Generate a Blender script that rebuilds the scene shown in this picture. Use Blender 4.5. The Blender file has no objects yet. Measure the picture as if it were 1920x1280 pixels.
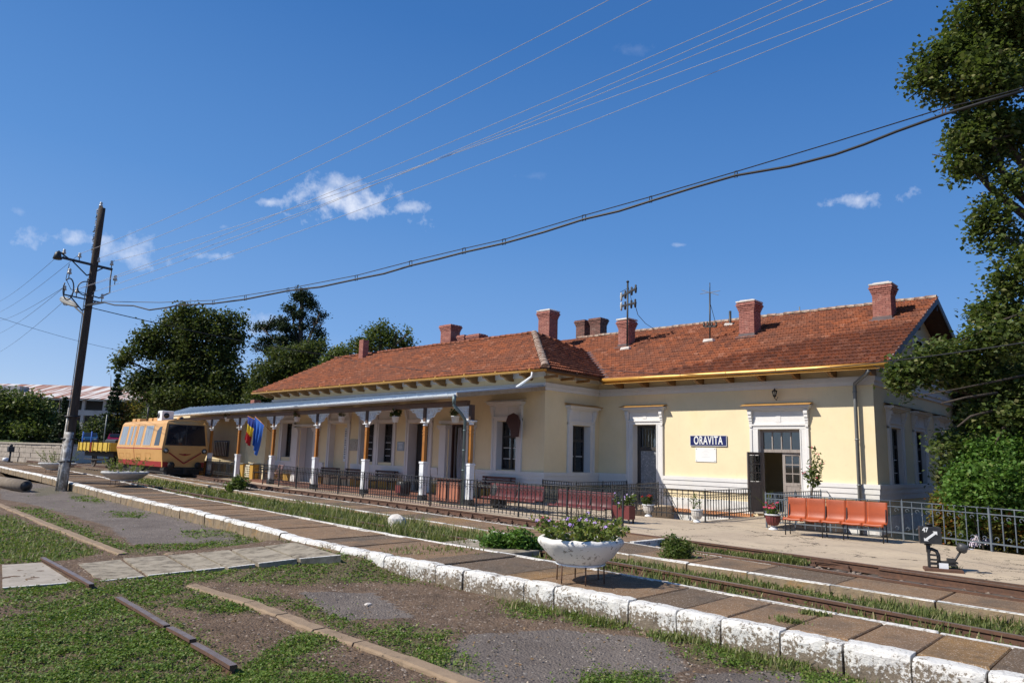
import bpy, bmesh, math, random
import numpy as np
from mathutils import Vector, Matrix
random.seed(7); rng=np.random.default_rng(11)
S=bpy.context.scene; C=S.collection
# ---------------------------------------------------------------- camera
CAMH=1.75; F=1358.15; YAW,PITCH,ROLL=-0.75676,0.1574015,0.0271879
f_=Vector((math.sin(YAW)*math.cos(PITCH),math.cos(YAW)*math.cos(PITCH),math.sin(PITCH)))
r_=f_.cross(Vector((0,0,1))).normalized(); u_=r_.cross(f_)
R_=math.cos(ROLL)*r_+math.sin(ROLL)*u_; U_=-math.sin(ROLL)*r_+math.cos(ROLL)*u_
cam=bpy.data.cameras.new('camera'); cam.sensor_width=36; cam.lens=F/1920*36; cam.clip_start=.1; cam.clip_end=3000
co=bpy.data.objects.new('camera',cam); C.objects.link(co)
co.matrix_world=Matrix(((R_.x,U_.x,-f_.x,0),(R_.y,U_.y,-f_.y,0),(R_.z,U_.z,-f_.z,CAMH),(0,0,0,1)))
S.camera=co
# ---------------------------------------------------------------- sun, sky, exposure
SUNTRAVEL=Vector((.62,1,-1.12)).normalized()
sl=bpy.data.lights.new('sun','SUN'); sl.energy=5.0; sl.angle=math.radians(.53); sl.color=(1,.94,.84)
so=bpy.data.objects.new('sun',sl); C.objects.link(so); so.rotation_euler=SUNTRAVEL.to_track_quat('-Z','Y').to_euler()
S.view_settings.view_transform='Standard'; S.view_settings.look='None'; S.view_settings.exposure=.22; S.view_settings.gamma=1
try: S.view_settings.use_curve_mapping=False
except Exception: pass
W=bpy.data.worlds.new('World'); S.world=W; W.use_nodes=True
wn=W.node_tree.nodes; wl=W.node_tree.links; wn.clear()
def wN(t,**k):
    n=wn.new(t)
    for a,b in k.items(): setattr(n,a,b)
    return n
wout=wN('ShaderNodeOutputWorld'); wbg=wN('ShaderNodeBackground'); wsky=wN('ShaderNodeTexSky',sky_type='NISHITA')
wsky.sun_disc=False; wsky.sun_elevation=math.asin(-SUNTRAVEL.z); wsky.sun_rotation=math.atan2(-SUNTRAVEL.x,-SUNTRAVEL.y)
wsky.altitude=300; wsky.air_density=1.0; wsky.dust_density=.3; wsky.ozone_density=2.5
wbg.inputs[1].default_value=.1
def ray(x,y): return f_+R_*((x-960)/F)-U_*((y-640)/F)
def wmath(op,a,b=None,c=None,clamp=False):
    n=wN('ShaderNodeMath',operation=op); n.use_clamp=clamp
    for i,v in enumerate((a,b,c)):
        if v is None: continue
        if isinstance(v,(int,float)): n.inputs[i].default_value=v
        else: wl.new(v,n.inputs[i])
    return n.outputs[0]
wtc=wN('ShaderNodeTexCoord'); wdir=wtc.outputs['Generated']
def wdot(v):
    n=wN('ShaderNodeVectorMath',operation='DOT_PRODUCT'); wl.new(wdir,n.inputs[0]); n.inputs[1].default_value=tuple(v); return n.outputs['Value']
wno=wN('ShaderNodeTexNoise'); wno.inputs['Scale'].default_value=34; wno.inputs['Detail'].default_value=8; wno.inputs['Roughness'].default_value=.62
wl.new(wdir,wno.inputs['Vector'])
wno2=wN('ShaderNodeTexNoise'); wno2.inputs['Scale'].default_value=11; wno2.inputs['Detail'].default_value=4; wl.new(wdir,wno2.inputs['Vector'])
nz=wmath('ADD',wmath('MULTIPLY',wmath('SUBTRACT',wno.outputs['Fac'],.5),3.2),wmath('MULTIPLY',wmath('SUBTRACT',wno2.outputs['Fac'],.5),2.0))
# small fair-weather clouds, each a direction in the sky: (px, py, half width, half height, tilt, density)
CL=[(660,380,125,34,.12,1.0),(640,345,52,22,.2,.7),(770,388,60,15,-.05,.85),(505,378,34,9,0,.8),(1610,374,58,15,-.1,.85),(130,449,90,24,0,.75),(235,478,75,26,.3,.65),(405,480,56,14,0,.75),(305,521,12,7,0,.45),(420,425,14,6,0,.4),(1190,92,34,16,0,.12),(1275,459,16,4,0,.35),(490,608,56,36,.2,.55),(35,396,14,8,0,.25),(1000,330,30,8,0,.08)]
tot=None
for (px,py,hw,hh,tl,den) in CL:
    c=ray(px,py).normalized(); a=(R_-c*R_.dot(c)).normalized(); b=c.cross(a)*-1
    if b.dot(U_)<0: b=-b
    a2=a*math.cos(tl)-b*math.sin(tl)*1; b2=a*math.sin(tl)+b*math.cos(tl)
    k=F/c.dot(f_)
    u=wmath('MULTIPLY',wdot(a2),k/hw*.78); v=wmath('MULTIPLY',wdot(b2),k/hh*.78)
    r2=wmath('SQRT',wmath('ADD',wmath('MULTIPLY',u,u),wmath('MULTIPLY',v,v)))
    m=wmath('SUBTRACT',wmath('ADD',.72,nz),r2)
    fr=wmath('GREATER_THAN',wdot(c),.5)
    m=wmath('MULTIPLY',wmath('MULTIPLY',wmath('MULTIPLY',m,.62,clamp=True),den),fr)
    tot=m if tot is None else wmath('MAXIMUM',tot,m)
wmix=wN('ShaderNodeMix',data_type='RGBA'); wl.new(tot,wmix.inputs['Factor'])
whs=wN('ShaderNodeHueSaturation'); whs.inputs['Saturation'].default_value=1.12; wl.new(wsky.outputs[0],whs.inputs['Color'])
wsep=wN('ShaderNodeSeparateXYZ'); wl.new(wdir,wsep.inputs[0])
# clear late summer air: pale blue near the horizon deepening upwards, a little paler towards the sun's side
wel=wmath('ADD',wsep.outputs['Z'],wmath('MULTIPLY',wdot(Vector((.62,1,0)).normalized()),.10),clamp=True)
wcr=wN('ShaderNodeValToRGB'); wl.new(wel,wcr.inputs[0]); e=wcr.color_ramp.elements
e[0].position=0; e[0].color=(.46,.61,.84,1); e[1].position=.85; e[1].color=(.026,.105,.335,1)
for p_,c_ in ((.05,(.35,.52,.82,1)),(.16,(.18,.37,.74,1)),(.32,(.098,.27,.635,1)),(.55,(.043,.17,.485,1))): q_=e.new(p_); q_.color=c_
wsc=wN('ShaderNodeVectorMath',operation='SCALE'); wl.new(wcr.outputs[0],wsc.inputs[0]); wsc.inputs[3].default_value=9.2
wm2=wN('ShaderNodeMix',data_type='RGBA'); wm2.inputs['Factor'].default_value=.85; wl.new(whs.outputs[0],wm2.inputs['A']); wl.new(wsc.outputs[0],wm2.inputs['B'])
wl.new(wm2.outputs['Result'],wmix.inputs['A']); wmix.inputs['B'].default_value=(9.3,9.4,9.9,1)
wl.new(wmix.outputs['Result'],wbg.inputs[0]); wl.new(wbg.outputs[0],wout.inputs[0])
S.render.engine='CYCLES'

# ---------------------------------------------------------------- helpers
def V(*a): return Vector(a)
def at(x,y,z=0.0):                       # point of the plane z seen at a place of the photograph
    d=ray(x,y); t=(z-CAMH)/d.z; return V(d.x*t,d.y*t,z)
def aty(x,y,Y): d=ray(x,y); t=Y/d.y; return V(d.x*t,Y,CAMH+d.z*t)
def atd(x,y,dep): d=ray(x,y); return V(d.x*dep,d.y*dep,CAMH+d.z*dep)
def pxd(px,py,dep): d=ray(px,py); k=dep/d.dot(Vector((math.sin(YAW),math.cos(YAW),0))); return V(d.x*k,d.y*k,CAMH+d.z*k)
def tagp(o,label=None,cat=None,group=None,kind=None):
    if label: o['label']=label
    if cat: o['category']=cat
    if group: o['group']=group
    if kind: o['kind']=kind
    return o
def thing(name,label,cat,loc=(0,0,0),rz=0,group=None):
    o=bpy.data.objects.new(name,None); C.objects.link(o); o.location=loc; o.rotation_euler=(0,0,rz); o.empty_display_size=.2
    return tagp(o,label,cat,group)
def wloc(p):
    l=Vector((0,0,0))
    while p is not None: l+=p.location; p=p.parent
    return l
def link(name,me,parent=None,loc=None):
    o=bpy.data.objects.new(name,me); C.objects.link(o)
    if parent is not None: o.parent=parent
    if loc is not None: o.location=loc
    return o
class MB:
    def __init__(s): s.v=[]; s.f=[]; s.m=[]; s.sm=[]; s.cm=0; s.smooth=False; s.mk=[]
    def mark(s): s.mk.append((len(s.v),len(s.f)))
    def add(s,vs,fs):
        n=len(s.v); s.v+= [tuple(v) for v in vs]
        for f in fs: s.f.append(tuple(i+n for i in f)); s.m.append(s.cm); s.sm.append(s.smooth)
    def box(s,x0,x1,y0,y1,z0,z1):
        s.add([(x0,y0,z0),(x1,y0,z0),(x1,y1,z0),(x0,y1,z0),(x0,y0,z1),(x1,y0,z1),(x1,y1,z1),(x0,y1,z1)],[(0,3,2,1),(4,5,6,7),(0,1,5,4),(1,2,6,5),(2,3,7,6),(3,0,4,7)])
    def bev(s,x0,x1,y0,y1,z0,z1,b=.02,jit=0):   # box with chamfered top edge
        j=lambda: random.uniform(-jit,jit)
        vs=[(x0,y0,z0),(x1,y0,z0),(x1,y1,z0),(x0,y1,z0),(x0+j(),y0+j(),z1-b),(x1+j(),y0+j(),z1-b),(x1+j(),y1+j(),z1-b),(x0+j(),y1+j(),z1-b),(x0+b,y0+b,z1+j()),(x1-b,y0+b,z1+j()),(x1-b,y1-b,z1+j()),(x0+b,y1-b,z1+j())]
        fs=[(0,3,2,1),(8,9,10,11)]
        for a in (0,4):
            for i in range(4): k=(i+1)%4; fs.append((a+i,a+k,a+4+k,a+4+i))
        s.add(vs,fs)
    def beam(s,p,q,w,h=None,up=(0,0,1)):
        p=Vector(p);q=Vector(q);h=h or w; d=(q-p).normalized(); up=Vector(up)
        if abs(d.dot(up))>.98: up=Vector((1,0,0))
        a=d.cross(up).normalized()*w/2; b=a.cross(d).normalized()*h/2
        vs=[p-a-b,p+a-b,p+a+b,p-a+b,q-a-b,q+a-b,q+a+b,q-a+b]
        s.add(vs,[(0,1,2,3),(7,6,5,4),(0,4,5,1),(1,5,6,2),(2,6,7,3),(3,7,4,0)])
    def tube(s,pts,r,n=8,r2=None,cap=True):
        pts=[Vector(p) for p in pts]; N=len(pts); up=None; vs=[]; fs=[]
        for i,p in enumerate(pts):
            d=(pts[min(i+1,N-1)]-pts[max(i-1,0)]).normalized()
            if up is None: up=Vector((0,0,1)) if abs(d.z)<.9 else Vector((1,0,0))
            a=d.cross(up).normalized(); b=a.cross(d); up=b
            rr=r if r2 is None else r+(r2-r)*i/(N-1)
            if isinstance(r,(list,tuple)): rr=r[i]
            vs+=[p+(a*math.cos(2*math.pi*k/n)+b*math.sin(2*math.pi*k/n))*rr for k in range(n)]
        for i in range(N-1):
            for k in range(n): l=(k+1)%n; fs.append((i*n+k,i*n+l,(i+1)*n+l,(i+1)*n+k))
        if cap: fs.append(tuple(range(n-1,-1,-1))); fs.append(tuple((N-1)*n+k for k in range(n)))
        sm=s.smooth; s.smooth=n>5; s.add(vs,fs); s.smooth=sm
    def lathe(s,prof,n=20,c=(0,0,0),flute=0):
        vs=[];fs=[]
        for (r,z) in prof:
            for k in range(n):
                t=2*math.pi*k/n; rr=r*(1+(flute if k%2 else 0)); vs.append((c[0]+rr*math.cos(t),c[1]+rr*math.sin(t),c[2]+z))
        for i in range(len(prof)-1):
            for k in range(n): l=(k+1)%n; fs.append((i*n+k,i*n+l,(i+1)*n+l,(i+1)*n+k))
        if prof[0][0]>1e-4: fs.append(tuple(range(n-1,-1,-1)))
        if prof[-1][0]>1e-4: fs.append(tuple((len(prof)-1)*n+k for k in range(n)))
        sm=s.smooth; s.smooth=not flute; s.add(vs,fs); s.smooth=sm
    def prism(s,poly,z0,z1):
        n=len(poly); A=sum(poly[i][0]*poly[(i+1)%n][1]-poly[(i+1)%n][0]*poly[i][1] for i in range(n))
        if A<0: poly=poly[::-1]
        s.add([(x,y,z0) for x,y in poly]+[(x,y,z1) for x,y in poly],[tuple(range(n-1,-1,-1)),tuple(range(n,2*n))]+[(i,(i+1)%n,n+(i+1)%n,n+i) for i in range(n)])
    def plate(s,poly3,th):               # planar polygon given thickness along its normal
        ps=[Vector(p) for p in poly3]; n=len(ps); nr=Vector((0,0,0))
        for i in range(n): nr+=ps[i].cross(ps[(i+1)%n])
        nr.normalize(); q=[p-nr*th for p in ps]
        s.add(ps+q,[tuple(range(n)),tuple(range(2*n-1,n-1,-1))]+[(i,n+i,n+(i+1)%n,(i+1)%n) for i in range(n)])
    def build(s,name,mat,parent=None,label=None,kind=None,loc=None,local=False):
        if len(s.mk)>1:
            mk=s.mk+[(len(s.v),len(s.f))]; s.mk=[]; out=None
            for (v0,f0),(v1,f1) in zip(mk[:-1],mk[1:]):
                if f1==f0: continue
                t=MB(); t.v=s.v[v0:v1]; t.f=[tuple(i-v0 for i in f) for f in s.f[f0:f1]]; t.m=s.m[f0:f1]; t.sm=s.sm[f0:f1]; q=t.build(name,mat,parent,label,kind,loc,local); out=out or q
            return out
        me=bpy.data.meshes.new(name); off=Vector((0,0,0))
        if parent is not None and not local: off=wloc(parent)
        if loc is not None and not local: off=off+Vector(loc) if parent is None else Vector(loc)
        me.from_pydata([(a-off.x,b-off.y,c-off.z) for a,b,c in s.v],[],s.f)
        for m in (mat if isinstance(mat,(list,tuple)) else [mat]): me.materials.append(m)
        me.polygons.foreach_set('material_index',s.m); me.polygons.foreach_set('use_smooth',s.sm); me.update()
        o=link(name,me,parent)
        if loc is not None:
            o.location=Vector(loc)-(wloc(parent) if parent is not None and not local else Vector((0,0,0)))
            if local: o.location=Vector(loc)
        if label: o['label']=label
        if kind: o['kind']=kind
        return o
def copy_tree(o,parent=None):
    c=o.copy(); C.objects.link(c); c.parent=parent
    for ch in [x for x in C.objects if x.parent==o]: copy_tree(ch,c)
    return c
def np_mesh(name,verts,faces,mat,parent=None,tint=None,uv=None,loops=4):
    me=bpy.data.meshes.new(name); nv=len(verts); nf=len(faces)
    me.vertices.add(nv); me.vertices.foreach_set('co',np.asarray(verts,dtype=np.float32).ravel())
    me.loops.add(nf*loops); me.loops.foreach_set('vertex_index',np.asarray(faces,dtype=np.int32).ravel())
    me.polygons.add(nf); me.polygons.foreach_set('loop_start',np.arange(nf,dtype=np.int32)*loops)
    me.update(calc_edges=True); me.validate()
    if tint is not None:
        at_=me.color_attributes.new('tint','FLOAT_COLOR','POINT'); at_.data.foreach_set('color',np.asarray(tint,dtype=np.float32).ravel())
    me.materials.append(mat); o=link(name,me,parent); return o

# ---------------------------------------------------------------- materials
def newmat(name):
    m=bpy.data.materials.new(name); m.use_nodes=True; nt=m.node_tree; b=nt.nodes['Principled BSDF']; return m,nt,b
def nN(nt,t,ins=None,**k):
    n=nt.nodes.new(t)
    for a,v in k.items(): setattr(n,a,v)
    for i,v in (ins or {}).items():
        if hasattr(v,'links'): nt.links.new(v,n.inputs[i])
        else: n.inputs[i].default_value=v
    return n
def posn(nt,sc=(1,1,1)):
    g=nN(nt,'ShaderNodeNewGeometry'); 
    if sc==(1,1,1): return g.outputs['Position']
    return nN(nt,'ShaderNodeMapping',{'Vector':g.outputs['Position'],'Scale':sc}).outputs[0]
def noise(nt,scale,detail=5,rough=.6,vec=None): return nN(nt,'ShaderNodeTexNoise',{'Vector':vec or posn(nt),'Scale':scale,'Detail':detail,'Roughness':rough}).outputs['Fac']
def ramp(nt,fac,a,b,lo=0,hi=1): return nN(nt,'ShaderNodeMapRange',{'Value':fac,'From Min':a,'From Max':b,'To Min':lo,'To Max':hi}).outputs[0]
def mixc(nt,fac,a,b,bt='MIX'):
    n=nN(nt,'ShaderNodeMix',data_type='RGBA',blend_type=bt)
    for nm,v in (('Factor',fac),('A',a),('B',b)):
        i=n.inputs[nm] if nm=='Factor' else [q for q in n.inputs if q.name==nm and q.type=='RGBA'][0]
        if hasattr(v,'links'): nt.links.new(v,i)
        else: i.default_value=v if not isinstance(v,tuple) else (*v[:3],1)
    return [q for q in n.outputs if q.type=='RGBA'][0]
def bump(nt,b,h,st,dist=.02):
    n=nN(nt,'ShaderNodeBump',{'Height':h,'Strength':st,'Distance':dist}); nt.links.new(n.outputs[0],b.inputs['Normal'])
def col(m,nt,b,c): nt.links.new(c,b.inputs['Base Color'])
def M(name,c1,c2=None,rough=.8,scale=4,bscale=40,bst=.15,metal=0,dirt=None,dsc=2.5,dlo=.55,dhi=.75,spec=.5,vec=None,bd=.01):
    m,nt,b=newmat(name); c2=c2 or tuple(x*.8 for x in c1)
    c=mixc(nt,ramp(nt,noise(nt,scale,vec=vec and posn(nt,vec)),.3,.7),c1,c2)
    if dirt: c=mixc(nt,ramp(nt,noise(nt,dsc,8,.7),dlo,dhi),c,dirt)
    col(m,nt,b,c); b.inputs['Roughness'].default_value=rough; b.inputs['Metallic'].default_value=metal
    b.inputs['Specular IOR Level'].default_value=spec
    if bst: bump(nt,b,noise(nt,bscale,4),bst,bd)
    return m
def plaster(name,c,dirtc=None):
    m,nt,b=newmat(name)
    k=mixc(nt,ramp(nt,noise(nt,.9,6),.3,.75),c,tuple(x*.9 for x in c))
    k=mixc(nt,ramp(nt,noise(nt,.6,8,.75),.52,.72,0,.5),k,(c[0]*.93,c[1]*.9,c[2]*.78)); k=mixc(nt,ramp(nt,noise(nt,7,6,.7),.55,.8,0,.45),k,dirtc or tuple(x*.72 for x in c))
    st=noise(nt,3,5,.7,posn(nt,(2.2,2.2,.25))); k=mixc(nt,ramp(nt,st,.58,.8,0,.35),k,tuple(x*.7 for x in c))
    zz=nN(nt,'ShaderNodeSeparateXYZ',{0:posn(nt)}).outputs['Z']; low=nN(nt,'ShaderNodeMath',{0:ramp(nt,zz,1.0,-.4),1:ramp(nt,noise(nt,4,6),.35,.65)},operation='MULTIPLY').outputs[0]
    k=mixc(nt,ramp(nt,low,0,1,0,.5),k,(.25,.2,.14))
    col(m,nt,b,k); b.inputs['Roughness'].default_value=.9; b.inputs['Specular IOR Level'].default_value=.2
    bump(nt,b,noise(nt,25,6),.25,.01); return m
YEL=plaster('yellow_plaster',(.84,.70,.455)); YEL2=plaster('ochre_plinth_paint',(.48,.28,.06)); WHT=plaster('white_trim_paint',(.74,.72,.70)); WHT2=plaster('white_plinth_paint',(.82,.81,.78))
ORL=M('terracotta_ledge',(.6,.26,.1),(.45,.2,.1),.8,5)
GOLD=M('golden_gutter_paint',(.62,.33,.07),(.5,.25,.05),.38,3,20,.05,.25)
GOLDD=M('ochre_cap_sheet',(.55,.3,.08),(.4,.2,.06),.5,6,20,.1)
WOODD=M('dark_eave_wood',(.10,.05,.028),(.06,.03,.02),.7,4)
WOODO=M('orange_varnished_wood',(.42,.17,.03),(.3,.11,.02),.35,3,vec=(6,6,.6))
WOODG=M('weathered_door_wood',(.16,.135,.125),(.09,.075,.07),.75,4,30,.3,vec=(8,8,.8))
WOODL=M('bleached_door_wood',(.34,.30,.27),(.22,.18,.16),.75,4,30,.3,vec=(8,8,.8))
DARKF=M('dark_window_wood',(.028,.026,.026),(.045,.04,.038),.6)
BRN=M('brown_bench_paint',(.07,.028,.02),(.05,.02,.016),.5)
IRON=M('iron_paint_dark',(.022,.023,.027),(.04,.04,.042),.55,8,60,.1,.3,dirt=(.13,.06,.03),dsc=9,dlo=.62,dhi=.75)
IRONB=M('iron_paint_bluegrey',(.10,.125,.155),(.15,.17,.19),.5,8,60,.1,.2,dirt=(.16,.08,.04),dsc=9,dlo=.66,dhi=.78)
RUST=M('rusty_rail_side',(.13,.062,.035),(.07,.038,.026),.85,14,90,.3)
RAILT=M('rail_head_steel',(.34,.27,.23),(.24,.165,.12),.4,6,60,.08,.5)
BLK=M('black_paint',(.018,.018,.02),(.035,.034,.033),.5,8,60,.15,dirt=(.09,.08,.07),dsc=14,dlo=.6,dhi=.8)
ZINC=M('zinc_sheet',(.50,.57,.63),(.38,.45,.52),.38,1.5,6,.06,.15,vec=(1,.3,1))
GREYP=M('grey_pipe',(.17,.185,.19),(.24,.25,.25),.5,2,20,.05,.3)
TEALP=M('grey_green_pipe',(.12,.17,.17),(.17,.22,.22),.5,3,20,.05,.2)
BARGE=M('blue_grey_bargeboard',(.2,.24,.29),(.27,.3,.33),.7,5)
WPAINT=M('white_wood_paint',(.78,.79,.8),(.68,.69,.71),.55,5,30,.1,dirt=(.3,.25,.2),dsc=7,dlo=.66,dhi=.85)
CONC=M('old_concrete',(.40,.35,.29),(.30,.26,.21),.92,3,50,.4,dirt=(.16,.14,.11),dsc=5)
PATHM=M('path_concrete',(.37,.32,.25),(.26,.225,.17),.95,3.2,60,.6,dirt=(.12,.10,.075),dsc=4,dlo=.46,dhi=.66,spec=.2)
CURBM=M('worn_kerb_concrete',(.30,.215,.14),(.22,.155,.10),.95,5,60,.6,dirt=(.12,.09,.06),dsc=6)
PLINE=M('worn_white_line',(.72,.70,.66),(.6,.57,.52),.85,9,60,.4,dirt=(.22,.18,.14),dsc=16,dlo=.5,dhi=.62)
DARKJ=M('dark_joint_earth',(.04,.032,.024),(.07,.055,.04),1,8,60,.5)
def glassm():
    m,nt,b=newmat('window_glass'); o=[n for n in nt.nodes if n.type=='OUTPUT_MATERIAL'][0]
    g=nN(nt,'ShaderNodeBsdfGlossy',{'Color':(.8,.85,.9,1),'Roughness':.03}); t=nN(nt,'ShaderNodeBsdfTransparent',{'Color':(.8,.83,.83,1)})
    fr=nN(nt,'ShaderNodeFresnel',{'IOR':1.5}); mx=nN(nt,'ShaderNodeMixShader'); nt.links.new(ramp(nt,fr.outputs[0],0,1,.06,1),mx.inputs[0])
    nt.links.new(t.outputs[0],mx.inputs[1]); nt.links.new(g.outputs[0],mx.inputs[2]); nt.links.new(mx.outputs[0],o.inputs[0]); return m
GLASS=glassm()
PORC=M('porcelain_insulator',(.62,.64,.62),(.3,.27,.22),.25,9,0,0); 
DGLASS=M('dark_tinted_glass',(.012,.016,.022),(.02,.024,.03),.06,2,0,0,0,spec=.8)
CURT=M('grey_curtain_cloth',(.45,.46,.47),(.3,.31,.33),.9,3,vec=(14,14,.3))
def aggregate(name,ca,cb,cc):
    m,nt,b=newmat(name)
    vo=nN(nt,'ShaderNodeTexVoronoi',{'Vector':posn(nt),'Scale':105.0}); v=nN(nt,'ShaderNodeSeparateColor',{0:vo.outputs['Color']}).outputs[0]
    c=mixc(nt,ramp(nt,noise(nt,1.6,6,.7),.35,.65),ca,cb); c=mixc(nt,ramp(nt,v,.2,.9,0,.6),c,tuple(x*.5 for x in ca)); c=mixc(nt,ramp(nt,v,.90,.95,0,.7),c,cc)
    c=mixc(nt,ramp(nt,noise(nt,5,6),.55,.75,0,.6),c,(.06,.048,.038)); c=mixc(nt,ramp(nt,noise(nt,.7,7,.7),.52,.66,0,.55),c,(.10,.085,.07)); c=mixc(nt,ramp(nt,noise(nt,1.1,7,.75),.6,.7,0,.5),c,(.33,.27,.20))
    col(m,nt,b,c); b.inputs['Roughness'].default_value=.95; b.inputs['Specular IOR Level'].default_value=.2
    bump(nt,b,nN(nt,'ShaderNodeMath',{0:vo.outputs['Distance'],1:noise(nt,14,5)},operation='ADD').outputs[0],.7,.012); return m
AGG=aggregate('exposed_aggregate_brown',(.31,.19,.105),(.22,.15,.10),(.55,.47,.38))
AGG2=aggregate('exposed_aggregate_ochre',(.34,.20,.085),(.22,.145,.085),(.6,.5,.4))
AGG3=aggregate('exposed_aggregate_grey',(.19,.13,.085),(.14,.105,.078),(.55,.48,.4))
def whitewash():
    m,nt,b=newmat('peeling_whitewash')
    n1=noise(nt,26,9,.75); n2=noise(nt,1.5,6,.7); mx=nN(nt,'ShaderNodeMath',{0:n1,1:ramp(nt,n2,.32,.68,-.13,.14)},operation='ADD').outputs[0]
    zz=nN(nt,'ShaderNodeSeparateXYZ',{0:posn(nt)}).outputs['Z']; mx=nN(nt,'ShaderNodeMath',{0:mx,1:ramp(nt,zz,-.3,-.02,.13,-.05)},operation='ADD').outputs[0]
    d=mixc(nt,noise(nt,9),(.10,.08,.062),(.30,.24,.17)); c=mixc(nt,ramp(nt,mx,.515,.56),(.73,.71,.67),d)
    col(m,nt,b,c); b.inputs['Roughness'].default_value=.95; bump(nt,b,nN(nt,'ShaderNodeMath',{0:noise(nt,12,7),1:mx},operation='SUBTRACT').outputs[0],.8,.03); return m
WASH=whitewash()
STONE=M('stained_kerb_stone',(.30,.22,.13),(.16,.125,.09),.95,6,30,.6,dirt=(.35,.19,.05),dsc=3,dlo=.55,dhi=.75,bd=.03,vec=(1,1,.35))
# terracotta roof tiles
def tilem():
    m,nt,b=newmat('terracotta_roof_tile')
    vo=nN(nt,'ShaderNodeTexVoronoi',{'Vector':posn(nt,(4.5,2.9,2.9)),'Scale':1.0}); v=nN(nt,'ShaderNodeSeparateColor',{0:vo.outputs['Color']}).outputs[0]
    c=mixc(nt,v,(.30,.096,.042),(.13,.05,.032)); c=mixc(nt,ramp(nt,v,.93,.95,0,.7),c,(.40,.17,.10))
    c=mixc(nt,ramp(nt,noise(nt,.45,5),.42,.66,0,.5),c,(.17,.075,.05)); c=mixc(nt,ramp(nt,noise(nt,16,8,.8),.66,.74,0,.8),c,(.46,.33,.24)); c=mixc(nt,ramp(nt,noise(nt,2.2,8,.75),.6,.75,0,.55),c,(.09,.05,.04))
    col(m,nt,b,c); b.inputs['Roughness'].default_value=.85; b.inputs['Specular IOR Level'].default_value=.25; bump(nt,b,noise(nt,60,4),.2,.01); return m
TILE=tilem()
RIDGEM=M('mossy_ridge_tile',(.33,.22,.16),(.24,.12,.08),.95,5,40,.5,dirt=(.4,.34,.27),dsc=7,dlo=.45,dhi=.6)
def brickm(name,a,b_,c_):
    m,nt,b=newmat(name)
    vo=nN(nt,'ShaderNodeTexVoronoi',{'Vector':posn(nt,(4.6,4.6,12)),'Scale':1.0}); v=nN(nt,'ShaderNodeSeparateColor',{0:vo.outputs['Color']}).outputs[0]
    c=mixc(nt,v,a,b_); c=mixc(nt,ramp(nt,noise(nt,5,7,.7),.55,.7,0,.7),c,c_); col(m,nt,b,c); b.inputs['Roughness'].default_value=.92; bump(nt,b,noise(nt,40,4),.3); return m
BRK=brickm('chimney_brick',(.40,.165,.125),(.27,.105,.085),(.46,.28,.23)); BRKO=brickm('sooty_chimney_brick',(.24,.11,.085),(.13,.075,.06),(.30,.22,.18))
MORT=M('lime_mortar',(.30,.19,.15),(.2,.13,.11),.95,6); CAPW=M('whitened_chimney_cap',(.66,.62,.57),(.5,.45,.4),.9,6,40,.5); LEAD=M('lead_flashing',(.09,.06,.06),(.13,.1,.1),.6,3)
# foliage
def leafm(name,c1,c2,c3,tr=.35,rough=.5):
    m,nt,b=newmat(name); o=[n for n in nt.nodes if n.type=='OUTPUT_MATERIAL'][0]
    a=nN(nt,'ShaderNodeVertexColor',layer_name='tint'); s=nN(nt,'ShaderNodeSeparateColor',{0:a.outputs[0]})
    c=mixc(nt,s.outputs[0],c1,c2); c=mixc(nt,ramp(nt,s.outputs[1],.8,1),c,c3)
    col(m,nt,b,c); b.inputs['Roughness'].default_value=rough; b.inputs['Specular IOR Level'].default_value=.18
    t=nN(nt,'ShaderNodeBsdfTranslucent'); nt.links.new(mixc(nt,.5,c,(c2[0]*1.5,c2[1]*1.6,c2[2]*.6)),t.inputs[0])
    mx=nN(nt,'ShaderNodeMixShader',{0:tr}); nt.links.new(b.outputs[0],mx.inputs[1]); nt.links.new(t.outputs[0],mx.inputs[2]); nt.links.new(mx.outputs[0],o.inputs[0]); return m
LF_MAP=leafm('maple_leaf_green',(.042,.072,.020),(.115,.15,.042),(.26,.25,.11)); LF_DK=leafm('dark_tree_leaf',(.035,.058,.018),(.085,.108,.034),(.15,.14,.05),.35)
LF_BR=leafm('bright_bush_leaf',(.06,.13,.022),(.12,.22,.045),(.2,.25,.07)); LF_AU=leafm('turning_shrub_leaf',(.09,.10,.025),(.2,.17,.04),(.36,.10,.03)); LF_PN=leafm('pine_needle',(.018,.036,.018),(.04,.062,.026),(.07,.08,.04),.15,.7)
LF_GR=leafm('ground_weed_leaf',(.055,.09,.02),(.12,.165,.04),(.22,.21,.09))
LF_CL=leafm('clover_leaf',(.062,.115,.020),(.15,.225,.04),(.25,.24,.08),.25); LF_DRY=leafm('grass_blade',(.09,.125,.03),(.20,.22,.08),(.42,.36,.20)); LF_FL=leafm('planter_leaf',(.08,.13,.03),(.2,.24,.06),(.3,.22,.08))
FLM=[M('mauve_petal',(.42,.26,.62),(.5,.36,.7),.6,bst=0),M('pink_petal',(.55,.05,.13),(.45,.03,.09),.6,bst=0),M('red_petal',(.6,.02,.015),(.5,.05,.03),.6,bst=0),M('pale_petal',(.7,.62,.65),(.6,.5,.6),.6,bst=0)]
BARK=M('bark',(.085,.065,.048),(.045,.035,.028),.95,4,25,.8,bd=.04,vec=(5,5,.8))
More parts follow.
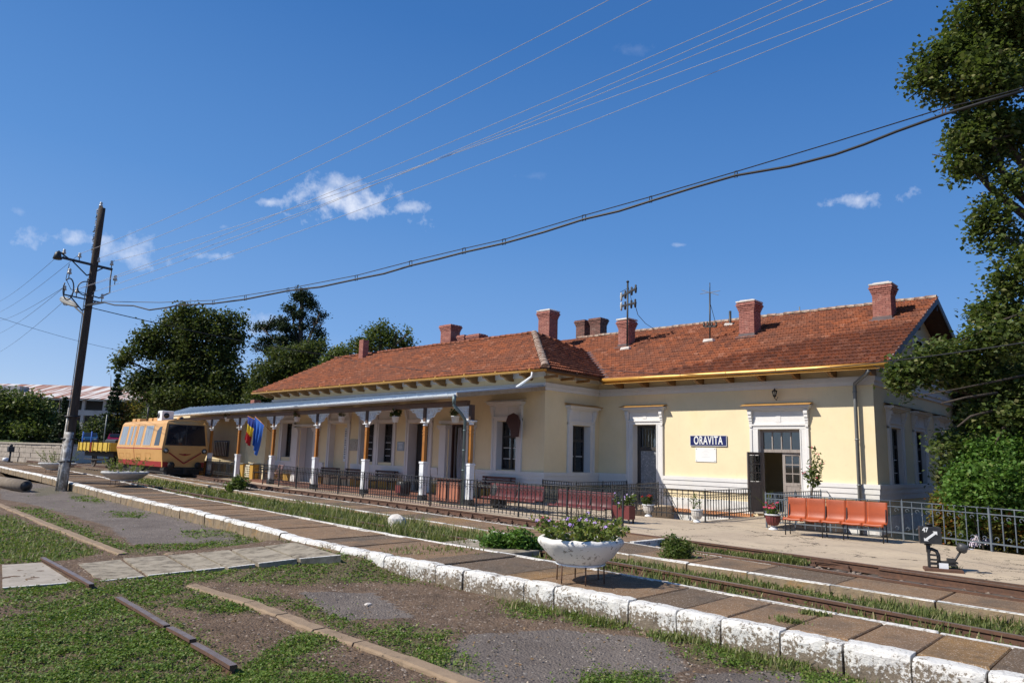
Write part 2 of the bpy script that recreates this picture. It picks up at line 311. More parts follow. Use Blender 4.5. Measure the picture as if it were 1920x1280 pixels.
# ---------------------------------------------------------------- foliage builders
def leaves(cent,size,elong=1.6,up=.35,jt=.35):
    """one folded leaf quad per centre; returns verts, faces, tint"""
    n=len(cent); nrm=rng.normal(size=(n,3)); nrm[:,2]=np.abs(nrm[:,2])+up; nrm/=np.linalg.norm(nrm,axis=1)[:,None]
    t=rng.normal(size=(n,3)); t-=nrm*np.sum(t*nrm,1)[:,None]; t/=np.linalg.norm(t,axis=1)[:,None]; b=np.cross(nrm,t)
    s=(size*rng.uniform(.6,1.35,n))[:,None]
    a0=cent-t*s*elong*.5; a2=cent+t*s*elong*.5-nrm*s*.15; a1=cent+b*s*.5+nrm*s*.12; a3=cent-b*s*.5+nrm*s*.12
    v=np.stack([a0,a1,a2,a3],1).reshape(-1,3); f=np.arange(n*4).reshape(n,4)
    tn=np.ones((n,4)); tn[:,0]=rng.uniform(0,1,n); tn[:,1]=rng.uniform(0,1,n); return v,f,np.repeat(tn,4,axis=0)
def blob_pts(blobs,n,shell=.55):
    """points scattered mostly towards the outside of ragged ellipsoids (x,y,z,rx,ry,rz)"""
    B=np.array(blobs,float); w=B[:,3]*B[:,4]*B[:,5]; w=w**.72; w/=w.sum(); k=rng.choice(len(B),n,p=w)
    d=rng.normal(size=(n,3)); d/=np.linalg.norm(d,axis=1)[:,None]
    r=rng.uniform(shell**3,1,n)**(1/3.); r*=1+.22*np.sin(d[:,0]*7+k*1.3)*np.sin(d[:,1]*6+k)+.12*np.sin(d[:,2]*13+k*2.1)
    return B[k,:3]+d*B[k,3:]*r[:,None]
def clustered(cent,m,spread):
    n=len(cent); c=np.repeat(cent,m,axis=0); return c+rng.normal(size=c.shape)*spread
def foliage(name,blobs,ncl,m,spread,size,mat,parent,shell=.5,elong=1.5,up=.35,clip=None,label=None):
    c=clustered(blob_pts(blobs,ncl,shell),m,spread)
    if clip is not None: c=c[clip(c)]
    off=wloc(parent); v,f,t=leaves(c,np.full(len(c),size),elong,up); o=np_mesh(name,v-np.array(off),f,mat,parent,t)
    if label: o['label']=label
    return o
def branches(mb,base,top,r0,targets,r1=.05,n=7):
    base=Vector(base); top=Vector(top); pts=[base.lerp(top,i/6)+Vector((random.uniform(-.12,.12),random.uniform(-.12,.12),0))*(i>0) for i in range(7)]
    mb.tube(pts,r0,10,r0*.45)
    for t in targets:
        t=Vector(t); k=min(.95,max(.22,(t.z-base.z)/max(.1,top.z-base.z)*random.uniform(.62,.82))); s=base.lerp(top,k); mid=s.lerp(t,.5)+Vector((random.uniform(-.4,.4),random.uniform(-.4,.4),random.uniform(.1,.6)))
        q=[s,s.lerp(mid,.5)+Vector((0,0,.1)),mid,mid.lerp(t,.5),t]; mb.tube(q,r0*.38,n,r1)
        for _ in range(2):
            e=t.lerp(mid,random.uniform(.1,.6)); mb.tube([e,e+Vector((random.uniform(-1,1),random.uniform(-1,1),random.uniform(-.3,.9)))*(t-s).length*.22],r1*1.2,5,r1*.4)
def blades(P,h,w,lean,mat,name,parent=None,tintv=None):
    n=len(P); h=h*rng.uniform(.45,1.3,n); a=rng.uniform(0,2*np.pi,n); d=np.stack([np.cos(a),np.sin(a),np.zeros(n)],1); s=np.stack([-np.sin(a),np.cos(a),np.zeros(n)],1)
    ln=(lean*rng.uniform(.2,1.4,n)*h)[:,None]; up=np.zeros((n,3)); up[:,2]=h; w=np.broadcast_to(np.asarray(w,float),(n,))[:,None]
    v=np.stack([P-s*w,P+s*w,P+d*ln*.4+up*.55+s*w*.7,P+d*ln*.4+up*.55-s*w*.7,P+d*ln+up*.95+s*w*.12,P+d*ln+up*.95-s*w*.12],1).reshape(-1,3)
    i=np.arange(n)[:,None]*6; f=np.concatenate([i+np.array([[0,1,2,3]]),i+np.array([[3,2,4,5]])],1).reshape(-1,4)
    tn=np.ones((n,4)); tn[:,0]=rng.uniform(0,1,n); tn[:,1]=rng.uniform(0,1,n); return np_mesh(name,v,f,mat,parent,np.repeat(tn,6,axis=0))
# ================================================================ THE GROUND
def interp(pl,x): return float(np.interp(x,[p[0] for p in pl],[p[1] for p in pl]))
A_F=[(-140,21),(-60,12.85),(-41.1,11.05),(-27.5,9.76),(-21.5,9.22),(-16.2,8.62),(-13.9,8.2),(-12,8.0),(-5.8,8.0),(-2.1,7.83),(2,7.6),(9,7.3)]
A_B=[(-140,24),(-79.8,17),(-53.8,15.0),(-34.2,12.68),(-26.1,11.65),(-21.6,11.15),(-17.8,10.72),(-13.4,10.2),(-9,9.98),(-5.8,9.64),(-3.3,9.33),(-1.5,9.13),(2,8.75),(9,8.2)]
B_F=[(-140,26),(-47.4,17.3),(-40,16.2),(-31.5,15.2),(-24.5,14.2),(-20,13.55),(-14.5,12.83),(-11.5,12.4),(-8,11.75),(-5,11.5),(-1.8,11.1),(2,10.8),(9,10.2)]
B_B=[(-140,27),(-47,18.1),(-40,17.1),(-27,15.95),(-21,15.25),(-17.3,14.7),(-12.9,14.0),(-9.6,13.55),(-7.2,13.05),(-5,12.8),(-1.9,12.3),(2,11.8),(9,11)]
FR=[(-140,22.5),(-80,20.9),(-62,20.2),(-53,19.85),(-45,19.4),(-36,18.1),(-30,17.4),(-25,16.85),(-20.3,16.35),(-16,15.75),(-11.3,15.05),(-8.5,14.72),(-5.5,14.25),(-2.1,13.65),(2,12.9),(9,11.6)]
NR=[(x,y-1.44) for x,y in FR]
R2=[(-140,20),(-60,15.5),(-45,14.3),(-30,12.95),(-21,12.0),(-14,11.45),(-7.6,10.95),(-5.8,10.68),(-4,10.42),(-1.6,9.95),(2,9.4),(9,8.7)]
def gz0(x): return float(np.interp(-x,[30,45,62],[0,.13,.13]))       # the yard rises slightly to the left
def groundm():
    m,nt,b=newmat('yard_soil')
    a=nN(nt,'ShaderNodeVertexColor',layer_name='tint'); s=nN(nt,'ShaderNodeSeparateColor',{0:a.outputs[0]})
    vo=nN(nt,'ShaderNodeTexVoronoi',{'Vector':posn(nt),'Scale':34.0}); v=nN(nt,'ShaderNodeSeparateColor',{0:vo.outputs['Color']}).outputs[0]
    so_=mixc(nt,ramp(nt,noise(nt,2.3,8,.7),.35,.65),(.19,.13,.09),(.105,.073,.052)); so_=mixc(nt,ramp(nt,noise(nt,14,6,.7),.5,.7,0,.6),so_,(.29,.22,.165))
    so_=mixc(nt,ramp(nt,v,.965,.975,0,.7),so_,(.42,.35,.29))
    as_=mixc(nt,ramp(nt,noise(nt,1.2,7,.7),.35,.65),(.20,.168,.146),(.14,.115,.10)); as_=mixc(nt,ramp(nt,noise(nt,70,3),.45,.7,0,.4),as_,(.21,.19,.18)); as_=mixc(nt,ramp(nt,v,.985,.99,0,.6),as_,(.42,.38,.34))
    k=nN(nt,'ShaderNodeMath',{0:s.outputs[1],1:ramp(nt,noise(nt,3,6,.7),.3,.7,-.3,.3)},operation='ADD').outputs[0]
    c=mixc(nt,ramp(nt,k,.25,.8),so_,as_)
    g=nN(nt,'ShaderNodeMath',{0:s.outputs[0],1:ramp(nt,noise(nt,6,7,.75),.3,.7,-.35,.3)},operation='ADD').outputs[0]
    c=mixc(nt,ramp(nt,g,.4,.65,0,.38),c,mixc(nt,noise(nt,20,5),(.075,.085,.03),(.16,.145,.07)))
    col(m,nt,b,c); b.inputs['Roughness'].default_value=1; b.inputs['Specular IOR Level'].default_value=.15
    h=nN(nt,'ShaderNodeMath',{0:noise(nt,9,9,.75),1:nN(nt,'ShaderNodeMath',{0:vo.outputs['Distance'],1:.35},operation='MULTIPLY').outputs[0]},operation='SUBTRACT').outputs[0]
    bump(nt,b,h,.9,.05); return m
SOIL=groundm()
def inpoly(px,py,poly):
    r=np.zeros(len(px),bool); n=len(poly); j=n-1
    for i in range(n):
        xi,yi=poly[i]; xj,yj=poly[j]; c=((yi>py)!=(yj>py)); r^=c&(px<(xj-xi)*(py-yi)/((yj-yi) or 1e-9)+xi); j=i
    return r
ZF=-.3
GREEN=[[(0,1105),(640,1046),(765,1058),(700,1092),(560,1098),(480,1096),(370,1092),(300,1108),(330,1135),(250,1145),(0,1142)],
 [(0,1158),(230,1122),(330,1165),(440,1245),(560,1185),(660,1200),(560,1235),(640,1262),(720,1275),(650,1330),(-400,1330)],
 [(300,1100),(470,1118),(540,1128),(470,1150),(380,1150),(320,1135)],
 [(480,1110),(565,1122),(640,1158),(860,1222),(905,1262),(860,1266),(700,1205),(600,1165)],
 [(684,1182),(760,1172),(850,1184),(830,1204),(740,1212)],[(746,1220),(837,1226),(830,1246),(770,1250)],[(700,1075),(780,1080),(790,1094),(720,1096)],
 [(946,1135),(1000,1130),(1040,1150),(1020,1164),(950,1160)],[(1030,1142),(1120,1150),(1185,1172),(1160,1184),(1060,1166)],[(1092,1258),(1238,1256),(1240,1300),(1080,1300)],
 [(1290,1215),(1360,1203),(1440,1222),(1540,1256),(1500,1264),(1380,1252),(1290,1240)],[(1215,1180),(1245,1184),(1240,1202),(1220,1198)],[(1255,1186),(1288,1192),(1280,1212),(1258,1208)],
 [(-200,962),(20,968),(60,985),(110,1002),(190,1038),(130,1050),(0,1057),(-200,1070)],[(20,950),(80,952),(150,985),(215,1012),(260,1030),(240,1038),(150,1008)],
 [(220,1024),(300,1022),(430,1012),(470,1002),(560,1004),(540,1016),(430,1028),(300,1036),(235,1042)],[(205,958),(273,960),(262,972),(210,970)],[(340,994),(455,994),(450,1008),(350,1008)],
 [(120,916),(160,914),(206,930),(190,944),(140,940)],[(620,1046),(740,1046),(760,1062),(660,1070)],[(60,915),(100,912),(118,924),(70,930)],[(1500,1262),(1600,1268),(1640,1300),(1500,1300)]]
ASPH=[[(0,905),(130,905),(300,950),(470,990),(540,1010),(430,1020),(250,1020),(200,985),(60,945),(0,935)],
 [(880,1190),(1060,1180),(1240,1200),(1290,1250),(1220,1300),(900,1300),(800,1240)],[(1440,1255),(1900,1300),(1300,1300),(1300,1262)],[(560,1110),(700,1110),(780,1160),(640,1165)]]
def wpoly(poly,z): return [tuple(at(x,y,z))[:2] for x,y in poly]
GW=[wpoly(p,ZF) for p in GREEN]; AW=[wpoly(p,ZF) for p in ASPH]
def mask(x,y,W):
    m=np.zeros(len(x),bool)
    for p in W: m|=inpoly(x,y,p)
    return m.astype(float)
def vnoise(x,y,s,seed=0):
    a=np.sin(x*s*1.3+seed)*np.cos(y*s*1.1-seed*2)+.6*np.sin(x*s*2.9+y*s*2.1+seed*3)+.4*np.cos(y*s*5.3-x*s*4.1+seed)+.25*np.sin(x*s*9.7+seed)*np.cos(y*s*8.9)
    return a/2.2
xs=np.concatenate([[-1500,-900,-500,-300,-200,-150,-110],np.arange(-90,-45,2.5),np.arange(-45,-18,.4),np.arange(-18,3,.09),[4,6,10,20,40,90,200,500,1200]])
ys=np.concatenate([[-600,-200,-60,-20,-5],np.arange(0,3,.5),np.arange(3,11.4,.09),np.arange(11.5,22,1.5),[25,30,40,60,100,200,400,800,1500,2500]])
XX,YY=np.meshgrid(xs,ys); nx,ny=len(xs),len(ys); ex,ey=XX.ravel(),YY.ravel()
near=(ex>-45)&(ex<3)&(ey>2)&(ey<11.5)
def ramp_up(x,y):     # earth banked up where the footpath meets the platform
    t=np.interp(y,[5.0,5.6,6.2,6.8,7.4,8.0,9],[0,.015,.05,.085,.125,.20,.21])/.2; w=np.exp(-np.clip(np.abs(x+12.6)-1.5,0,9)**2/.55); return .20*t*w
hz=np.where(near,ZF+.022*vnoise(ex,ey,1.1,2)+.012*vnoise(ex,ey,4.3,5)+.006*rng.normal(size=len(ex))+ramp_up(ex,ey),ZF-.02)
af=np.interp(ex,[p[0] for p in A_F],[p[1] for p in A_F]); hz=np.where(ey>af+.3,-1.3,hz)
hz=np.where((ey>24)&(ex<-64),-.35,hz); hz=np.where(ey>45,-.35,hz)
i=np.arange(nx*ny).reshape(ny,nx); fc=np.stack([i[:-1,:-1],i[:-1,1:],i[1:,1:],i[1:,:-1]],-1).reshape(-1,4)
tn=np.zeros((len(ex),4)); tn[:,3]=1; tn[:,0]=np.where(near,mask(ex,ey,GW),np.where(ey>24,.9,.5)); tn[:,1]=np.where(near,mask(ex,ey,AW),0)
gr=np_mesh('ground',np.stack([ex,ey,hz],1),fc,SOIL,None,tn); tagp(gr,kind='structure')
for p in gr.data.polygons: pass
gr.data.polygons.foreach_set('use_smooth',[True]*len(gr.data.polygons))
# soil strips between the platforms
def strip(name,F1,F2,z,x0,x1,green,step=.25,nyy=9,amp=.03,mat=SOIL,ash=0.):
    X=np.arange(x0,x1,step); T=np.linspace(0,1,nyy); a=np.interp(X,*zip(*F1)); b=np.interp(X,*zip(*F2))
    P=[];tn=[]
    for t in T:
        y=a+(b-a)*t; zz=z+np.array([gz0(q) for q in X])+amp*vnoise(X,y,2.3,3)+amp*.4*rng.normal(size=len(X)); P.append(np.stack([X,y,zz],1)); q=np.zeros((len(X),4)); q[:,3]=1
        q[:,0]=green; q[:,1]=ash; tn.append(q)
    P=np.concatenate(P); tn=np.concatenate(tn); n=len(X); i=np.arange(n*nyy).reshape(nyy,n); fc=np.stack([i[:-1,:-1],i[:-1,1:],i[1:,1:],i[1:,:-1]],-1).reshape(-1,4)
    o=np_mesh(name,P,fc,mat,None,tn); o.data.polygons.foreach_set('use_smooth',[True]*len(o.data.polygons)); return tagp(o,kind='structure')
strip('track_bed',[(x,y-.3) for x,y in A_B],[(x,y+.3) for x,y in B_F],-.17,-139,9,.55)
strip('track_bed',[(x,y-.4) for x,y in B_B],[(x,y+.6) for x,y in FR],-.14,-139,9,.1)
strip('track_bed',[(x,y+.5) for x,y in FR],[(x,y+9) for x,y in FR],-.05,-139,-55,.5,1.0)
# ---------------------------------------------------------------- platforms
def yat(pl,x): return interp(pl,x)
plA=bpy.data.objects.new('platform',None); C.objects.link(plA); plA['kind']='structure'; plA.location=(-10,9,0)
plB=bpy.data.objects.new('platform',None); C.objects.link(plB); plB['kind']='structure'; plB.location=(-10,12.5,0)
def quadslab(mb,x0,x1,ya0,ya1,yb0,yb1,z0,z1,b=.012,jz=.006):
    j=lambda: random.uniform(-jz,jz)
    t=[(x0,ya0),(x1,ya1),(x1,yb1),(x0,yb0)]; cx=(x0+x1)/2; cy=sum(q[1] for q in t)/4; k=1
    ins=[(x+(b if x<cx else -b),y+(b if y<cy else -b)) for x,y in t]; zt=[z1+j() for _ in t]
    vs=[(x,y,z0) for x,y in t]+[(t[i][0],t[i][1],zt[i]-b) for i in range(4)]+[(ins[i][0],ins[i][1],zt[i]) for i in range(4)]
    fs=[(0,3,2,1),(8,9,10,11)]
    for a in (0,4):
        for i in range(4): kk=(i+1)%4; fs.append((a+i,a+kk,a+4+kk,a+4+i))
    mb.add(vs,fs)
foot=[-66+.8*i for i in range(26)]+[-45+.72*i for i in range(42)]; foot=[x for x in foot if x<-14.6]+[-14.55,-13.9,-13.2,-12.5,-11.8,-11.15,-10.45,-9.75,-9.1,-8.47,-7.76,-7.19,-6.64,-6.02,-5.4,-4.7,-4.12,-3.42,-2.77,-2.14,-1.53,-.9,-.3,.35,1,1.7,2.4,3.1]
CW=.2
for a,b_ in zip(foot[:-1],foot[1:]):
    g=.012 if a<-14 else .011; zt=gz0(a)+random.uniform(-.012,.012); bk=random.uniform(-.012,.012)
    x0,x1=a+g,b_-g; y0,y1=yat(A_F,x0)+bk,yat(A_F,x1)+bk
    ramp_=-14.6<a<-11.2
    mb=MB(); n=4
    # a rough block: chamfered and slightly bulging front, chipped top edge
    N=6
    for q in range(1):
        vs=[];fs=[]; prof=[(0.0,-.36),(-.006,-.2),(-.012,-.07),(.004,-.012),(.03,0.0),(CW*.5,.003),(CW,0.0)]
        for ii in range(N+1):
            t=ii/N; x=x0+(x1-x0)*t; y=y0+(y1-y0)*t; e=.012 if ii in (0,N) else 0
            for (dy,dz) in prof: vs.append((x+random.uniform(-.002,.002),y+dy+e+random.uniform(-.008,.008)*(dz<.0)+random.uniform(-.004,.004),zt+dz+random.uniform(-.006,.006)*(dz>-.3)-e*(dz>-.05)))
        P=len(prof)
        for ii in range(N):
            for jj in range(P-1): fs.append((ii*P+jj,(ii+1)*P+jj,(ii+1)*P+jj+1,ii*P+jj+1))
        for ii in (0,N): fs.append(tuple(ii*P+jj for jj in (range(P) if ii==0 else range(P-1,-1,-1))))
        mb.cm=0; mb.add(vs,fs)
    mb.m=[0 if (a>-12.2) else (1 if (i%(P-1))<2 else 0) for i in range(len(mb.f))]
    mb.build('kerb_stone',[WASH,STONE],plA)
    # one or two slabs behind each kerb stone
    mb=MB(); yb0,yb1=yat(A_B,x0)-.085,yat(A_B,x1)-.085; gg=(.016 if random.random()<.6 else .004)+(.018 if a<-9 and random.random()<.6 else 0)
    quadslab(mb,a+gg,b_-.006,y0+CW-bk*0,y1+CW,yb0,yb1,-.35+gz0(a),gz0(a)-.002+(random.uniform(-.006,.006) if a>-9 else random.uniform(-.028,.006)))
    mb.build('paving_slab',random.choices([AGG,AGG2,AGG3],[5,3,2] if a>-8 else [7,0,2])[0],plA)
x=-66.0
while x<4:
    l=random.uniform(1.0,1.5); mb=MB(); z=gz0(x)+random.uniform(-.004,.006); quadslab(mb,x+.006,x+l-.006,yat(A_B,x)-.085,yat(A_B,x+l)-.085,yat(A_B,x)+.0,yat(A_B,x+l)+.0,-.35,z+.004)
    mb.build('edge_stone',PLINE,plA); x+=l
x=-48.0
while x<5:
    l=random.uniform(1.15,1.45); 
    if -9.1<x<-8.3: pass
    z=gz0(x)+random.uniform(-.006,.008); mb=MB(); gg=random.choice([.02,.012,.006])
    quadslab(mb,x+gg,x+l-.006,yat(B_F,x)+.09,yat(B_F,x+l)+.09,yat(B_B,x)-.075,yat(B_B,x+l)-.075,-.32,z)
    mb.build('paving_slab',random.choices([AGG,AGG2,AGG3],[5,1,3])[0],plB)
    mb=MB(); quadslab(mb,x+gg,x+l-.006,yat(B_F,x)-.01,yat(B_F,x+l)-.01,yat(B_F,x)+.09,yat(B_F,x+l)+.09,-.32,z+.004,jz=.008); mb.m=[1]+[0]+[1]*4+[0]*4; mb.build('edge_stone',[PLINE,STONE],plB)
    mb=MB(); quadslab(mb,x+gg,x+l-.006,yat(B_B,x)-.075,yat(B_B,x+l)-.075,yat(B_B,x),yat(B_B,x+l),-.32,z+.004,jz=.004); mb.build('edge_stone',PLINE,plB)
    x+=l
# the same platforms carried on, plain, where the slabs can no longer be told apart
mb=MB()
for FA,FB,xa in ((A_F,A_B,-66.0),(B_F,B_B,-48.0)):
    X=[q for q in [-139,-110,-90,-75,-62,-55,-50] if q<xa-.5]+[xa]
    for p,q in zip(X[:-1],X[1:]): quadslab(mb,p,q,yat(FA,p),yat(FA,q),yat(FB,p),yat(FB,q),-.35,gz0(p)+.0,jz=0)
tagp(mb.build('platform',AGG3),kind='structure')
# infill crossing over track 1 and white edge of the opening
mb=MB(); mb.prism([(-11.6,yat(B_B,-11.6)+.01),(-9.15,yat(B_B,-9.15)+.01),(-9.0,15.2),(-11.4,14.95)],-.3,.008); tagp(mb.build('crossing_slab',AGG),kind='structure')
mb=MB(); mb.prism([(-9.13,13.55),(-9.0,13.5),(-8.9,15.22),(-9.05,15.22)],-.3,.014); tagp(mb.build('edge_stone',PLINE),kind='structure')
mb=MB(); quadslab(mb,-11.6,-9.5,9.95,9.9,11.15,11.0,-.25,-.03); tagp(mb.build('crossing_slab',PATHM),kind='structure')
mb=MB(); mb.prism([(-11.6,11.05),(-10.4,10.96),(-10.4,11.06),(-11.6,11.15)],-.2,-.022); tagp(mb.build('edge_stone',PLINE),kind='structure')
# ---------------------------------------------------------------- apron in front of the station
def apronm():
    m,nt,b=newmat('cracked_apron_concrete'); p=posn(nt)
    nn=nN(nt,'ShaderNodeTexNoise',{'Vector':p,'Scale':1.1,'Detail':7.0,'Roughness':.65}); wv=nN(nt,'ShaderNodeVectorMath',{0:p,1:nN(nt,'ShaderNodeVectorMath',{0:nn.outputs['Color'],3:1.9},operation='SCALE').outputs[0]},operation='ADD').outputs[0]
    vo=nN(nt,'ShaderNodeTexVoronoi',{'Vector':wv,'Scale':.42},feature='DISTANCE_TO_EDGE').outputs['Distance']; vo2=nN(nt,'ShaderNodeTexVoronoi',{'Vector':wv,'Scale':1.15},feature='DISTANCE_TO_EDGE').outputs['Distance']
    w=ramp(nt,noise(nt,.8),.4,.65,.001,.012); k1=nN(nt,'ShaderNodeMath',{0:vo,1:w},operation='LESS_THAN').outputs[0]
    w2=ramp(nt,noise(nt,1.3),.56,.70,0,.010); k2=nN(nt,'ShaderNodeMath',{0:vo2,1:w2},operation='LESS_THAN').outputs[0]; k=nN(nt,'ShaderNodeMath',{0:k1,1:k2},operation='MAXIMUM').outputs[0]
    c=mixc(nt,ramp(nt,noise(nt,.5,6),.35,.65),(.53,.43,.31),(.43,.345,.255)); c=mixc(nt,ramp(nt,noise(nt,7,8,.75),.5,.75,0,.5),c,(.23,.185,.14)); c=mixc(nt,ramp(nt,noise(nt,.9,5),.6,.72,0,.5),c,(.26,.21,.165))
    c=mixc(nt,k,c,(.06,.048,.035)); col(m,nt,b,c); b.inputs['Roughness'].default_value=.93; b.inputs['Specular IOR Level'].default_value=.2
    h=nN(nt,'ShaderNodeMath',{0:noise(nt,22,6),1:nN(nt,'ShaderNodeMath',{0:k,1:3.0},operation='MULTIPLY').outputs[0]},operation='SUBTRACT').outputs[0]; bump(nt,b,h,.45,.02); return m
APR=apronm()
fr=[(x,yat(FR,x)+.16) for x in (6,2,-2.1,-5.5,-8.5,-11.3,-14.2)]
mb=MB(); mb.prism(fr+[(-14.2,20.0),(-11,20.0),(-8.95,20.0),(-5.4,19.95),(-3.4,19.05),(6,15.6)],-1.2,0)
mb.prism([(-11.0,20),(-8.95,20),(-8.95,26.02),(-11.0,26.02)],-1.2,0)
fl=[(x,yat(FR,x)+.16) for x in (-14.2,-16,-20.3,-25,-30,-36,-45,-53,-58)]
mb.prism(fl+[(-58,23),(-19.1,23),(-19.1,26.05),(-15.4,26.05),(-15.4,24.8),(-14.2,20.0)],-1.2,0.0)
ap=mb.build('station_apron',APR); tagp(ap,kind='structure')
# patterned tile strip along the canopy floor, and the sunken yards
mb=MB(); mb.box(-15.4,-11,20,26.2,-1.2,-.95); mb.box(-8.95,20,15.5,60,-1.35,-.95); tagp(mb.build('sunken_yard',SOIL),kind='structure')
TILF=M('red_floor_tile',(.27,.12,.08),(.2,.09,.06),.6,5,20,.1); TILW=M('pale_patterned_tile',(.5,.43,.35),(.25,.12,.08),.6,28,30,.1)
mb=MB(); mb.prism([(-19.3,18.0),(-19.3,22.3),(-41,22.3),(-41,20.1)],0,.02); o=mb.build('tiled_floor',TILF); o['kind']='structure'
mb=MB(); mb.prism([(-17.6,16.55),(-17.6,17.1),(-30,18.35),(-38,19.3),(-38,18.95),(-30,17.98)],.0,.012); o=mb.build('tiled_floor',TILW); o['kind']='structure'
# ---------------------------------------------------------------- railway tracks
def rail_mb(pts,z=.03,h=.15):
    """flat bottom rail swept along points"""
    prof=[(-.065,0),(.065,0),(.065,.012),(.012,.03),(.012,.105),(.036,.115),(.036,.15),(-.036,.15),(-.036,.115),(-.012,.105),(-.012,.03),(-.065,.012)]
    mb=MB(); vs=[];fs=[];n=len(prof)
    for i,p in enumerate(pts):
        a=Vector(pts[max(i-1,0)]);b=Vector(pts[min(i+1,len(pts)-1)]); d=(b-a).normalized(); s=Vector((-d.y,d.x,0))
        for (u,w) in prof: q=Vector(p)+s*u; vs.append((q.x,q.y,q.z-h+w*h/.15))
    for i in range(len(pts)-1):
        for k in range(n):
            l=(k+1)%n; fs.append((i*n+k,(i+1)*n+k,(i+1)*n+l,i*n+l)); mb.m.append(0)
    mb.m=[]; mb.add(vs,fs+[tuple(range(n)),tuple(range(len(pts)*n-1,(len(pts)-1)*n-1,-1))]); mb.m=[(1 if (i%n)==6 else 0) if i<len(fs) else 0 for i in range(len(mb.f))]
    return mb
def track(fr_,nr_,x0,x1,z,gaps_near=(),parentname='railway_track',sl=True):
    t=bpy.data.objects.new(parentname,None); C.objects.link(t); t['kind']='structure'; t.location=((x0+x1)/2,yat(fr_,(x0+x1)/2),0)
    def pts(pl,a,b): 
        n=max(2,int((b-a)/1.2)); return [(a+(b-a)*i/n,yat(pl,a+(b-a)*i/n),z+gz0(a+(b-a)*i/n)) for i in range(n+1)]
    if fr_: rail_mb(pts(fr_,x0,x1)).build('rail',[RUST,RAILT],t)
    if nr_:
        a=x0
        for g0,g1 in list(gaps_near)+[(x1,x1)]:
            rail_mb(pts(nr_,a,g0)).build('rail',[RUST,RAILT],t); a=g1
            if g0>=x1: break
    return t
SLP=M('tarred_sleeper',(.06,.045,.035),(.12,.09,.065),.95,6,30,.6,vec=(1,1,1))
t1=track(FR,NR,-139,6,.04,[(-44,-7.9)])
t1['kind']='structure'
sm=None
def sleeper(parent,x,y,z,L=2.5,ang=0):
    global sm
    if sm is None:
        m=MB(); m.bev(-.13,.13,-L/2,L/2,-.15,0,.012); sm=m.build('sleeper',SLP,parent,local=True); o=sm
    else: o=sm.copy(); C.objects.link(o); o.parent=parent
    o.location=Vector((x,y,z))-parent.location; o.rotation_euler=(0,0,ang); return o
x=-60
while x<5:
    if not (-11.7<x<-8.9): sleeper(t1,x,yat(FR,x)-.72 if x>-8.2 or x<-44 else yat(FR,x)-.15,.04+gz0(x)-.148,ang=-.14) if (x>-8.2 or x<-44) else None
    x+=.64
# chairs and bolts clamping the far rail
m=MB(); m.bev(-.07,.07,-.17,.17,-.02,.02,.01); m.bev(-.03,.03,.05,.1,0,.07,.01); m.bev(-.03,.03,-.11,-.05,0,.08,.015)
ch=m.build('rail_chair',RUST,t1,local=True); ch.location=Vector((-8,yat(FR,-8),-.11))-t1.location
x=-40
while x<4:
    if not -11.6<x<-9: o=ch.copy(); C.objects.link(o); o.parent=t1; o.location=Vector((x,yat(FR,x),-.10+gz0(x)))-t1.location
    x+=.64
m=MB(); m.smooth=False
for xx in (-15.5,-12.9,-5.2,-3.1): m.box(xx-.3,xx+.3,yat(FR,xx)-.045,yat(FR,xx)-.02,-.07,.0); m.box(xx-.3,xx+.3,yat(FR,xx)-.06,yat(FR,xx)-.045,-.04,-.02)
m.build('fish_plate',RUST,t1)
# check rail and stretcher of the switch near the right edge
rail_mb([(x,yat(FR,x)-.17-.02*(x+4.2),.03) for x in np.linspace(-4.2,6,9)]).build('check_rail',[RUST,RAILT],t1)
t2=track(R2,None,-139,6,-.04)
fr2=[(x,y-1.0) for x,y in R2]
rail_mb([(x,yat([(p,q-1.44) for p,q in R2],x),-.06+gz0(x)) for x in np.linspace(-139,-46,30)]).build('rail',[RUST,RAILT],t2)
# sidings far left behind the railcar's wagon
t3=bpy.data.objects.new('railway_track',None); C.objects.link(t3); t3['kind']='structure'; t3.location=(-80,24,0)
for px in ([(-60,838),(40,846),(110,856),(150,862)],[(-60,842),(30,851),(90,861),(140,868)]): 
    P=[at(a,b,.16) for a,b in px]; rail_mb([tuple(p) for p in P]).build('rail',[RUST,RAILT],t3)
# old rail pieces sunk in the foreground
t4=bpy.data.objects.new('buried_rail',None); C.objects.link(t4); t4['kind']='structure'; t4.location=(-10,3.8,ZF)
for (a,b) in (((80,1044),(172,1094)),((222,1118),(313,1171)),((318,1174),(362,1197)),((364,1204),(438,1246))):
    p,q=at(*a,ZF+.075),at(*b,ZF+.075); mb=rail_mb([tuple(p),tuple(p.lerp(q,.5)+V(0,0,.004)),tuple(q)]); mb.build('rail',[RUST,RAILT],t4)
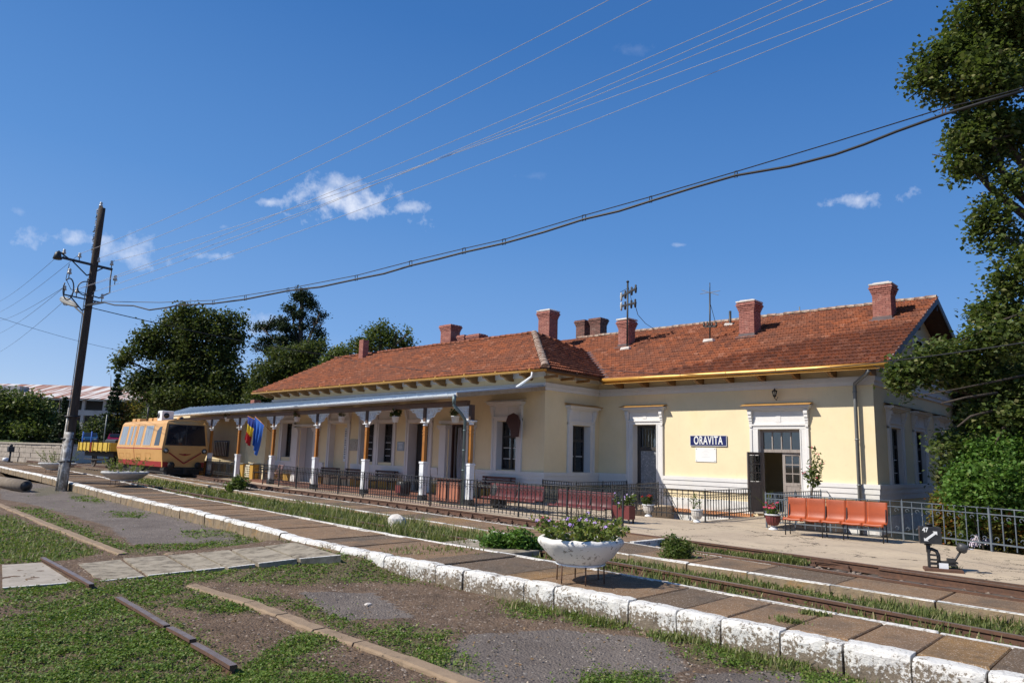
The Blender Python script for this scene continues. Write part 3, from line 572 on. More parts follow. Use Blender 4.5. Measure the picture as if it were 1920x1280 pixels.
# kerb strip of worn concrete running through the foreground
kb=bpy.data.objects.new('kerb',None); C.objects.link(kb); kb['kind']='structure'; kb.location=(-9,5,ZF)
K1=[(-130,905),(-40,930),(0,946),(80,979),(160,1011),(232,1039)]; K2=[(360,1098),(470,1131),(600,1181),(760,1236),(905,1290),(1100,1365)]
for K in (K1,K2):
    W_=[at(a,b,-.28) for a,b in K]
    for p,q in zip(W_[:-1],W_[1:]):
        L=(q-p).length; n=max(1,round(L/1.0)); d=(q-p)/n
        for i in range(n):
            a=p+d*i; b=p+d*(i+1)-d.normalized()*random.uniform(.008,.03); s=V(-d.y,d.x,0).normalized()*random.uniform(.082,.10); vs=[]; NN=5; fs=[]
            for k in range(NN+1):
                c=a.lerp(b,k/NN); j=[random.uniform(-.014,.014) for _ in range(4)]; z=-.262+random.uniform(-.007,.007)
                vs+=[(c-s*1.05+V(0,0,-.12+.0)),(c-s*(1+j[0]*6)+V(0,0,0)),(c-s*.8+V(0,0,.0)),(c+s*.8),(c+s*(1+j[1]*6)),(c+s*1.05+V(0,0,-.12))]
                for w,hh in zip(range(6),(-.1,-.02,0,.003,-.018,-.1)): vs[-6+w]=(vs[-6+w].x,vs[-6+w].y,z+hh)
            for k in range(NN):
                for w in range(5): fs.append((k*6+w,k*6+w+1,(k+1)*6+w+1,(k+1)*6+w))
            mb=MB(); mb.add(vs,fs+[tuple(range(5,-1,-1)),tuple(NN*6+w for w in range(6))]); mb.build('kerb_stone',CURBM,kb)
# crossing path of concrete slabs towards the platform
pp=bpy.data.objects.new('footpath',None); C.objects.link(pp); pp['kind']='structure'; pp.location=(-13,5,ZF)
FAR=[(-420,1105),(-200,1078),(-90,1066),(0,1059),(82,1054),(142,1056),(228,1047),(312,1041),(368,1036),(432,1030),(494,1023),(556,1016)]
NEAR=[(-480,1190),(-300,1150),(-150,1120),(0,1103),(143,1091),(186,1089),(275,1079),(365,1069),(425,1064),(482,1057),(560,1048),(642,1040)]
ZP=[-.283]*6+[-.276,-.252,-.215,-.165,-.10,-.02]
for i in range(len(FAR)-1):
    a,b,c,d=at(*FAR[i],ZP[i]),at(*FAR[i+1],ZP[i+1]),at(*NEAR[i+1],ZP[i+1]),at(*NEAR[i],ZP[i])
    if i==4: continue
    g=.03; cen=(a+b+c+d)/4; q=[]
    for p,nb in ((a,b),(b,a),(c,d),(d,c)): q.append(p+(nb-p).normalized()*g+V(0,0,random.uniform(-.008,.008)))
    mb=MB(); mb.plate([q[3],q[2],q[1],q[0]],.16); mb.build('paving_slab',PATHM if i>4 else CONC,pp)
    s0,s1=q[3],q[2]; e=(q[0]-q[3]).normalized()*.075; e2=(q[1]-q[2]).normalized()*.075
    mb=MB(); mb.plate([s0+V(0,0,.006),s1+V(0,0,.006),s1+e2*.8+V(0,0,.006),s0+e*.8+V(0,0,.006)],.012); mb.build('painted_edge',PLINE,pp)
# ================================================================ THE STATION BUILDING
ST=thing('station_building','long single-storey cream station building with white trim and red tiled roof','station',(-24,28,0))
RVL=MB()
def wallpanel(mb,ax,c,u0,u1,z0,z1,holes,dep,out):
    """wall skin on plane ax=c ('y' or 'x') with openings; dep = reveal depth (signed inward), out unused"""
    us=sorted({u0,u1,*[h[0] for h in holes],*[h[1] for h in holes]}); zs=sorted({z0,z1,*[h[2] for h in holes],*[h[3] for h in holes]})
    P=(lambda u,z,d=0:(u,c+d,z)) if ax=='y' else (lambda u,z,d=0:(c+d,u,z))
    inh=lambda u,z: any(h[0]<u<h[1] and h[2]<z<h[3] for h in holes)
    for a,b in zip(us[:-1],us[1:]):
        for e,g in zip(zs[:-1],zs[1:]):
            if inh((a+b)/2,(e+g)/2): continue
            mb.add([P(a,e),P(b,e),P(b,g),P(a,g)],[(0,1,2,3)]); mb.add([P(a,e,dep),P(b,e,dep),P(b,g,dep),P(a,g,dep)],[(3,2,1,0)])
    for (a,b,e,g) in holes:
        RVL.mark()
        for (s,t) in (((a,e),(a,g)),((a,g),(b,g)),((b,g),(b,e)),((b,e),(a,e))):
            RVL.add([P(*s),P(*t),P(*t,dep),P(*s,dep)],[(0,1,2,3)])
HR=[(-17.35,-16.2,0.0,3.2),(-11.85,-10.29,0.0,2.98)]
HL=[(-21.78,-20.65,1.2,3.22),(-24.87,-23.66,.02,3.13),(-27.7,-26.25,.02,3.2),(-30.1,-28.97,1.3,3.22),(-31.65,-30.5,1.3,3.22),(-34.5,-32.9,.5,3.25),(-37.6,-36.1,.02,3.1),(-39.6,-38.5,1.38,3.34)]
HJ=[(24.08,25.3,1.17,3.12)]
HG=[(27.55,28.75,1.08,3.1),(30.6,31.8,1.08,3.1),(33.8,35.0,1.08,3.1),(31.4,32.4,5.9,6.75)]
WT=5.35
mb=MB()
wallpanel(mb,'y',26.0,-19.15,-7.8,-1.2,WT,HR,.45,1); wallpanel(mb,'y',22.33,-41,-19.15,-1.2,WT,HL,.45,1)
wallpanel(mb,'x',-19.15,22.33,26.0,-1.2,WT,HJ,-.42,1); 
wallpanel(mb,'x',-7.8,26.0,37.8,-1.3,WT,HG[:3],-.22,1)
mb.box(-41,-40.6,22.34,32,-1.2,WT); mb.box(-41,-8.3,37.4,37.8,-1.2,WT)
mb.add([(-7.8,26,WT),(-7.8,37.8,WT),(-7.8,31.9,8.16)],[(0,1,2)])
mb.box(-41,-19.7,22.8,37,-.05,.0); mb.box(-19.6,-8.3,26.47,37,-.05,.012)   # floors
mb.box(-40.9,-8.4,30.3,30.5,0,WT); mb.box(-14.6,-14.4,26.5,30.3,0,WT)          # inner partitions
mb.box(-56,-41.02,22.33,22.7,-.1,4.25); mb.box(-43.5,-41.02,22.05,22.33,-.1,3.9)   # low wing under the canopy
mb.build('wall',YEL,ST)
RVL.build('reveal',WHT,ST)
# horizontal mouldings
def band(mb,ax,c,u0,u1,z0,z1,pr):
    if ax=='y': mb.box(u0,u1,c-pr,c+.002,z0,z1)
    else: mb.box(c-.002,c+pr,u0,u1,z0,z1)
def split(u0,u1,gaps):
    r=[];a=u0
    for g0,g1 in sorted(gaps): r.append((a,g0)); a=g1
    r.append((a,u1)); return [(p,q) for p,q in r if q-p>.05]
mb=MB(); 
for ax,c,u0,u1,gaps in (('y',26.0,-19.15+.003,-7.8,[(-17.67,-15.88),(-12.15,-9.95)]),('y',22.33,-41,-19.15,[(-25.5,-23.0),(-27.95,-25.95),(-35.0,-32.4),(-38.1,-35.5)]),('x',-19.15,22.33,25.885,[]),('x',-7.8,26.0,37.8,[])):
    for a,b in split(u0,u1,gaps):
        for z0,z1,pr in ((1.02,1.16,.10),(.84,1.018,.075),(.64,.838,.05)): 
            e=.002 if ax=='x' else pr
            band(mb,ax,c,a+(.003 if ax=='x' else 0),b+(pr if (ax=='y' and abs(b-u1)<.01) else 0),z0,z1,pr)
    for z0,z1,pr in ((4.60,4.76,.11),(4.46,4.598,.06),(5.0,5.34,.06)): band(mb,ax,c,u0+(.003 if ax=='x' else 0),u1+(pr if ax=='y' else 0),z0,z1,pr)
mb.build('moulding',WHT,ST)
mb=MB()
for a,b in split(-19.15,-7.8+.04,[(-17.67,-15.88),(-12.15,-9.95)]): mb.mark(); mb.box(a,b,25.955,26.002,-.08,.34); mb.mark(); mb.box(a,b,25.95,26.002,-1.1,-.22)
mb.mark(); mb.box(-7.8-.002,-7.755,26.003,37.8,-.45,.12)
mb.build('plinth',WHT2,ST)
mb=MB(); mb.box(-15.4,-12.1,25.86,25.95,-.2,-.085); mb.box(-9.9,-7.7,25.86,25.95,-.2,-.085); mb.build('plinth_ledge',ORL,ST)
mb=MB()
for a,b in split(-41,-19.15,[(-25.5,-23.0),(-27.95,-25.95),(-35.0,-32.4),(-38.1,-35.5)]): mb.mark(); mb.box(a,b,22.29,22.332,0,.42)
mb.build('plinth',YEL2,ST)
# window and door surrounds
def surround(u0,u1,z0,z1,ax='y',c=26.0,capc=GOLDD,w=.3,cap=True,capz=None,wl_=None,full=False,capw=.28):
    """white architrave with consoles and a projecting cap; built in local (u, d outwards, z)"""
    mb=MB(); T=(lambda u0,u1,d0,d1,z0,z1: mb.box(u0,u1,c-d1,c-d0,z0,z1)) if ax=='y' else (lambda u0,u1,d0,d1,z0,z1: mb.box(c+d0,c+d1,u0,u1,z0,z1))
    zb=z0 if full else 1.162
    for s,(a,b) in enumerate(((u0-w,u0),(u1,u1+w))):
        T(a,b,-.002,.05,zb,z1+.02); 
        o=(a,a+.09) if s==0 else (b-.09,b); T(o[0],o[1],.05,.085,zb,z1+.02)
        i=(b-.035,b+.004) if s==0 else (a-.004,a+.035); T(i[0],i[1],.05,.07,zb,z1)
    T(u0-w,u1+w,-.002,.055,z1+.021,z1+.2); T(u0-w+.02,u1+w-.02,.055,.095,z1+.14,z1+.2)
    o=mb.build('surround',WHT,ST)
    if cap:
        z=capz or z1+.62; mb=MB(); zz=z1+.2
        T=(lambda u0,u1,d0,d1,z0,z1: mb.box(u0,u1,c-d1,c-d0,z0,z1)) if ax=='y' else (lambda u0,u1,d0,d1,z0,z1: mb.box(c+d0,c+d1,u0,u1,z0,z1))
        T(u0-w+.13,u1+w-.13,-.002,.03,zz+.001,z-.17)
        T(u0-w-.14,u1+w+.14,-.002,.30,z-.08,z); T(u0-w-.09,u1+w+.09,-.002,.22,z-.125,z-.081); T(u0-w-.05,u1+w+.05,-.002,.15,z-.17,z-.126)
        T((u0+u1)/2-.09,(u0+u1)/2+.09,.03,.045,zz+.06,z-.2)
        for a,b in ((u0-w-.02,u0-w+.12),(u1+w-.12,u1+w+.02)):   # scrolled consoles
            for k,(d,h0,h1) in enumerate(((.2,0,.13),(.165,.13,.26),(.13,.26,.36),(.10,.36,.45),(.085,.45,.52),(.105,.52,.60))): T(a+.004*k,b-.004*k,-.002,d,z-.171-h1,z-.171-h0-.001)
        mb.build('cornice',WHT,ST)
        mb=MB(); zc=z+.002
        if ax=='y':
            a,b=u0-w-.2,u1+w+.2; mb.add([(a,c-.38,zc),(b,c-.38,zc),(b-.02,c,zc+.09),(a+.02,c,zc+.09),(a,c-.38,zc+.02),(b,c-.38,zc+.02),(b-.02,c,zc+.11),(a+.02,c,zc+.11)],[(0,3,2,1),(4,5,6,7),(0,1,5,4),(1,2,6,5),(3,0,4,7)])
        else:
            a,b=u0-w-.2,u1+w+.2; mb.add([(c+.38,a,zc),(c+.38,b,zc),(c,b,zc+.09),(c,a,zc+.09),(c+.38,a,zc+.02),(c+.38,b,zc+.02),(c,b,zc+.11),(c,a,zc+.11)],[(0,3,2,1),(4,5,6,7),(0,1,5,4),(1,2,6,5),(3,0,4,7)])
        mb.build('cap_sheet',capc,ST)
def window(u0,u1,z0,z1,ax,c,dep,trans=.68,panes=(2,3),mat=DARKF,sill=True,curtain=True):
    """casement window set at depth dep in the wall: frame, glazing bars, panes"""
    mb=MB(); s=-1 if ax=='y' else 1
    def T(a,b,d0,d1,e,g,m=mb):
        if ax=='y': m.box(a,b,c+dep-d1,c+dep-d0,e,g)
        else: m.box(c-dep+d0,c-dep+d1,a,b,e,g)
    zt=z0+(z1-z0)*trans; um=(u0+u1)/2; fw=.065
    T(u0,u0+fw,0,.07,z0,z1);T(u1-fw,u1,0,.07,z0,z1);T(u0+fw,u1-fw,0,.07,z0,z0+fw);T(u0+fw,u1-fw,0,.07,z1-fw,z1);T(u0+fw,u1-fw,-.002,.085,zt-.05,zt+.05);T(um-.045,um+.045,-.002,.08,z0+fw,zt-.05);T(um-.03,um+.03,0,.06,zt+.05,z1-fw)
    fr=mb.build('window',mat,ST)
    b=MB(); n=0
    for k in range(1,panes[1]):
        z=z0+(zt-z0)*k/panes[1]; T(u0+fw,um-.045,.01,.04,z-.014,z+.014,b); T(um+.045,u1-fw,.01,.04,z-.014,z+.014,b)
    b.build('glazing_bar',WPAINT if mat is DARKF else mat,fr)
    for (a,e,z_,g) in ((u0+fw,um-.045,z0+fw,zt-.05),(um+.045,u1-fw,z0+fw,zt-.05),(u0+fw,um-.03,zt+.05,z1-fw),(um+.03,u1-fw,zt+.05,z1-fw)):
        p=MB(); T(a,e,.02,.026,z_,g,p); p.build('pane',GLASS,fr)
    if curtain:
        k=MB(); N=18
        for (a,e) in ((u0+fw,u0+(um-u0)*.75),(u1-(u1-um)*.75,u1-fw)):
            vs=[];
            for i in range(N+1):
                u=a+(e-a)*i/N; d=-.12+.02*math.sin(i*1.9)
                for z in (z0+fw,z1-fw): vs.append((u,c+dep-d,z) if ax=='y' else (c-dep+d,u,z))
            k.add(vs,[(2*i,2*i+2,2*i+3,2*i+1) for i in range(N)])
        k.build('curtain',CURT,fr)
surround(-17.35,-16.2,0,3.2,capz=3.93,full=True,w=.31)
surround(-11.85,-10.29,0,2.98,capz=3.84,full=True,w=.31)
surround(-21.78,-20.65,1.2,3.22,c=22.33,capz=4.02,capc=WHT)
surround(-30.1,-28.97,1.3,3.22,c=22.33,capz=4.0,capc=WHT,w=.22); surround(-31.65,-30.5,1.3,3.22,c=22.33,capz=3.99,capc=WHT,w=.18)
surround(-34.5,-32.9,.5,3.25,c=22.33,capz=4.0,capc=WHT,w=.25,full=True); surround(-39.6,-38.5,1.38,3.34,c=22.33,capz=4.0,capc=WHT,w=.3)
surround(24.08,25.3,1.17,3.12,ax='x',c=-19.15,capz=3.93,w=.3)
for h in HG[:3]: surround(*h,ax='x',c=-7.8,capz=3.85,w=.28,capc=GREYP)
surround(-27.7,-26.25,0.02,3.2,c=22.33,capz=4.0,capc=WHT,full=True,w=.25)
# pilastered doorways of the long wing
mb=MB()
for (u0,u1,z1) in ((-24.87,-23.66,3.13),(-37.6,-36.1,3.1)):
    for a,b in ((u0-.5,u0-.08),(u1+.08,u1+.5)):
        mb.mark(); mb.box(a,b,22.18,22.33,.02,z1-.25); mb.box(a-.05,b+.05,22.12,22.33,z1-.249,z1-.16); mb.box(a-.09,b+.09,22.08,22.33,z1-.159,z1-.05); mb.box(a-.03,b+.03,22.14,22.33,.021,.3)
    mb.box(u0-.6,u1+.6,22.2,22.33,z1+.02,z1+.16)
mb.build('pilaster',WHT,ST)
# windows
window(-21.78,-20.65,1.2,3.22,'y',22.33,.36); window(-30.1,-28.97,1.3,3.22,'y',22.33,.40,panes=(2,4)); window(-31.65,-30.5,1.3,3.22,'y',22.33,.40,panes=(2,4))
window(24.08,25.3,1.17,3.12,'x',-19.15,.36,panes=(2,2))
for h in HG[:3]: window(*h,'x',-7.8,.17,panes=(2,3),curtain=False)
mb=MB(); mb.box(-39.6,-38.5,22.7,22.74,1.38,3.34); mb.build('blind',CURT,ST); window(-39.6,-38.5,1.38,3.34,'y',22.33,.34,panes=(1,1),trans=.995,curtain=False)
mb=MB(); mb.box(-34.5,-32.9,22.6,22.75,.5,3.25); mb.build('blind_niche',YEL,ST)
def panelled_leaf(mb,W_,H,glz,gh,th=.045):
    """door leaf in local x (width), y (thickness), z"""
    s=.1
    mb.box(0,s,0,th,0,H);mb.box(W_-s,W_,0,th,0,H);mb.box(s,W_-s,0,th,0,.14);mb.box(s,W_-s,0,th,H-.1,H)
    if glz:
        mb.box(s,W_-s,0,th,gh-.06,gh+.06)
        mb.box(s+.004,W_-s-.004,.012,.033,.14,gh-.06); mb.box(s+.05,W_-s-.05,.002,.043,.22,gh*.5-.04); mb.box(s+.05,W_-s-.05,.002,.043,gh*.5+.04,gh-.14)
        for k in (1,2): z=gh+.06+(H-.1-gh-.06)*k/3; mb.box(s,W_-s,.004,th-.004,z-.018,z+.018)
        mb.box(W_/2-.014,W_/2+.014,.008,th-.008,gh+.06,H-.1)
    else:
        n=5
        for k in range(n): z0=.14+(H-.24)*k/n; z1=.14+(H-.24)*(k+1)/n; mb.box(s+.003,W_-s-.003,.012,.033,z0,z1-.03); mb.box(s,W_-s,0,th,z1-.03,z1)
def leaf_part(name,x,y,z,rz,W_,H,mat,glz,gh,parent):
    mb=MB(); panelled_leaf(mb,W_,H,glz,gh); o=mb.build(name,mat,parent,local=True); o.location=Vector((x,y,z))-parent.location; o.rotation_euler=(0,0,rz)
    if glz:
        for k in range(3):
            z0=gh+.06+(H-.1-gh-.06)*k/3+.018; z1=gh+.06+(H-.1-gh-.06)*(k+1)/3-.018
            for a,b in ((.1,W_/2-.014),(W_/2+.014,W_-.1)): p=MB(); p.box(a,b,.019,.025,z0,z1); g=p.build('pane',GLASS,o,local=True)
    h=MB(); h.tube([(W_-.05,-.02,gh*.98 if glz else 1),(W_-.05,-.07,gh*.98 if glz else 1),(W_-.16,-.07,gh*.98 if glz else 1)],.012,6); h.build('door_handle',BLK,o,local=True)
    return o
# ticket hall door: frame, transom with four lights, left leaf thrown open, right leaf ajar
mb=MB(); y0,y1=26.16,26.26
mb.box(-11.85,-11.76,y0,y1,0,2.98);mb.box(-10.38,-10.29,y0,y1,0,2.98);mb.box(-11.76,-10.38,y0,y1,2.89,2.98);mb.box(-11.76,-10.38,y0-.02,y1,2.16,2.27)
for k in range(1,4): x=-11.76+1.38*k/4; mb.box(x-.02,x+.02,y0+.02,y1-.02,2.27,2.89)
dr=mb.build('door',WOODL,ST)
for k in range(4): a=-11.76+1.38*k/4+.02; p=MB(); p.box(a,a+.305,y0+.05,y0+.056,2.27,2.89); p.build('pane',GLASS,dr)
leaf_part('door_leaf',-11.75,25.98,.03,math.radians(-112),.70,2.12,WOODG,True,1.0,ST)['label']='dark grey glazed leaf standing open'
leaf_part('door_leaf',-11.06,26.2,.03,math.radians(2),.70,2.12,WOODL,True,1.0,ST)['label']='pale weathered leaf standing closed'
mb=MB(); mb.box(-12.0,-10.1,25.5,26.1,-.02,.03); mb.build('doorstep',CONC,ST)
# barred shabby door further left
mb=MB(); mb.box(-17.35,-17.2,26.3,26.4,0,3.2);mb.box(-16.28,-16.2,26.3,26.4,0,3.2);mb.box(-17.2,-16.28,26.3,26.4,3.1,3.2);mb.box(-17.2,-16.28,26.27,26.4,2.16,2.3)
d2=mb.build('door',DARKF,ST)
p=MB(); p.box(-17.2,-16.28,26.36,26.37,2.3,3.1); p.build('pane',GLASS,d2)
mb=MB()
for k in range(6): x=-17.1+.15*k; mb.tube([(x,26.31,2.3),(x,26.31,3.08)],.011,5)
mb.build('grille',IRONB,d2)
GRD=M('flaking_grey_door',(.25,.26,.28),(.16,.17,.19),.8,8,30,.3,dirt=(.5,.5,.5),dsc=16,dlo=.55,dhi=.62)
mb=MB(); panelled_leaf(mb,.92,2.12,False,1); o=mb.build('door_leaf',GRD,ST,local=True); o.location=Vector((-17.2,26.33,.03))-ST.location
# canopy-side doors: open door with a lace curtain, dark passages
def hang_curtain(x0,x1,y,z0,z1,parent,mat,name='curtain'):
    mb=MB(); N=26; vs=[];
    for i in range(N+1):
        t=i/N
        for j in range(9):
            s=j/8; w=(.55+.45*math.sin(s*2.4+.3)) ; x=(x0+x1)/2+(t-.5)*(x1-x0)*w+.05*s; vs.append((x,y+.035*math.sin(i*1.7+s*2)-.0,z1-(z1-z0)*s+.02*math.sin(i*1.7)*(j==8)))
    mb.smooth=True; mb.add(vs,[(i*9+j,i*9+j+1,(i+1)*9+j+1,(i+1)*9+j) for i in range(N) for j in range(8)]); return mb.build(name,mat,parent)
LACE=M('lace_curtain',(.42,.42,.44),(.28,.28,.30),.9,30)
mb=MB(); mb.box(-24.87,-24.79,22.5,22.6,0,3.13);mb.box(-23.74,-23.66,22.5,22.6,0,3.13);mb.box(-24.79,-23.74,22.5,22.6,3.05,3.13); d=mb.build('door',BRN,ST)
hang_curtain(-24.60,-24.22,22.58,.55,3.0,d,LACE)
mb=MB(); mb.box(-23.72,-23.68,22.62,23.3,.02,3.0); mb.build('door_leaf',BRN,ST)
mb=MB(); mb.box(-27.0,-26.3,22.68,22.75,0,3.1);mb.box(-27.66,-27.0,22.76,22.8,0,3.1); mb.build('door',DARKF,ST)
mb=MB(); mb.box(-37.6,-36.1,22.72,22.76,0,3.1); mb.box(-36.9,-36.84,22.69,22.72,0,3.1); mb.build('door',CURT,ST)
# small barred window of the low wing
mb=MB(); x0,x1=-48.4,-46.3; mb.box(x0,x1,22.27,22.33,1.25,2.28); o=mb.build('window',IRONB,ST)
mb=MB(); mb.box(x0+.12,x1-.12,22.255,22.27,1.35,2.18); mb.build('pane',DGLASS,o)
mb=MB()
for k in range(8): x=x0+.25+k*.23; mb.tube([(x,22.22,1.3),(x,22.22,2.22)],.02,5)
mb.build('grille',WPAINT,o)
# ---------------------------------------------------------------- tiled roofs
EAVL=(21.45,5.22,.48); EAVR=(25.05,5.08,.485)
def zL(y): return 5.22+.48*(y-21.45)
def zH(x): return 5.22+.48*(-18.4-x)
def zR(y): return 5.08+.485*(y-25.05)
faces=[ # plan polygon, height function, eave direction 'u' and upslope 'v'
 ('L',[(-41.9,21.45),(-18.4,21.45),(-24.05,27.1),(-41.9,27.1)],lambda x,y:zL(y),(1,0),(0,1)),
 ('Lr',[(-41.9,27.1),(-24.05,27.1),(-18.4,32.75),(-41.9,32.75)],lambda x,y:7.932-.48*(y-27.1),(-1,0),(0,-1)),
 ('H',[(-18.4,21.45),(-18.4,25.34),(-22.12,29.02),(-24.05,27.1)],lambda x,y:zH(x),(0,1),(-1,0)),
 ('R',[(-18.4,25.05),(-7.03,25.05),(-7.03,31.9),(-30,31.9),(-30,29.02),(-22.12,29.02),(-18.4,25.34)],lambda x,y:zR(y),(1,0),(0,1)),
 ('Rr',[(-7.03,31.9),(-7.03,38.75),(-30,38.75),(-30,31.9)],lambda x,y:zR(63.8-y),(-1,0),(0,-1))]
mb=MB()
for nm,poly,zf,u,v in faces: mb.plate([(x,y,zf(x,y)-.02) for x,y in (poly if sum(poly[i][0]*poly[(i+1)%len(poly)][1]-poly[(i+1)%len(poly)][0]*poly[i][1] for i in range(len(poly)))>0 else poly[::-1])],.07)
roof=mb.build('roof',WOODD,ST)
TW,TE=.235,.37
def tile_mesh():
    # two rolls, flat pan between, lower end thicker and lifted
    prof=[(0,.0),(.03,.028),(.06,.03),(.085,.004),(.14,.004),(.165,.026),(.195,.028),(.222,.002)]
    L=TE+.07; vs=[]
    for (a,h) in prof: vs.append((a,0,h+.058)); 
    for (a,h) in prof: vs.append((a,L,h*.9-.022))
    for (a,h) in prof: vs.append((a,.002,h*.2+.0))
    n=len(prof); fs=[]
    for i in range(n-1): fs.append((i,i+1,n+i+1,n+i)); fs.append((2*n+i,2*n+i+1,i+1,i))
    return np.array(vs,float),fs
tv,tf=tile_mesh(); tmesh=bpy.data.meshes.new('roof_tile'); tmesh.from_pydata([tuple(v) for v in tv],[],tf); tmesh.materials.append(TILE)
placed=[]
for nm,poly,zf,u,v in faces:
    if nm in('Rr',): continue
    P=np.array(poly); org=min(poly,key=lambda p:p[0]*v[0]*-1-p[1]*v[1] if False else (p[0]*v[0]+p[1]*v[1])); 
    vmin=min(p[0]*v[0]+p[1]*v[1] for p in poly); vmax=max(p[0]*v[0]+p[1]*v[1] for p in poly); umin=min(p[0]*u[0]+p[1]*u[1] for p in poly); umax=max(p[0]*u[0]+p[1]*u[1] for p in poly)
    sl=math.sqrt(1+.48**2); row=0; vv=vmin-.045
    while vv<vmax-.05:
        uu=umin; wob=random.uniform(-.006,.006)
        while uu<umax:
            cu,cv=uu+TW/2,vv+TE/sl*.5; x=u[0]*cu+v[0]*cv; y=u[1]*cu+v[1]*cv
            if inpoly(np.array([x]),np.array([y]),poly)[0] or (vv<vmin and inpoly(np.array([x+v[0]*.1]),np.array([y+v[1]*.1]),poly)[0]):
                ox,oy=u[0]*uu+v[0]*vv,u[1]*uu+v[1]*vv; z=zf(ox,oy)
                sag=.02*math.sin(ox*.45+oy*.2)*math.sin((vv-vmin)*.6)
                U3=Vector((u[0],u[1],0)); V3=Vector((v[0],v[1],.48 if nm!='R' else .485)).normalized(); N3=U3.cross(V3)
                a=random.gauss(0,.016); U3,V3=(U3*math.cos(a)+V3*math.sin(a)),(V3*math.cos(a)-U3*math.sin(a))
                placed.append((nm,Matrix(((U3.x,V3.x,N3.x,ox),(U3.y,V3.y,N3.y,oy),(U3.z,V3.z,N3.z,z+sag+wob+random.uniform(0,.008)),(0,0,0,1)))))
            uu+=TW
        vv+=TE/sl; row+=1
camv=Vector((0,0,CAMH)); 
vis=[p for p in placed if p[0]=='R' or p[0]=='H']; vis.sort(key=lambda p:(p[1].translation-camv).length); single=set(id(p) for p in vis[:300])
inv=Matrix.Translation(-ST.location)
bv=[];bf=[]
for p in placed:
    if id(p) in single:
        o=bpy.data.objects.new('roof_tile',tmesh); C.objects.link(o); o.parent=roof; o.matrix_local=inv@p[1]
    else:
        m=np.array(p[1]); w=tv@m[:3,:3].T+m[:3,3]; n=len(bv)*len(tv) ; bv.append(w); bf+= [tuple(i+n for i in f) for f in tf]
w=np.concatenate(bv)-np.array(ST.location); np_mesh('roof_tile',w,bf,TILE,roof)['kind']='stuff'
# ridge and hip cappings
def capline(p,q,name,r=.13,n=None,mat=RIDGEM,lift=.02):
    p=Vector(p);q=Vector(q); L=(q-p).length; n=n or int(L/.38); d=(q-p)/n; mb=MB(); mb.smooth=True; ax=d.normalized(); s=ax.cross(Vector((0,0,1))).normalized(); up=s.cross(ax)
    for i in range(n):
        a=p+d*i-d*.06; b=p+d*(i+1); j=up*random.uniform(-.01,.015)+s*random.uniform(-.012,.012); vs=[];fs=[]; K=7
        for t,rr in ((a,r*1.08),(b,r*.93)):
            for k in range(K): th=math.pi*(-.08+1.16*k/(K-1)); vs.append(t+j+s*math.cos(th)*rr+up*(math.sin(th)*rr*.75+lift))
        for k in range(K-1): fs.append((k,k+1,K+k+1,K+k))
        fs.append(tuple(range(K))); fs.append(tuple(range(2*K-1,K-1,-1)))
        mb.add(vs,fs)
    return mb.build(name,mat,roof)
capline((-18.42,21.47,5.24),(-24.05,27.1,7.95),'hip_tile',.17); capline((-24.05,27.1,7.95),(-22.12,29.02,7.03),'hip_tile',.12,mat=TILE)
capline((-41.9,27.1,7.95),(-24.05,27.1,7.95),'ridge_tile',.13,mat=TILE); capline((-25,31.9,8.42),(-7.03,31.9,8.42),'ridge_tile',.13)
mb=MB(); mb.plate([(-18.25,25.05,5.14),(-18.05,25.2,5.19),(-21.95,29.1,7.10),(-22.3,29.0,7.13)],.01); mb.build('valley_flashing',LEAD,roof)
mb=MB(); mb.plate([(-18.35,25.0,5.17),(-18.5,25.2,5.19),(-22.3,29.0,7.13),(-22.2,29.15,7.15)][::-1],.01); mb.build('valley_flashing',LEAD,roof)
# barge boards of the gable, purlin ends, soffit
mb=MB()
for a,b in (((-7.0,24.95,5.02),(-7.0,31.9,8.38)),((-7.0,31.9,8.38),(-7.0,38.85,5.02))):
    a=Vector(a);b=Vector(b); mb.plate([a+V(0,0,.05),a+V(0,0,-.2),b+V(0,0,-.2),b+V(0,0,.05)] if b.z>a.z else [a+V(0,0,.05),a+V(0,0,-.2),b+V(0,0,-.2),b+V(0,0,.05)],.04)
mb.build('barge_board',BARGE,roof)
mb=MB(); mb.plate([(-41.94,21.4,5.22),(-41.94,21.4,5.05),(-41.94,27.1,7.75),(-41.94,27.1,7.95)],.04); mb.build('barge_board',WOODO,roof)
mb=MB()
for y,z in ((26.6,5.6),(29.2,6.85),(31.9,8.0),(34.6,6.85),(37.2,5.6)): mb.mark(); mb.box(-7.79,-7.04,y-.08,y+.08,z-.12,z+.04)
mb.build('purlin_end',WOODD,roof)
# attic window in the gable
mb=MB(); mb.box(-7.8,-7.74,31.4-.5,32.4-.0,5.9,6.8); o=mb.build('window',WHT,ST); mb=MB(); mb.box(-7.745,-7.73,31.1,32.2,5.98,6.7); mb.build('pane',DGLASS,o)
mb=MB(); mb.box(-7.81,-7.7,30.8,32.5,6.8,6.9); mb.box(-7.81,-7.72,30.85,32.45,5.82,5.9); mb.build('surround',WHT,ST)
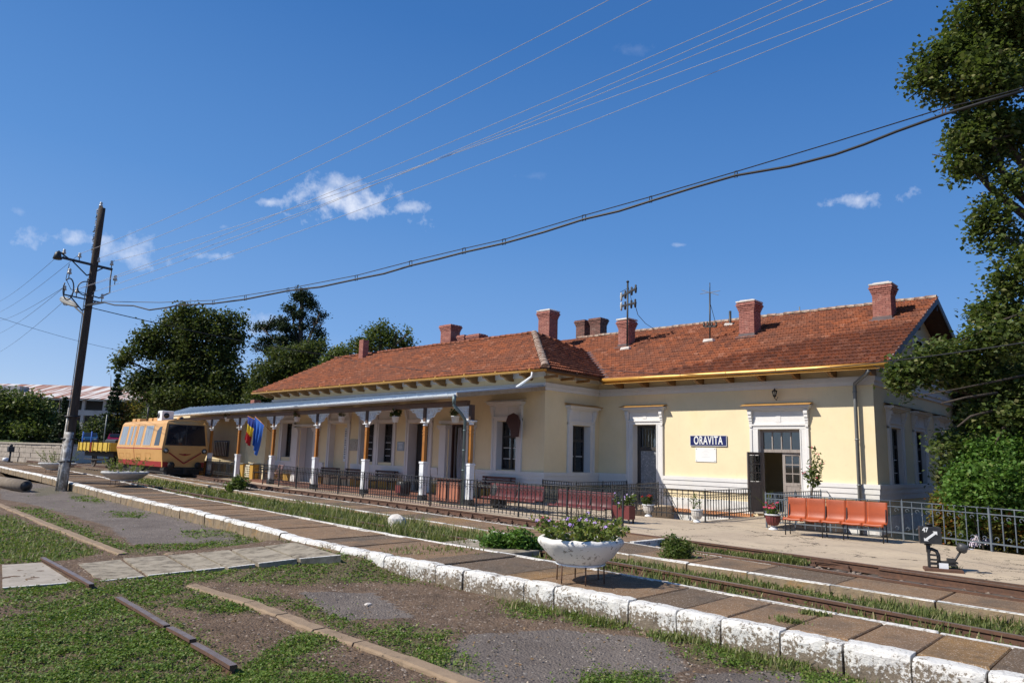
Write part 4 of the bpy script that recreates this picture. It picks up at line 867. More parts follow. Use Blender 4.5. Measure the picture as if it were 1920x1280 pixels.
# rafter ends and fascia
mb=MB()
def raft(mb,x,y0,y1,z0,sl,ax='y'):
    for k,(a,b,da,db) in enumerate(((0,.22,.14,.16),(.22,.5,.16,.27),(.5,1.0,.27,.29))):
        ya=y0+(y1-y0)*a; yb=y0+(y1-y0)*b; za=z0+sl*(ya-y0); zb=z0+sl*(yb-y0); Da=za-z0+da; Db=zb-z0+db
        if ax=='y': vs=[(x-.06,ya,za-Da),(x+.06,ya,za-Da),(x+.06,yb,zb-Db),(x-.06,yb,zb-Db),(x-.05,ya,za),(x+.05,ya,za),(x+.05,yb,zb),(x-.05,yb,zb)]
        else: vs=[(ya,x-.05,za-Da),(ya,x+.05,za-Da),(yb,x+.05,zb-Db),(yb,x-.05,zb-Db),(ya,x-.05,za),(ya,x+.05,za),(yb,x+.05,zb),(yb,x-.05,zb)]
        mb.add(vs,[(0,3,2,1),(4,5,6,7),(0,1,5,4),(1,2,6,5),(2,3,7,6),(3,0,4,7)])
WOODE=M('ochre_rafter_paint',(.34,.19,.07),(.25,.13,.05),.6,4)
x=-41.3
while x<-19: mb.mark(); raft(mb,x,21.6,22.4,5.17,.48); x+=1.07
x=-17.9
while x<-7.3: mb.mark(); raft(mb,x,25.2,26.05,5.04,.485); x+=1.27
for y in (22.3,23.35,24.4): mb.mark(); mb.beam((-18.5,y,4.99),(-19.15,y,4.97),.12,.1)
mb.build('rafter_end',WOODE,roof)
def gutter(p,q,r,mat,name='gutter',seam=1.9,full=False):
    p=Vector(p);q=Vector(q); mb=MB(); mb.smooth=True; d=(q-p); L=d.length; ax=d.normalized(); s=ax.cross(Vector((0,0,1))).normalized(); n=int(L/2); K=12; vs=[];fs=[]
    for i in range(n+1):
        c=p+d*i/n+V(0,0,random.uniform(-.006,.006))
        for k in range(K): th=2*math.pi*k/K if full else math.pi*(1+k/(K-1)); vs.append(c+s*math.cos(th)*r+V(0,0,1)*math.sin(th)*r)
    for i in range(n):
        for k in range(K if full else K-1): l=(k+1)%K; fs.append((i*K+k,(i+1)*K+k,(i+1)*K+l,i*K+l))
    fs.append(tuple(range(K))); fs.append(tuple(n*K+k for k in range(K))[::-1]); mb.add(vs,fs)
    x=seam
    while x<L: c=p+ax*x; mb.tube([c-ax*.015,c+ax*.015],r*1.06,12); x+=seam
    return mb.build(name,mat,ST)
gutter((-18.28,25.0,5.05),(-7.0,25.0,4.99),.085,GOLD,full=True); mb=MB(); mb.box(-18.3,-7.0,25.07,25.1,4.9,5.06); mb.box(-18.4,-7.0,24.98,25.1,4.88,4.899); mb.build('fascia',GOLD,ST)
gutter((-41.95,21.38,5.17),(-18.3,21.38,5.17),.075,GOLD); mb=MB(); mb.box(-41.9,-18.42,21.46,21.49,5.09,5.2); mb.build('fascia',GOLD,ST)
gutter((-18.33,21.4,5.17),(-18.33,25.0,5.12),.07,WOODD); mb=MB(); mb.box(-18.44,-18.41,21.45,25.1,5.03,5.2); mb.build('fascia',WOODE,ST)
# soffit boards
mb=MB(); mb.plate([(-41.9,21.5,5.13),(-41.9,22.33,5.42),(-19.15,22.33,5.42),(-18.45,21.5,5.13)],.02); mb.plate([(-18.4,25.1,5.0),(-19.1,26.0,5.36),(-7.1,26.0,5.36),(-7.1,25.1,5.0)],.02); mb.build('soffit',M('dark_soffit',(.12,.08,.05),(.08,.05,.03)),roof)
# downpipes
mb=MB(); mb.tube([(-7.6,25.05,4.86),(-7.75,25.2,4.74),(-8.3,25.78,4.5),(-8.33,25.83,4.35),(-8.33,25.83,-.9)],.062,10); 
for z in (4.2,2.6,1.1): mb.tube([(-8.33,25.83,z),(-8.33,25.83,z+.05)],.075,10)
mb.build('downpipe',GREYP,ST)
mb=MB(); mb.tube([(-19.05,21.4,5.1),(-19.06,21.38,4.9),(-19.7,21.2,4.5)],.05,10); mb.build('downpipe',WPAINT,ST)
# ---------------------------------------------------------------- chimneys
def chimney(x,y,w,d,zb,zt,mat=BRK,cap=True,parent=None,flash=True,corb=4):
    m=MB(); m.box(x-w/2+.012,x+w/2-.012,y-d/2+.012,y+d/2-.012,zb,zt-.03); c=m.build('chimney',MORT,roof)
    b=MB(); ch=.075; n=int((zt-zb)/ch); L=.24
    for k in range(n):
        z0=zb+k*ch; f=n-1-k; e=0
        if corb>=4: e={0:.07,1:.10,2:.07,3:.045,4:.02}.get(f,0)
        if corb==4 and f==5: e=0
        for (ax) in (0,1):
            ln=w if ax==0 else d; off=(k%2)*L/2; u=-ln/2-e-off
            while u<ln/2+e-.01:
                a=max(u,-ln/2-e); bb=min(u+L-.012,ln/2+e); u+=L
                if bb-a<.03: continue
                j=random.uniform(-.004,.004)
                for s in (-1,1):
                    if ax==0: y0=y+s*(d/2+e); b.box(x+a,x+bb,min(y0,y0-s*.09)+j*s,max(y0,y0-s*.09)+j*s,z0+.006,z0+ch-.006)
                    else: x0=x+s*(w/2+e+.001); b.box(min(x0,x0-s*.08)+j*s,max(x0,x0-s*.08)+j*s,y+a+.01,y+bb-.01,z0+.006,z0+ch-.006)
    b.build('brick',mat,c,kind='stuff')
    if cap:
        q=MB(); q.bev(x-w/2-.09,x+w/2+.09,y-d/2-.09,y+d/2+.09,zt-.012,zt+.05,.02,.012); q.bev(x-w/2+.03,x+w/2-.03,y-d/2+.03,y+d/2-.03,zt+.05,zt+.10,.02,.012); q.build('chimney_cap',CAPW,c)
    if flash:
        q=MB(); zz=zR(y-d/2)if y>25 and x>-22 else zb+.3; q.box(x-w/2-.02,x+w/2+.02,y-d/2-.03,y+d/2+.02,zz-.1,zz+.16); q.plate([(x-w/2-.12,y-d/2-.22,zR(y-d/2-.22)+.06),(x+w/2+.12,y-d/2-.22,zR(y-d/2-.22)+.06),(x+w/2+.12,y-d/2,zR(y-d/2)+.07),(x-w/2-.12,y-d/2,zR(y-d/2)+.07)],.02) if x>-22 else None
        q.build('flashing',LEAD,c)
    return c
def top_at(px,py,Y): return aty(px,py,Y).z
chimney(-8.42,29.95,.66,.66,6.9,top_at(1670,534,29.9)); chimney(-13.7,29.5,.68,.68,6.8,top_at(1405,568,29.5)); chimney(-20.25,29.75,.60,.60,6.9,top_at(1174,601,29.75))
p=aty(1028,585,29.6); chimney(p.x,29.6,.78,.72,6.5,p.z,flash=False)
p=aty(1094,601,33.5); chimney(p.x,33.5,.62,.62,7.0,p.z,BRKO,cap=False,flash=False); p=aty(1121,598,33.5); chimney(p.x+.05,33.5,.72,.66,7.0,p.z,BRKO,cap=False,flash=False)
p=aty(845,610,28.6); chimney(p.x,28.6,.9,.75,6.7,p.z,cap=False,flash=False); p=aty(871,628,28.8); chimney(p.x,28.8,.5,.5,7.0,p.z,cap=False,flash=False); p=aty(890,627,28.8); chimney(p.x+.2,28.8,.95,.6,7.0,p.z,cap=False,flash=False)
p=aty(683,637,26.4); chimney(p.x,26.4,.42,.42,7.3,p.z,cap=False,flash=False,corb=0)
for px,w in ((1226,1.3),(1283,1.2)): p=aty(px,622 if px<1250 else 617,33.2); chimney(p.x,33.2,w,.5,7.5,p.z+.1,BRKO,cap=False,flash=False,corb=4)
p=aty(1478,600,33.2); chimney(p.x,33.2,.7,.5,7.5,p.z,BRKO,cap=False,flash=False)
p=aty(480,749,23.4); chimney(p.x,23.4,.5,.5,4.0,p.z,cap=False,flash=False,corb=0)
# ---------------------------------------------------------------- platform canopy
def colY(x): return 18.3+.085*(-21.75-x)
def solvecol(px,py):     # canopy post seen at this column of the picture
    d=ray(px,py); k=d.x/d.y; Y=(18.3-.085*21.75)/(1+.085*k); x=k*Y; return x,Y,CAMH+d.z*(Y/d.y)
CC=[(911,803),(797.6,798.7),(689,799.5),(596,799.5),(515,798.7),(450.6,798.5),(398,800)]
GY=lambda x: colY(x)-.62
gR=aty(893,742,GY(-18.9)); GZ=3.86
XR=-19.15; XL=-53.0
def canz(x,y): t=(y-GY(x))/(22.33-GY(x)); return GZ+.08+t*(4.60-GZ-.04)
mb=MB(); N=60; vs=[];fs=[]
for i in range(N+1):
    x=XR+(XL-XR)*i/N
    for y in (GY(x)+.02,22.33): vs.append((x,y,canz(x,y)))
    for y in (GY(x)+.02,22.33): vs.append((x,y,canz(x,y)-.035))
for i in range(N):
    a=i*4;b=a+4; fs+=[(a,a+1,b+1,b),(a+2,b+2,b+3,a+3),(a,b,b+2,a+2),(a+1,a+3,b+3,b+1)]
fs+=[(0,2,3,1),(N*4,N*4+1,N*4+3,N*4+2)]; mb.add(vs,fs); cr=mb.build('canopy_roof',ZINC,ST)
n=int((XR-XL)/.62); st=MB()
for i in range(n+1):
    x=XR-.03-.62*i; st.mark(); st.beam((x,GY(x)+.03,canz(x,GY(x))+.018),(x,22.32,canz(x,22.33)+.018),.02,.04)
st.build('standing_seam',ZINC,cr)
mb=MB(); N=34; K=10; r=.085; vs=[];fs=[]
for i in range(N+1):
    x=XR+(XL-XR)*i/N
    for k in range(K): th=math.pi*(1.0+k/(K-1)); vs.append((x,GY(x)-.05-math.cos(th)*r,GZ+.03+math.sin(th)*r*1.1))
for i in range(N):
    for k in range(K-1): fs.append((i*K+k,i*K+k+1,(i+1)*K+k+1,(i+1)*K+k))
mb.smooth=True; mb.add(vs,fs+[tuple(range(K)),tuple(N*K+k for k in range(K))[::-1]]); mb.smooth=False
for i in range(n+1):
    x=XR-.35-.9*i
    if x<XL: break
    mb.beam((x,GY(x)-.15,GZ+.05),(x,GY(x)+.06,GZ+.09),.025,.012); mb.beam((x,GY(x)-.145,GZ+.05),(x,GY(x)-.12,GZ-.05),.025,.012)
mb.build('gutter',M('sunlit_zinc_gutter',(.72,.78,.83),(.62,.68,.74),.35,2,10,.03,.1),cr)  # lighter copy of the zinc: the sun on the gutter is in its colour
mb=MB(); mb.beam((XR-.02,GY(XR)+.02,GZ-.02),(XL,GY(XL)+.02,GZ-.02),.03,.13)
mb.build('fascia',WPAINT,cr)
mb=MB(); mb.beam((XR-.0,colY(XR),3.62),(XL,colY(XL),3.62),.15,.2); 
x=XR-.08
while x>XL: mb.beam((x,GY(x)+.08,canz(x,GY(x)+.08)-.09),(x,22.3,canz(x,22.3)-.09),.08,.1); x-=.93
mb.build('canopy_beam',WOODO if False else M('dark_canopy_beam',(.16,.065,.02),(.10,.04,.014),.5,3),cr)
mb=MB(); mb.beam((XR+.03,GY(XR),GZ-.0),(XR+.03,22.33,4.52),.04,.16); mb.build('verge_board',M('pale_verge_board',(.42,.32,.21),(.3,.22,.13),.8,5),cr)
# fretwork bracket: a plate with scroll-shaped openings, drawn once
def bracket_mesh():
    bm=bmesh.new(); W_,H=.98,.60; G=60; cell=W_/G
    def solid(u,v):   # u from post outwards, v downwards from the beam
        if v<.06: return True
        e=H*(1-(u/W_)**.62)*1.0 if u<W_ else 0
        prof=.05+(H-.05)*max(0,(1-u/.98))**1.15+.035*math.sin(u*17)*(u<.85)
        if v>prof: return False
        if u<.045 or v>prof-.05: return True
        for (cx,cy,r,t) in ((.145,.155,.085,.04),(.33,.145,.08,.04),(.50,.12,.06,.035),(.64,.10,.04,.03),(.13,.335,.075,.038),(.27,.29,.055,.035),(.10,.47,.045,.03),(.41,.235,.035,.03)):
            d=math.hypot(u-cx,v-cy)
            if abs(d-r)<t*.5: return True
            if d<r*.34 or (abs(v-cy)<.012 and u<cx and d<r*1.6): return True
        return False
    vs={};
    def gv(i,j,s):
        k=(i,j,s)
        if k not in vs: vs[k]=bm.verts.new((i*cell,s*.018,-j*cell))
        return vs[k]
    J=int(H/cell); S_=[[solid((i+.5)*cell,(j+.5)*cell) for j in range(J)] for i in range(G)]
    for i in range(G):
        for j in range(J):
            if not S_[i][j]: continue
            for s,o in ((-1,1),(1,0)):
                q=[gv(i,j,s),gv(i+1,j,s),gv(i+1,j+1,s),gv(i,j+1,s)]; bm.faces.new(q if o else q[::-1])
            for di,dj,e in ((-1,0,((i,j),(i,j+1))),(1,0,((i+1,j+1),(i+1,j))),(0,-1,((i+1,j),(i,j))),(0,1,((i,j+1),(i+1,j+1)))):
                a,b=i+di,j+dj
                if not(0<=a<G and 0<=b<J) or not S_[a][b]: bm.faces.new([gv(*e[0],-1),gv(*e[0],1),gv(*e[1],1),gv(*e[1],-1)])
    me=bpy.data.meshes.new('bracket'); bm.to_mesh(me); me.materials.append(WPAINT); return me
BRM=bracket_mesh(); ang=math.atan2(-.085,1)
def shaft(cols):
    proto=None
    for idx,(px,py) in enumerate(cols):
        x,y,zc=solvecol(px,py); zb=.0+gz0(x)
        if idx==0: x,y=-18.95,colY(-18.95)
        s=MB(); q=.075; s.bev(x-.065,x+.065,y-.065,y+.065,1.46,2.86,.01)
        s.box(x-.08,x+.08,y-.08,y+.08,2.62,2.66); s.box(x-.08,x+.08,y-.08,y+.08,2.5,2.53)
        o=s.build('canopy_column',WOODO,ST)
        s=MB(); s.bev(x-.115,x+.115,y-.115,y+.115,.22,1.44,.015); s.bev(x-.135,x+.135,y-.135,y+.135,1.40,1.47,.012); s.build('column_base',WPAINT,o)
        s=MB(); s.box(x-.078,x+.078,y-.078,y+.078,2.98,3.55); s.build('upper_post',WOODD,o)
        s=MB(); s.bev(x-.14,x+.14,y-.14,y+.14,-.02,.22,.02); s.build('column_shoe',BLK,o)
        s=MB(); s.lathe([(.09,2.83),(.10,2.87),(.085,2.9),(.13,2.95),(.15,2.965),(.15,2.99)],12,(x,y,0)); s.box(x-.15,x+.15,y-.15,y+.15,2.955,2.985); s.build('capital',WPAINT,o)
        for sgn in ((-1,) if idx==0 else (1,-1)):
            b=bpy.data.objects.new('bracket',BRM); C.objects.link(b); b.parent=o; b.location=V(x+sgn*.08*math.cos(ang),y+sgn*.08*math.sin(ang),3.52)-ST.location; b.rotation_euler=(0,0,ang+(math.pi if sgn<0 else 0))
shaft(CC)
mb=MB(); mb.box(-19.25,-18.9,22.0,22.33,0,1.2); x,y=-18.95,colY(-18.95)
mb=MB(); g=V(-19.2,GY(-19.2)-.05,3.85); mb.tube([g,g+V(0,0,-.35),g+V(.1,.25,-.62),(-19.1,y-.17,3.0),(-19.1,y-.17,.05)],.055,10); mb.tube([g+V(0,0,-.02),g+V(0,0,-.3)],.07,10)
for z in (2.6,1.9,1.2): mb.tube([(-19.1,y-.17,z),(-19.1,y-.17,z+.05)],.066,10)
mb.build('downpipe',TEALP,ST)
# low balustraded parapet of the left wing
mb=MB(); pl=MB(); cp=MB(); x=-41.5
while x>-50: 
    mb.mark(); cp.mark(); pl.mark(); mb.box(x-.4,x,21.6,21.95,0,.86); cp.box(x-.45,x+.05,21.55,22.0,.86,.93); pl.box(x-1.25,x-.4,21.72,21.78,.1,.82); x-=1.25
mb.build('parapet_pier',YEL2,ST); cp.build('parapet_cap',GREYP,ST); 
def lat():
    m=M('pierced_panel',(.72,.66,.5),(.6,.55,.42),.8)
    nt=m.node_tree; b=nt.nodes['Principled BSDF']; return m
o=pl.build('parapet_panel',lat(),ST)
mb=MB(); x=-41.5
while x>-50:
    for i in range(4):
        for j in range(5): mb.box(x-.52-i*.19,x-.44-i*.19,21.70,21.719,.16+j*.13,.23+j*.13)
    x-=1.25
mb.build('parapet_hole_shade',BLK,ST)  # black plates painted in place of the shade inside the pierced holes
# ================================================================ FENCES
GF='wrought iron fences of the station yard'
def fence(pts,name,label,H=.95,sp=.17,mat=IRON,post=2.3,zb=lambda x:gz0(x),scr=True,toprail=True,r=.0135,z0=0):
    p0=Vector((*pts[0],0)); t=thing(name,label,'fence',(p0.x,p0.y,z0),group=GF)
    bm_=None; pm=None; sw=MB(); R1=MB();R2_=MB();R3=MB(); first=True
    def seg(a,b):
        nonlocal bm_,pm,first
        d=b-a; L=d.length; u=d/L; z=z0+zb(a.x); zz=z0+zb(b.x)
        R1.mark();R2_.mark();R3.mark()
        if toprail: R1.tube([a+V(0,0,z+H),b+V(0,0,zz+H)],.014,6)
        R2_.beam(a+V(0,0,z+H-.13),b+V(0,0,zz+H-.13),.04,.022); R3.beam(a+V(0,0,z+.17),b+V(0,0,zz+.17),.04,.03)
        n=max(1,round(L/sp))
        for i in range(n+1):
            q=a+u*(L*i/n); zq=z+(zz-z)*i/n
            if i%2==0 or True:
                if bm_ is None:
                    m=MB(); m.tube([(0,0,.05),(0,0,H)],r,5); m.tube([(0,0,H-.30),(0,0,H-.27)],r*1.9,5); bm_=m.build('baluster',mat,t,local=True); o=bm_
                else: o=bm_.copy(); C.objects.link(o); o.parent=t
                o.location=Vector((q.x,q.y,zq))-t.location
            if scr and i<n and (name!='x'):
                c=q+u*(L/n/2)
                for zc,rr in ((H-.215,.05),(.27,.05)):
                    K=7; cc=V(c.x,c.y,zq+zc); sw.tube([cc+u*math.cos(k*5.2/K)*rr*(1-.06*k)*(1 if zc>.5 else -1)+V(0,0,math.sin(k*5.2/K)*rr*(1-.06*k)) for k in range(K)],.0085,4)
        m=max(1,round(L/post))
        for i in range(m+1):
            if i==0 and not first: continue
            q=a+u*(L*i/m); zq=z+(zz-z)*i/m
            if pm is None: w=MB(); w.bev(-.02,.02,-.02,.02,-.02,H+.01,.008); w.lathe([(.0,H+.01),(.022,H+.03),(.0,H+.06)],6); pm=w.build('post',mat,t,local=True); o=pm
            else: o=pm.copy(); C.objects.link(o); o.parent=t
            o.location=Vector((q.x,q.y,zq))-t.location; o.rotation_euler=(random.uniform(-.012,.012),random.uniform(-.012,.012),math.atan2(u.y,u.x))
        first=False
    for a,b in zip(pts[:-1],pts[1:]): seg(Vector((*a,0)),Vector((*b,0)))
    if toprail: R1.build('top_rail',mat,t)
    R2_.build('upper_rail',mat,t); R3.build('bottom_rail',mat,t)
    if scr: sw.build('scrollwork',mat,t,kind='stuff')
    return t
fence([(-10.87,15.8),(-16.7,16.25),(-22.0,17.0),(-28.5,17.85),(-34.9,18.75)],'iron_fence','longest dark iron fence, between the near rail and the canopy posts',H=.98,sp=.175)
xa,ya,_=solvecol(450.6,798.5); xb,yb,_=solvecol(398,800)
fence([(xa-.1,ya-.15),(xb,yb-.15)],'iron_fence','short black iron fence beside the front of the orange railcar',H=1.0,sp=.16,mat=BLK)
fence([(-19.1,22.25),(-17.0,21.7),(-17.55,25.8)],'iron_fence','dark iron fence around the corner below the jog wall window',H=.86,sp=.16,mat=IRON)
wf=fence([(-15.4,24.8),(-14.2,20.02),(-10.85,20.05),(-11.05,23.5)],'iron_fence','iron fence around the sunken yard left of the open door',H=.90,sp=.19,mat=IRON)
mb=MB(); 
for dx in (0,.12): mb.tube([(-14.25+dx,22.9,.9),(-14.1+dx,22.9,.93),(-13.3+dx,23.0,-.5)],.012,6)
mb.build('stair_rail',IRON,wf)
rf=fence([(-9.15,24.6),(-8.92,19.95)],'iron_fence','blue-grey iron fence from the open door forward to the red urn',H=.92,sp=.2,mat=IRONB)
fence([(-8.9,19.9),(-5.42,19.82),(-3.45,18.98),(-2.7,18.6),(1.5,16.9)],'iron_fence','long blue-grey iron fence behind the orange seats, up to the right edge',H=.92,sp=.26,mat=IRONB,z0=0)
mb=MB(); mb.tube([(-9.1,24.5,.92),(-8.95,24.6,.92),(-8.3,24.9,-.1)],.014,6); mb.build('stair_rail',IRONB,rf)
# ================================================================ SEATS
PLO=M('orange_plastic',(.40,.072,.014),(.33,.06,.013),.5,3,60,.06,dirt=(.25,.07,.03),dsc=3,dlo=.62,dhi=.8); PLR=M('shaded_red_plastic',(.115,.02,.018),(.075,.016,.015),.42,3,60,.06)  # the red is darkened so that the colour carries the seats' shade
def seatbench(n,w,mat,label,loc,rz,legs=None,back_up=.5,group=None):
    t=thing('seat_row',label,'bench',loc,rz,group=group)
    prof=[(-.235,.395),(-.245,.425),(-.20,.445),(-.1,.43),(.03,.415),(.10,.43),(.14,.50),(.155,.6),(.165,.75),(.18,.90),(.186,.915)]
    m=MB(); m.smooth=True; K=9; vs=[]
    for (y,z) in prof:
        for k in range(K):
            u=(k/(K-1)-.5); e=.0
            zz=z-(.02*(1-4*u*u) if z<.5 else 0); yy=y+(.02*(1-4*u*u) if z>=.5 else 0); vs.append((u*(w-.008),yy,zz-(.03*(abs(u)>.45) if y<-.2 else 0)))
    P=len(prof); fs=[(i*K+k,i*K+k+1,(i+1)*K+k+1,(i+1)*K+k) for i in range(P-1) for k in range(K-1)]
    n0=len(vs); vs2=[(a,b+(.012 if c>.5 else 0),c-(.0 if c>.5 else .014)) for a,b,c in vs]
    fs2=[tuple(i+n0 for i in f[::-1]) for f in fs]
    rim=[]
    for k in range(K-1): rim+= [(k+1,k,n0+k,n0+k+1),((P-1)*K+k,(P-1)*K+k+1,n0+(P-1)*K+k+1,n0+(P-1)*K+k)]
    for i in range(P-1): rim+= [(i*K,(i+1)*K,n0+(i+1)*K,n0+i*K),((i+1)*K+K-1,i*K+K-1,n0+i*K+K-1,n0+(i+1)*K+K-1)]
    m.add(vs+vs2,fs+fs2+rim); s=m.build('seat',mat,t,local=True); x0=-(n-1)*w/2
    for i in range(n):
        o=s if i==0 else s.copy()
        if i: C.objects.link(o); o.parent=t
        o.location=(x0+i*w,random.uniform(-.004,.004),0); o.rotation_euler=(random.uniform(-.01,.01),0,random.uniform(-.008,.008))
    xs_=legs or [x0-w*.42,x0+w*1.5,x0+w*2.55,x0+(n-1)*w+w*.42]
    L=None
    for x in xs_:
        if L is None: 
            m=MB(); m.tube([(0,-.16,0),(0,-.16,.40),(0,.12,.40),(0,.17,.75)],.014,6); m.tube([(0,.12,.40),(0,.17,.0)],.014,6); L=m.build('leg',IRON,t,local=True); o=L
        else: o=L.copy(); C.objects.link(o); o.parent=t
        o.location=(x,0,0)
    m=MB(); m.mark(); m.tube([(xs_[0],-.16,.14),(xs_[-1],-.16,.14)],.012,6); m.mark(); m.tube([(xs_[0],-.1,.39),(xs_[-1],-.1,.39)],.014,6); m.mark(); m.tube([(xs_[0],.1,.39),(xs_[-1],.1,.39)],.014,6); m.mark(); m.tube([(xs_[0],.165,.14),(xs_[-1],.165,.14)],.012,6); m.build('stretcher',IRON,t,local=True)
    return t
a=at(1470,1002); b=at(1657,1019); c=(a+b)/2; an=math.atan2(b.y-a.y,b.x-a.x)
seatbench(5,(b-a).length/4.92,PLO,'row of five bright orange plastic seats in front of the blue-grey fence',(c.x,c.y+.2,0),an,group='rows of moulded plastic seats')
seatbench(5,.47,PLR,'red plastic seat row nearer the end of the long fence, partly sunlit',(-13.35,17.25,0),math.atan2(-.3,2.4),group='rows of moulded plastic seats').scale=(1,1,.88)
seatbench(6,.47,PLR,'red plastic seat row further left, below the window with the maroon board',(-16.75,17.95,0),math.atan2(-.35,2.6),group='rows of moulded plastic seats').scale=(1,1,.9)
def slatbench(x,y,w,label,mat=BRN,rz=0):
    t=thing('park_bench',label,'bench',(x,y,0),rz,group='brown wooden benches along the wall')
    for k in range(3): m=MB(); m.box(-w/2,w/2,-.22+k*.13,-.12+k*.13,.43,.46); m.build('seat_slat',mat,t,local=True)
    for k in range(3): m=MB(); m.box(-w/2,w/2,.19+k*.012,.215+k*.012,.56+k*.13,.66+k*.13); m.build('back_slat',mat,t,local=True)
    for s in (-1,1): m=MB(); x0=s*w*.38; m.box(x0-.025,x0+.025,-.22,-.17,0,.43); m.box(x0-.025,x0+.025,.17,.20,0,.9); m.box(x0-.025,x0+.025,-.17,.17,.38,.43); m.tube([(x0,-.22,.44),(x0,-.22,.62),(x0,.18,.66)],.018,6); m.build('leg',IRON,t,local=True)
    return t
slatbench(-33.8,21.75,1.75,'brown slatted bench below the lettered yellow niche'); slatbench(-31.5,21.75,1.75,'brown slatted bench between the niche and the paired windows'); slatbench(-28.9,21.75,1.8,'brown slatted bench below the small blue-grey plaque'); slatbench(-21.3,21.75,1.9,'maroon slatted bench below the window with the maroon board',M('maroon_bench_paint',(.10,.025,.022),(.07,.02,.018),.5)); 
t=slatbench(-40.3,21.6,1.6,'dark slatted bench beside the left pilastered doorway',BLK)
# ================================================================ PLANTERS
def plantmass(t,name,c,r,hgt,n,size,mat,stems=20,up=.3,m_=9):
    """stems rising from the soil with leaves gathered along them"""
    s=MB(); cent=[]
    for i in range(stems):
        a=random.uniform(0,6.28); q=math.sqrt(random.random())*r*.7; b=V(c[0]+math.cos(a)*q,c[1]+math.sin(a)*q,c[2]); h=hgt*random.uniform(.45,1.05); e=b+V(math.cos(a)*q*.7+random.uniform(-.1,.1)*h,math.sin(a)*q*.7+random.uniform(-.1,.1)*h,h)
        md=b.lerp(e,.5)+V(random.uniform(-.03,.03),random.uniform(-.03,.03),.03); s.tube([b,md,e],.004,4,.002)
        for k in range(max(2,n//stems)): f=random.random()**.8; p=(b.lerp(md,f*2) if f<.5 else md.lerp(e,f*2-1)); cent.append((p.x+random.gauss(0,.03),p.y+random.gauss(0,.03),p.z+random.gauss(0,.015)))
    s.build('stem',M_STEM,t,kind='stuff'); c_=np.array(cent); v,f,tt=leaves(c_,np.full(len(c_),size),1.7,up); o=np_mesh(name,v-np.array(wloc(t)),f,mat,t,tt); o['kind']='stuff'; return cent
M_STEM=M('plant_stem',(.09,.12,.03),(.12,.09,.04),.8)
def flowers(t,pts,sz,mat):
    for p in pts:
        m=MB(); 
        for k in range(5): a=k*1.2566+random.uniform(-.2,.2); m.add([(0,0,0),(math.cos(a-.45)*sz*.7,math.sin(a-.45)*sz*.7,.004),(math.cos(a)*sz,math.sin(a)*sz,-.004),(math.cos(a+.45)*sz*.7,math.sin(a+.45)*sz*.7,.004)],[(0,1,2,3)])
        o=m.build('flower',mat,t,local=True); o.location=Vector(p)-t.location; o.rotation_euler=(random.uniform(.5,1.3),random.uniform(-.4,.4),random.uniform(-.9,.3)+.2)
SOILP=M('potting_soil',(.04,.03,.022),(.07,.05,.04),1,9,60,.6)
def bowlm():
    m,nt,b=newmat('chipped_white_concrete'); n1=noise(nt,16,9,.72); n2=noise(nt,2.4,5); k=nN(nt,'ShaderNodeMath',{0:n1,1:ramp(nt,n2,.3,.7,-.08,.08)},operation='ADD').outputs[0]
    c=mixc(nt,ramp(nt,k,.57,.62),mixc(nt,noise(nt,4),(.70,.67,.62),(.82,.80,.77)),(.27,.24,.20)); col(m,nt,b,c); b.inputs['Roughness'].default_value=.9; bump(nt,b,k,.4,.02); return m
BOWLM=bowlm(); GREYBOWL=M('grey_concrete_bowl',(.50,.49,.47),(.38,.37,.35),.9,4,40,.4,dirt=(.62,.6,.57),dsc=6)
GP='bowl planters on low wire stands along the platform'
def bowl(x,y,z,R,label,mat,leafn,hgt,fl=0,dense=1.):
    t=thing('bowl_planter',label,'planter',(x,y,z),group=GP); hb=.30*R/.66
    m=MB(); p=[(0.0,.20),(R*.3,.205),(R*.52,.26),(R*.76,.375),(R*.93,.50),(R*.985,.545),(R,.575),(R*.985,.61),(R*.94,.625),(R*.87,.615),(R*.83,.58),(R*.81,.54)]
    q=[(r,zz-.20+.20) for r,zz in p]; m.lathe(q,48,(x,y,z)); m.v=[(a+.006*math.sin(a*31+b*17),b+.006*math.sin(b*29),c+.007*math.sin(a*23+b*19)) for a,b,c in m.v]; m.build('bowl',mat,t)
    m=MB(); m.lathe([(0,.55),(R*.5,.56),(R*.82,.545)],24,(x,y,z)); m.build('soil',SOILP,t)
    m=MB(); m.tube([(x+R*.56*math.cos(a),y+R*.56*math.sin(a),z+.255) for a in np.linspace(0,2*math.pi,25)],.013,6); m.build('stand_ring',WPAINT,t)
    for k in range(6): a=k*math.pi/3+.35; m=MB(); m.tube([(x+R*.56*math.cos(a),y+R*.56*math.sin(a),z+.255),(x+R*.57*math.cos(a),y+R*.57*math.sin(a),z)],.010,6); m.build('leg',RUST,t)
    c=plantmass(t,'foliage',(x,y,z+.55),R,hgt,int(leafn),.042,LF_FL,stems=max(14,int(leafn/26)))
    return t,c
t,c=bowl(-6.66,8.62,0,.625,'cracked white bowl planter with mauve flowers, nearest on the platform',BOWLM,1700,.36)
hi=sorted(c,key=lambda p:-p[2])[:260]
flowers(t,[(x,y,z+.02) for x,y,z in random.sample(hi,15)],.032,FLM[0]); flowers(t,[(x,y,z+.02) for x,y,z in random.sample(hi,3)],.03,FLM[1]); flowers(t,[(x,y,z+.01) for x,y,z in random.sample(hi,8)],.022,FLM[3])
flowers(t,[(-6.93,8.36,.74),(-6.90,8.35,.76),(-6.96,8.36,.755)],.04,FLM[0])
b2=at(232,912); bowl(b2.x,b2.y,gz0(-34),.95,'grey bowl planter with dry stems, just right of the leaning pole',GREYBOWL,900,.7)
b3=at(92,892); bowl(-47.0,12.75,.1,.95,'grey bowl planter partly hidden behind the leaning pole',GREYBOWL,900,.8)
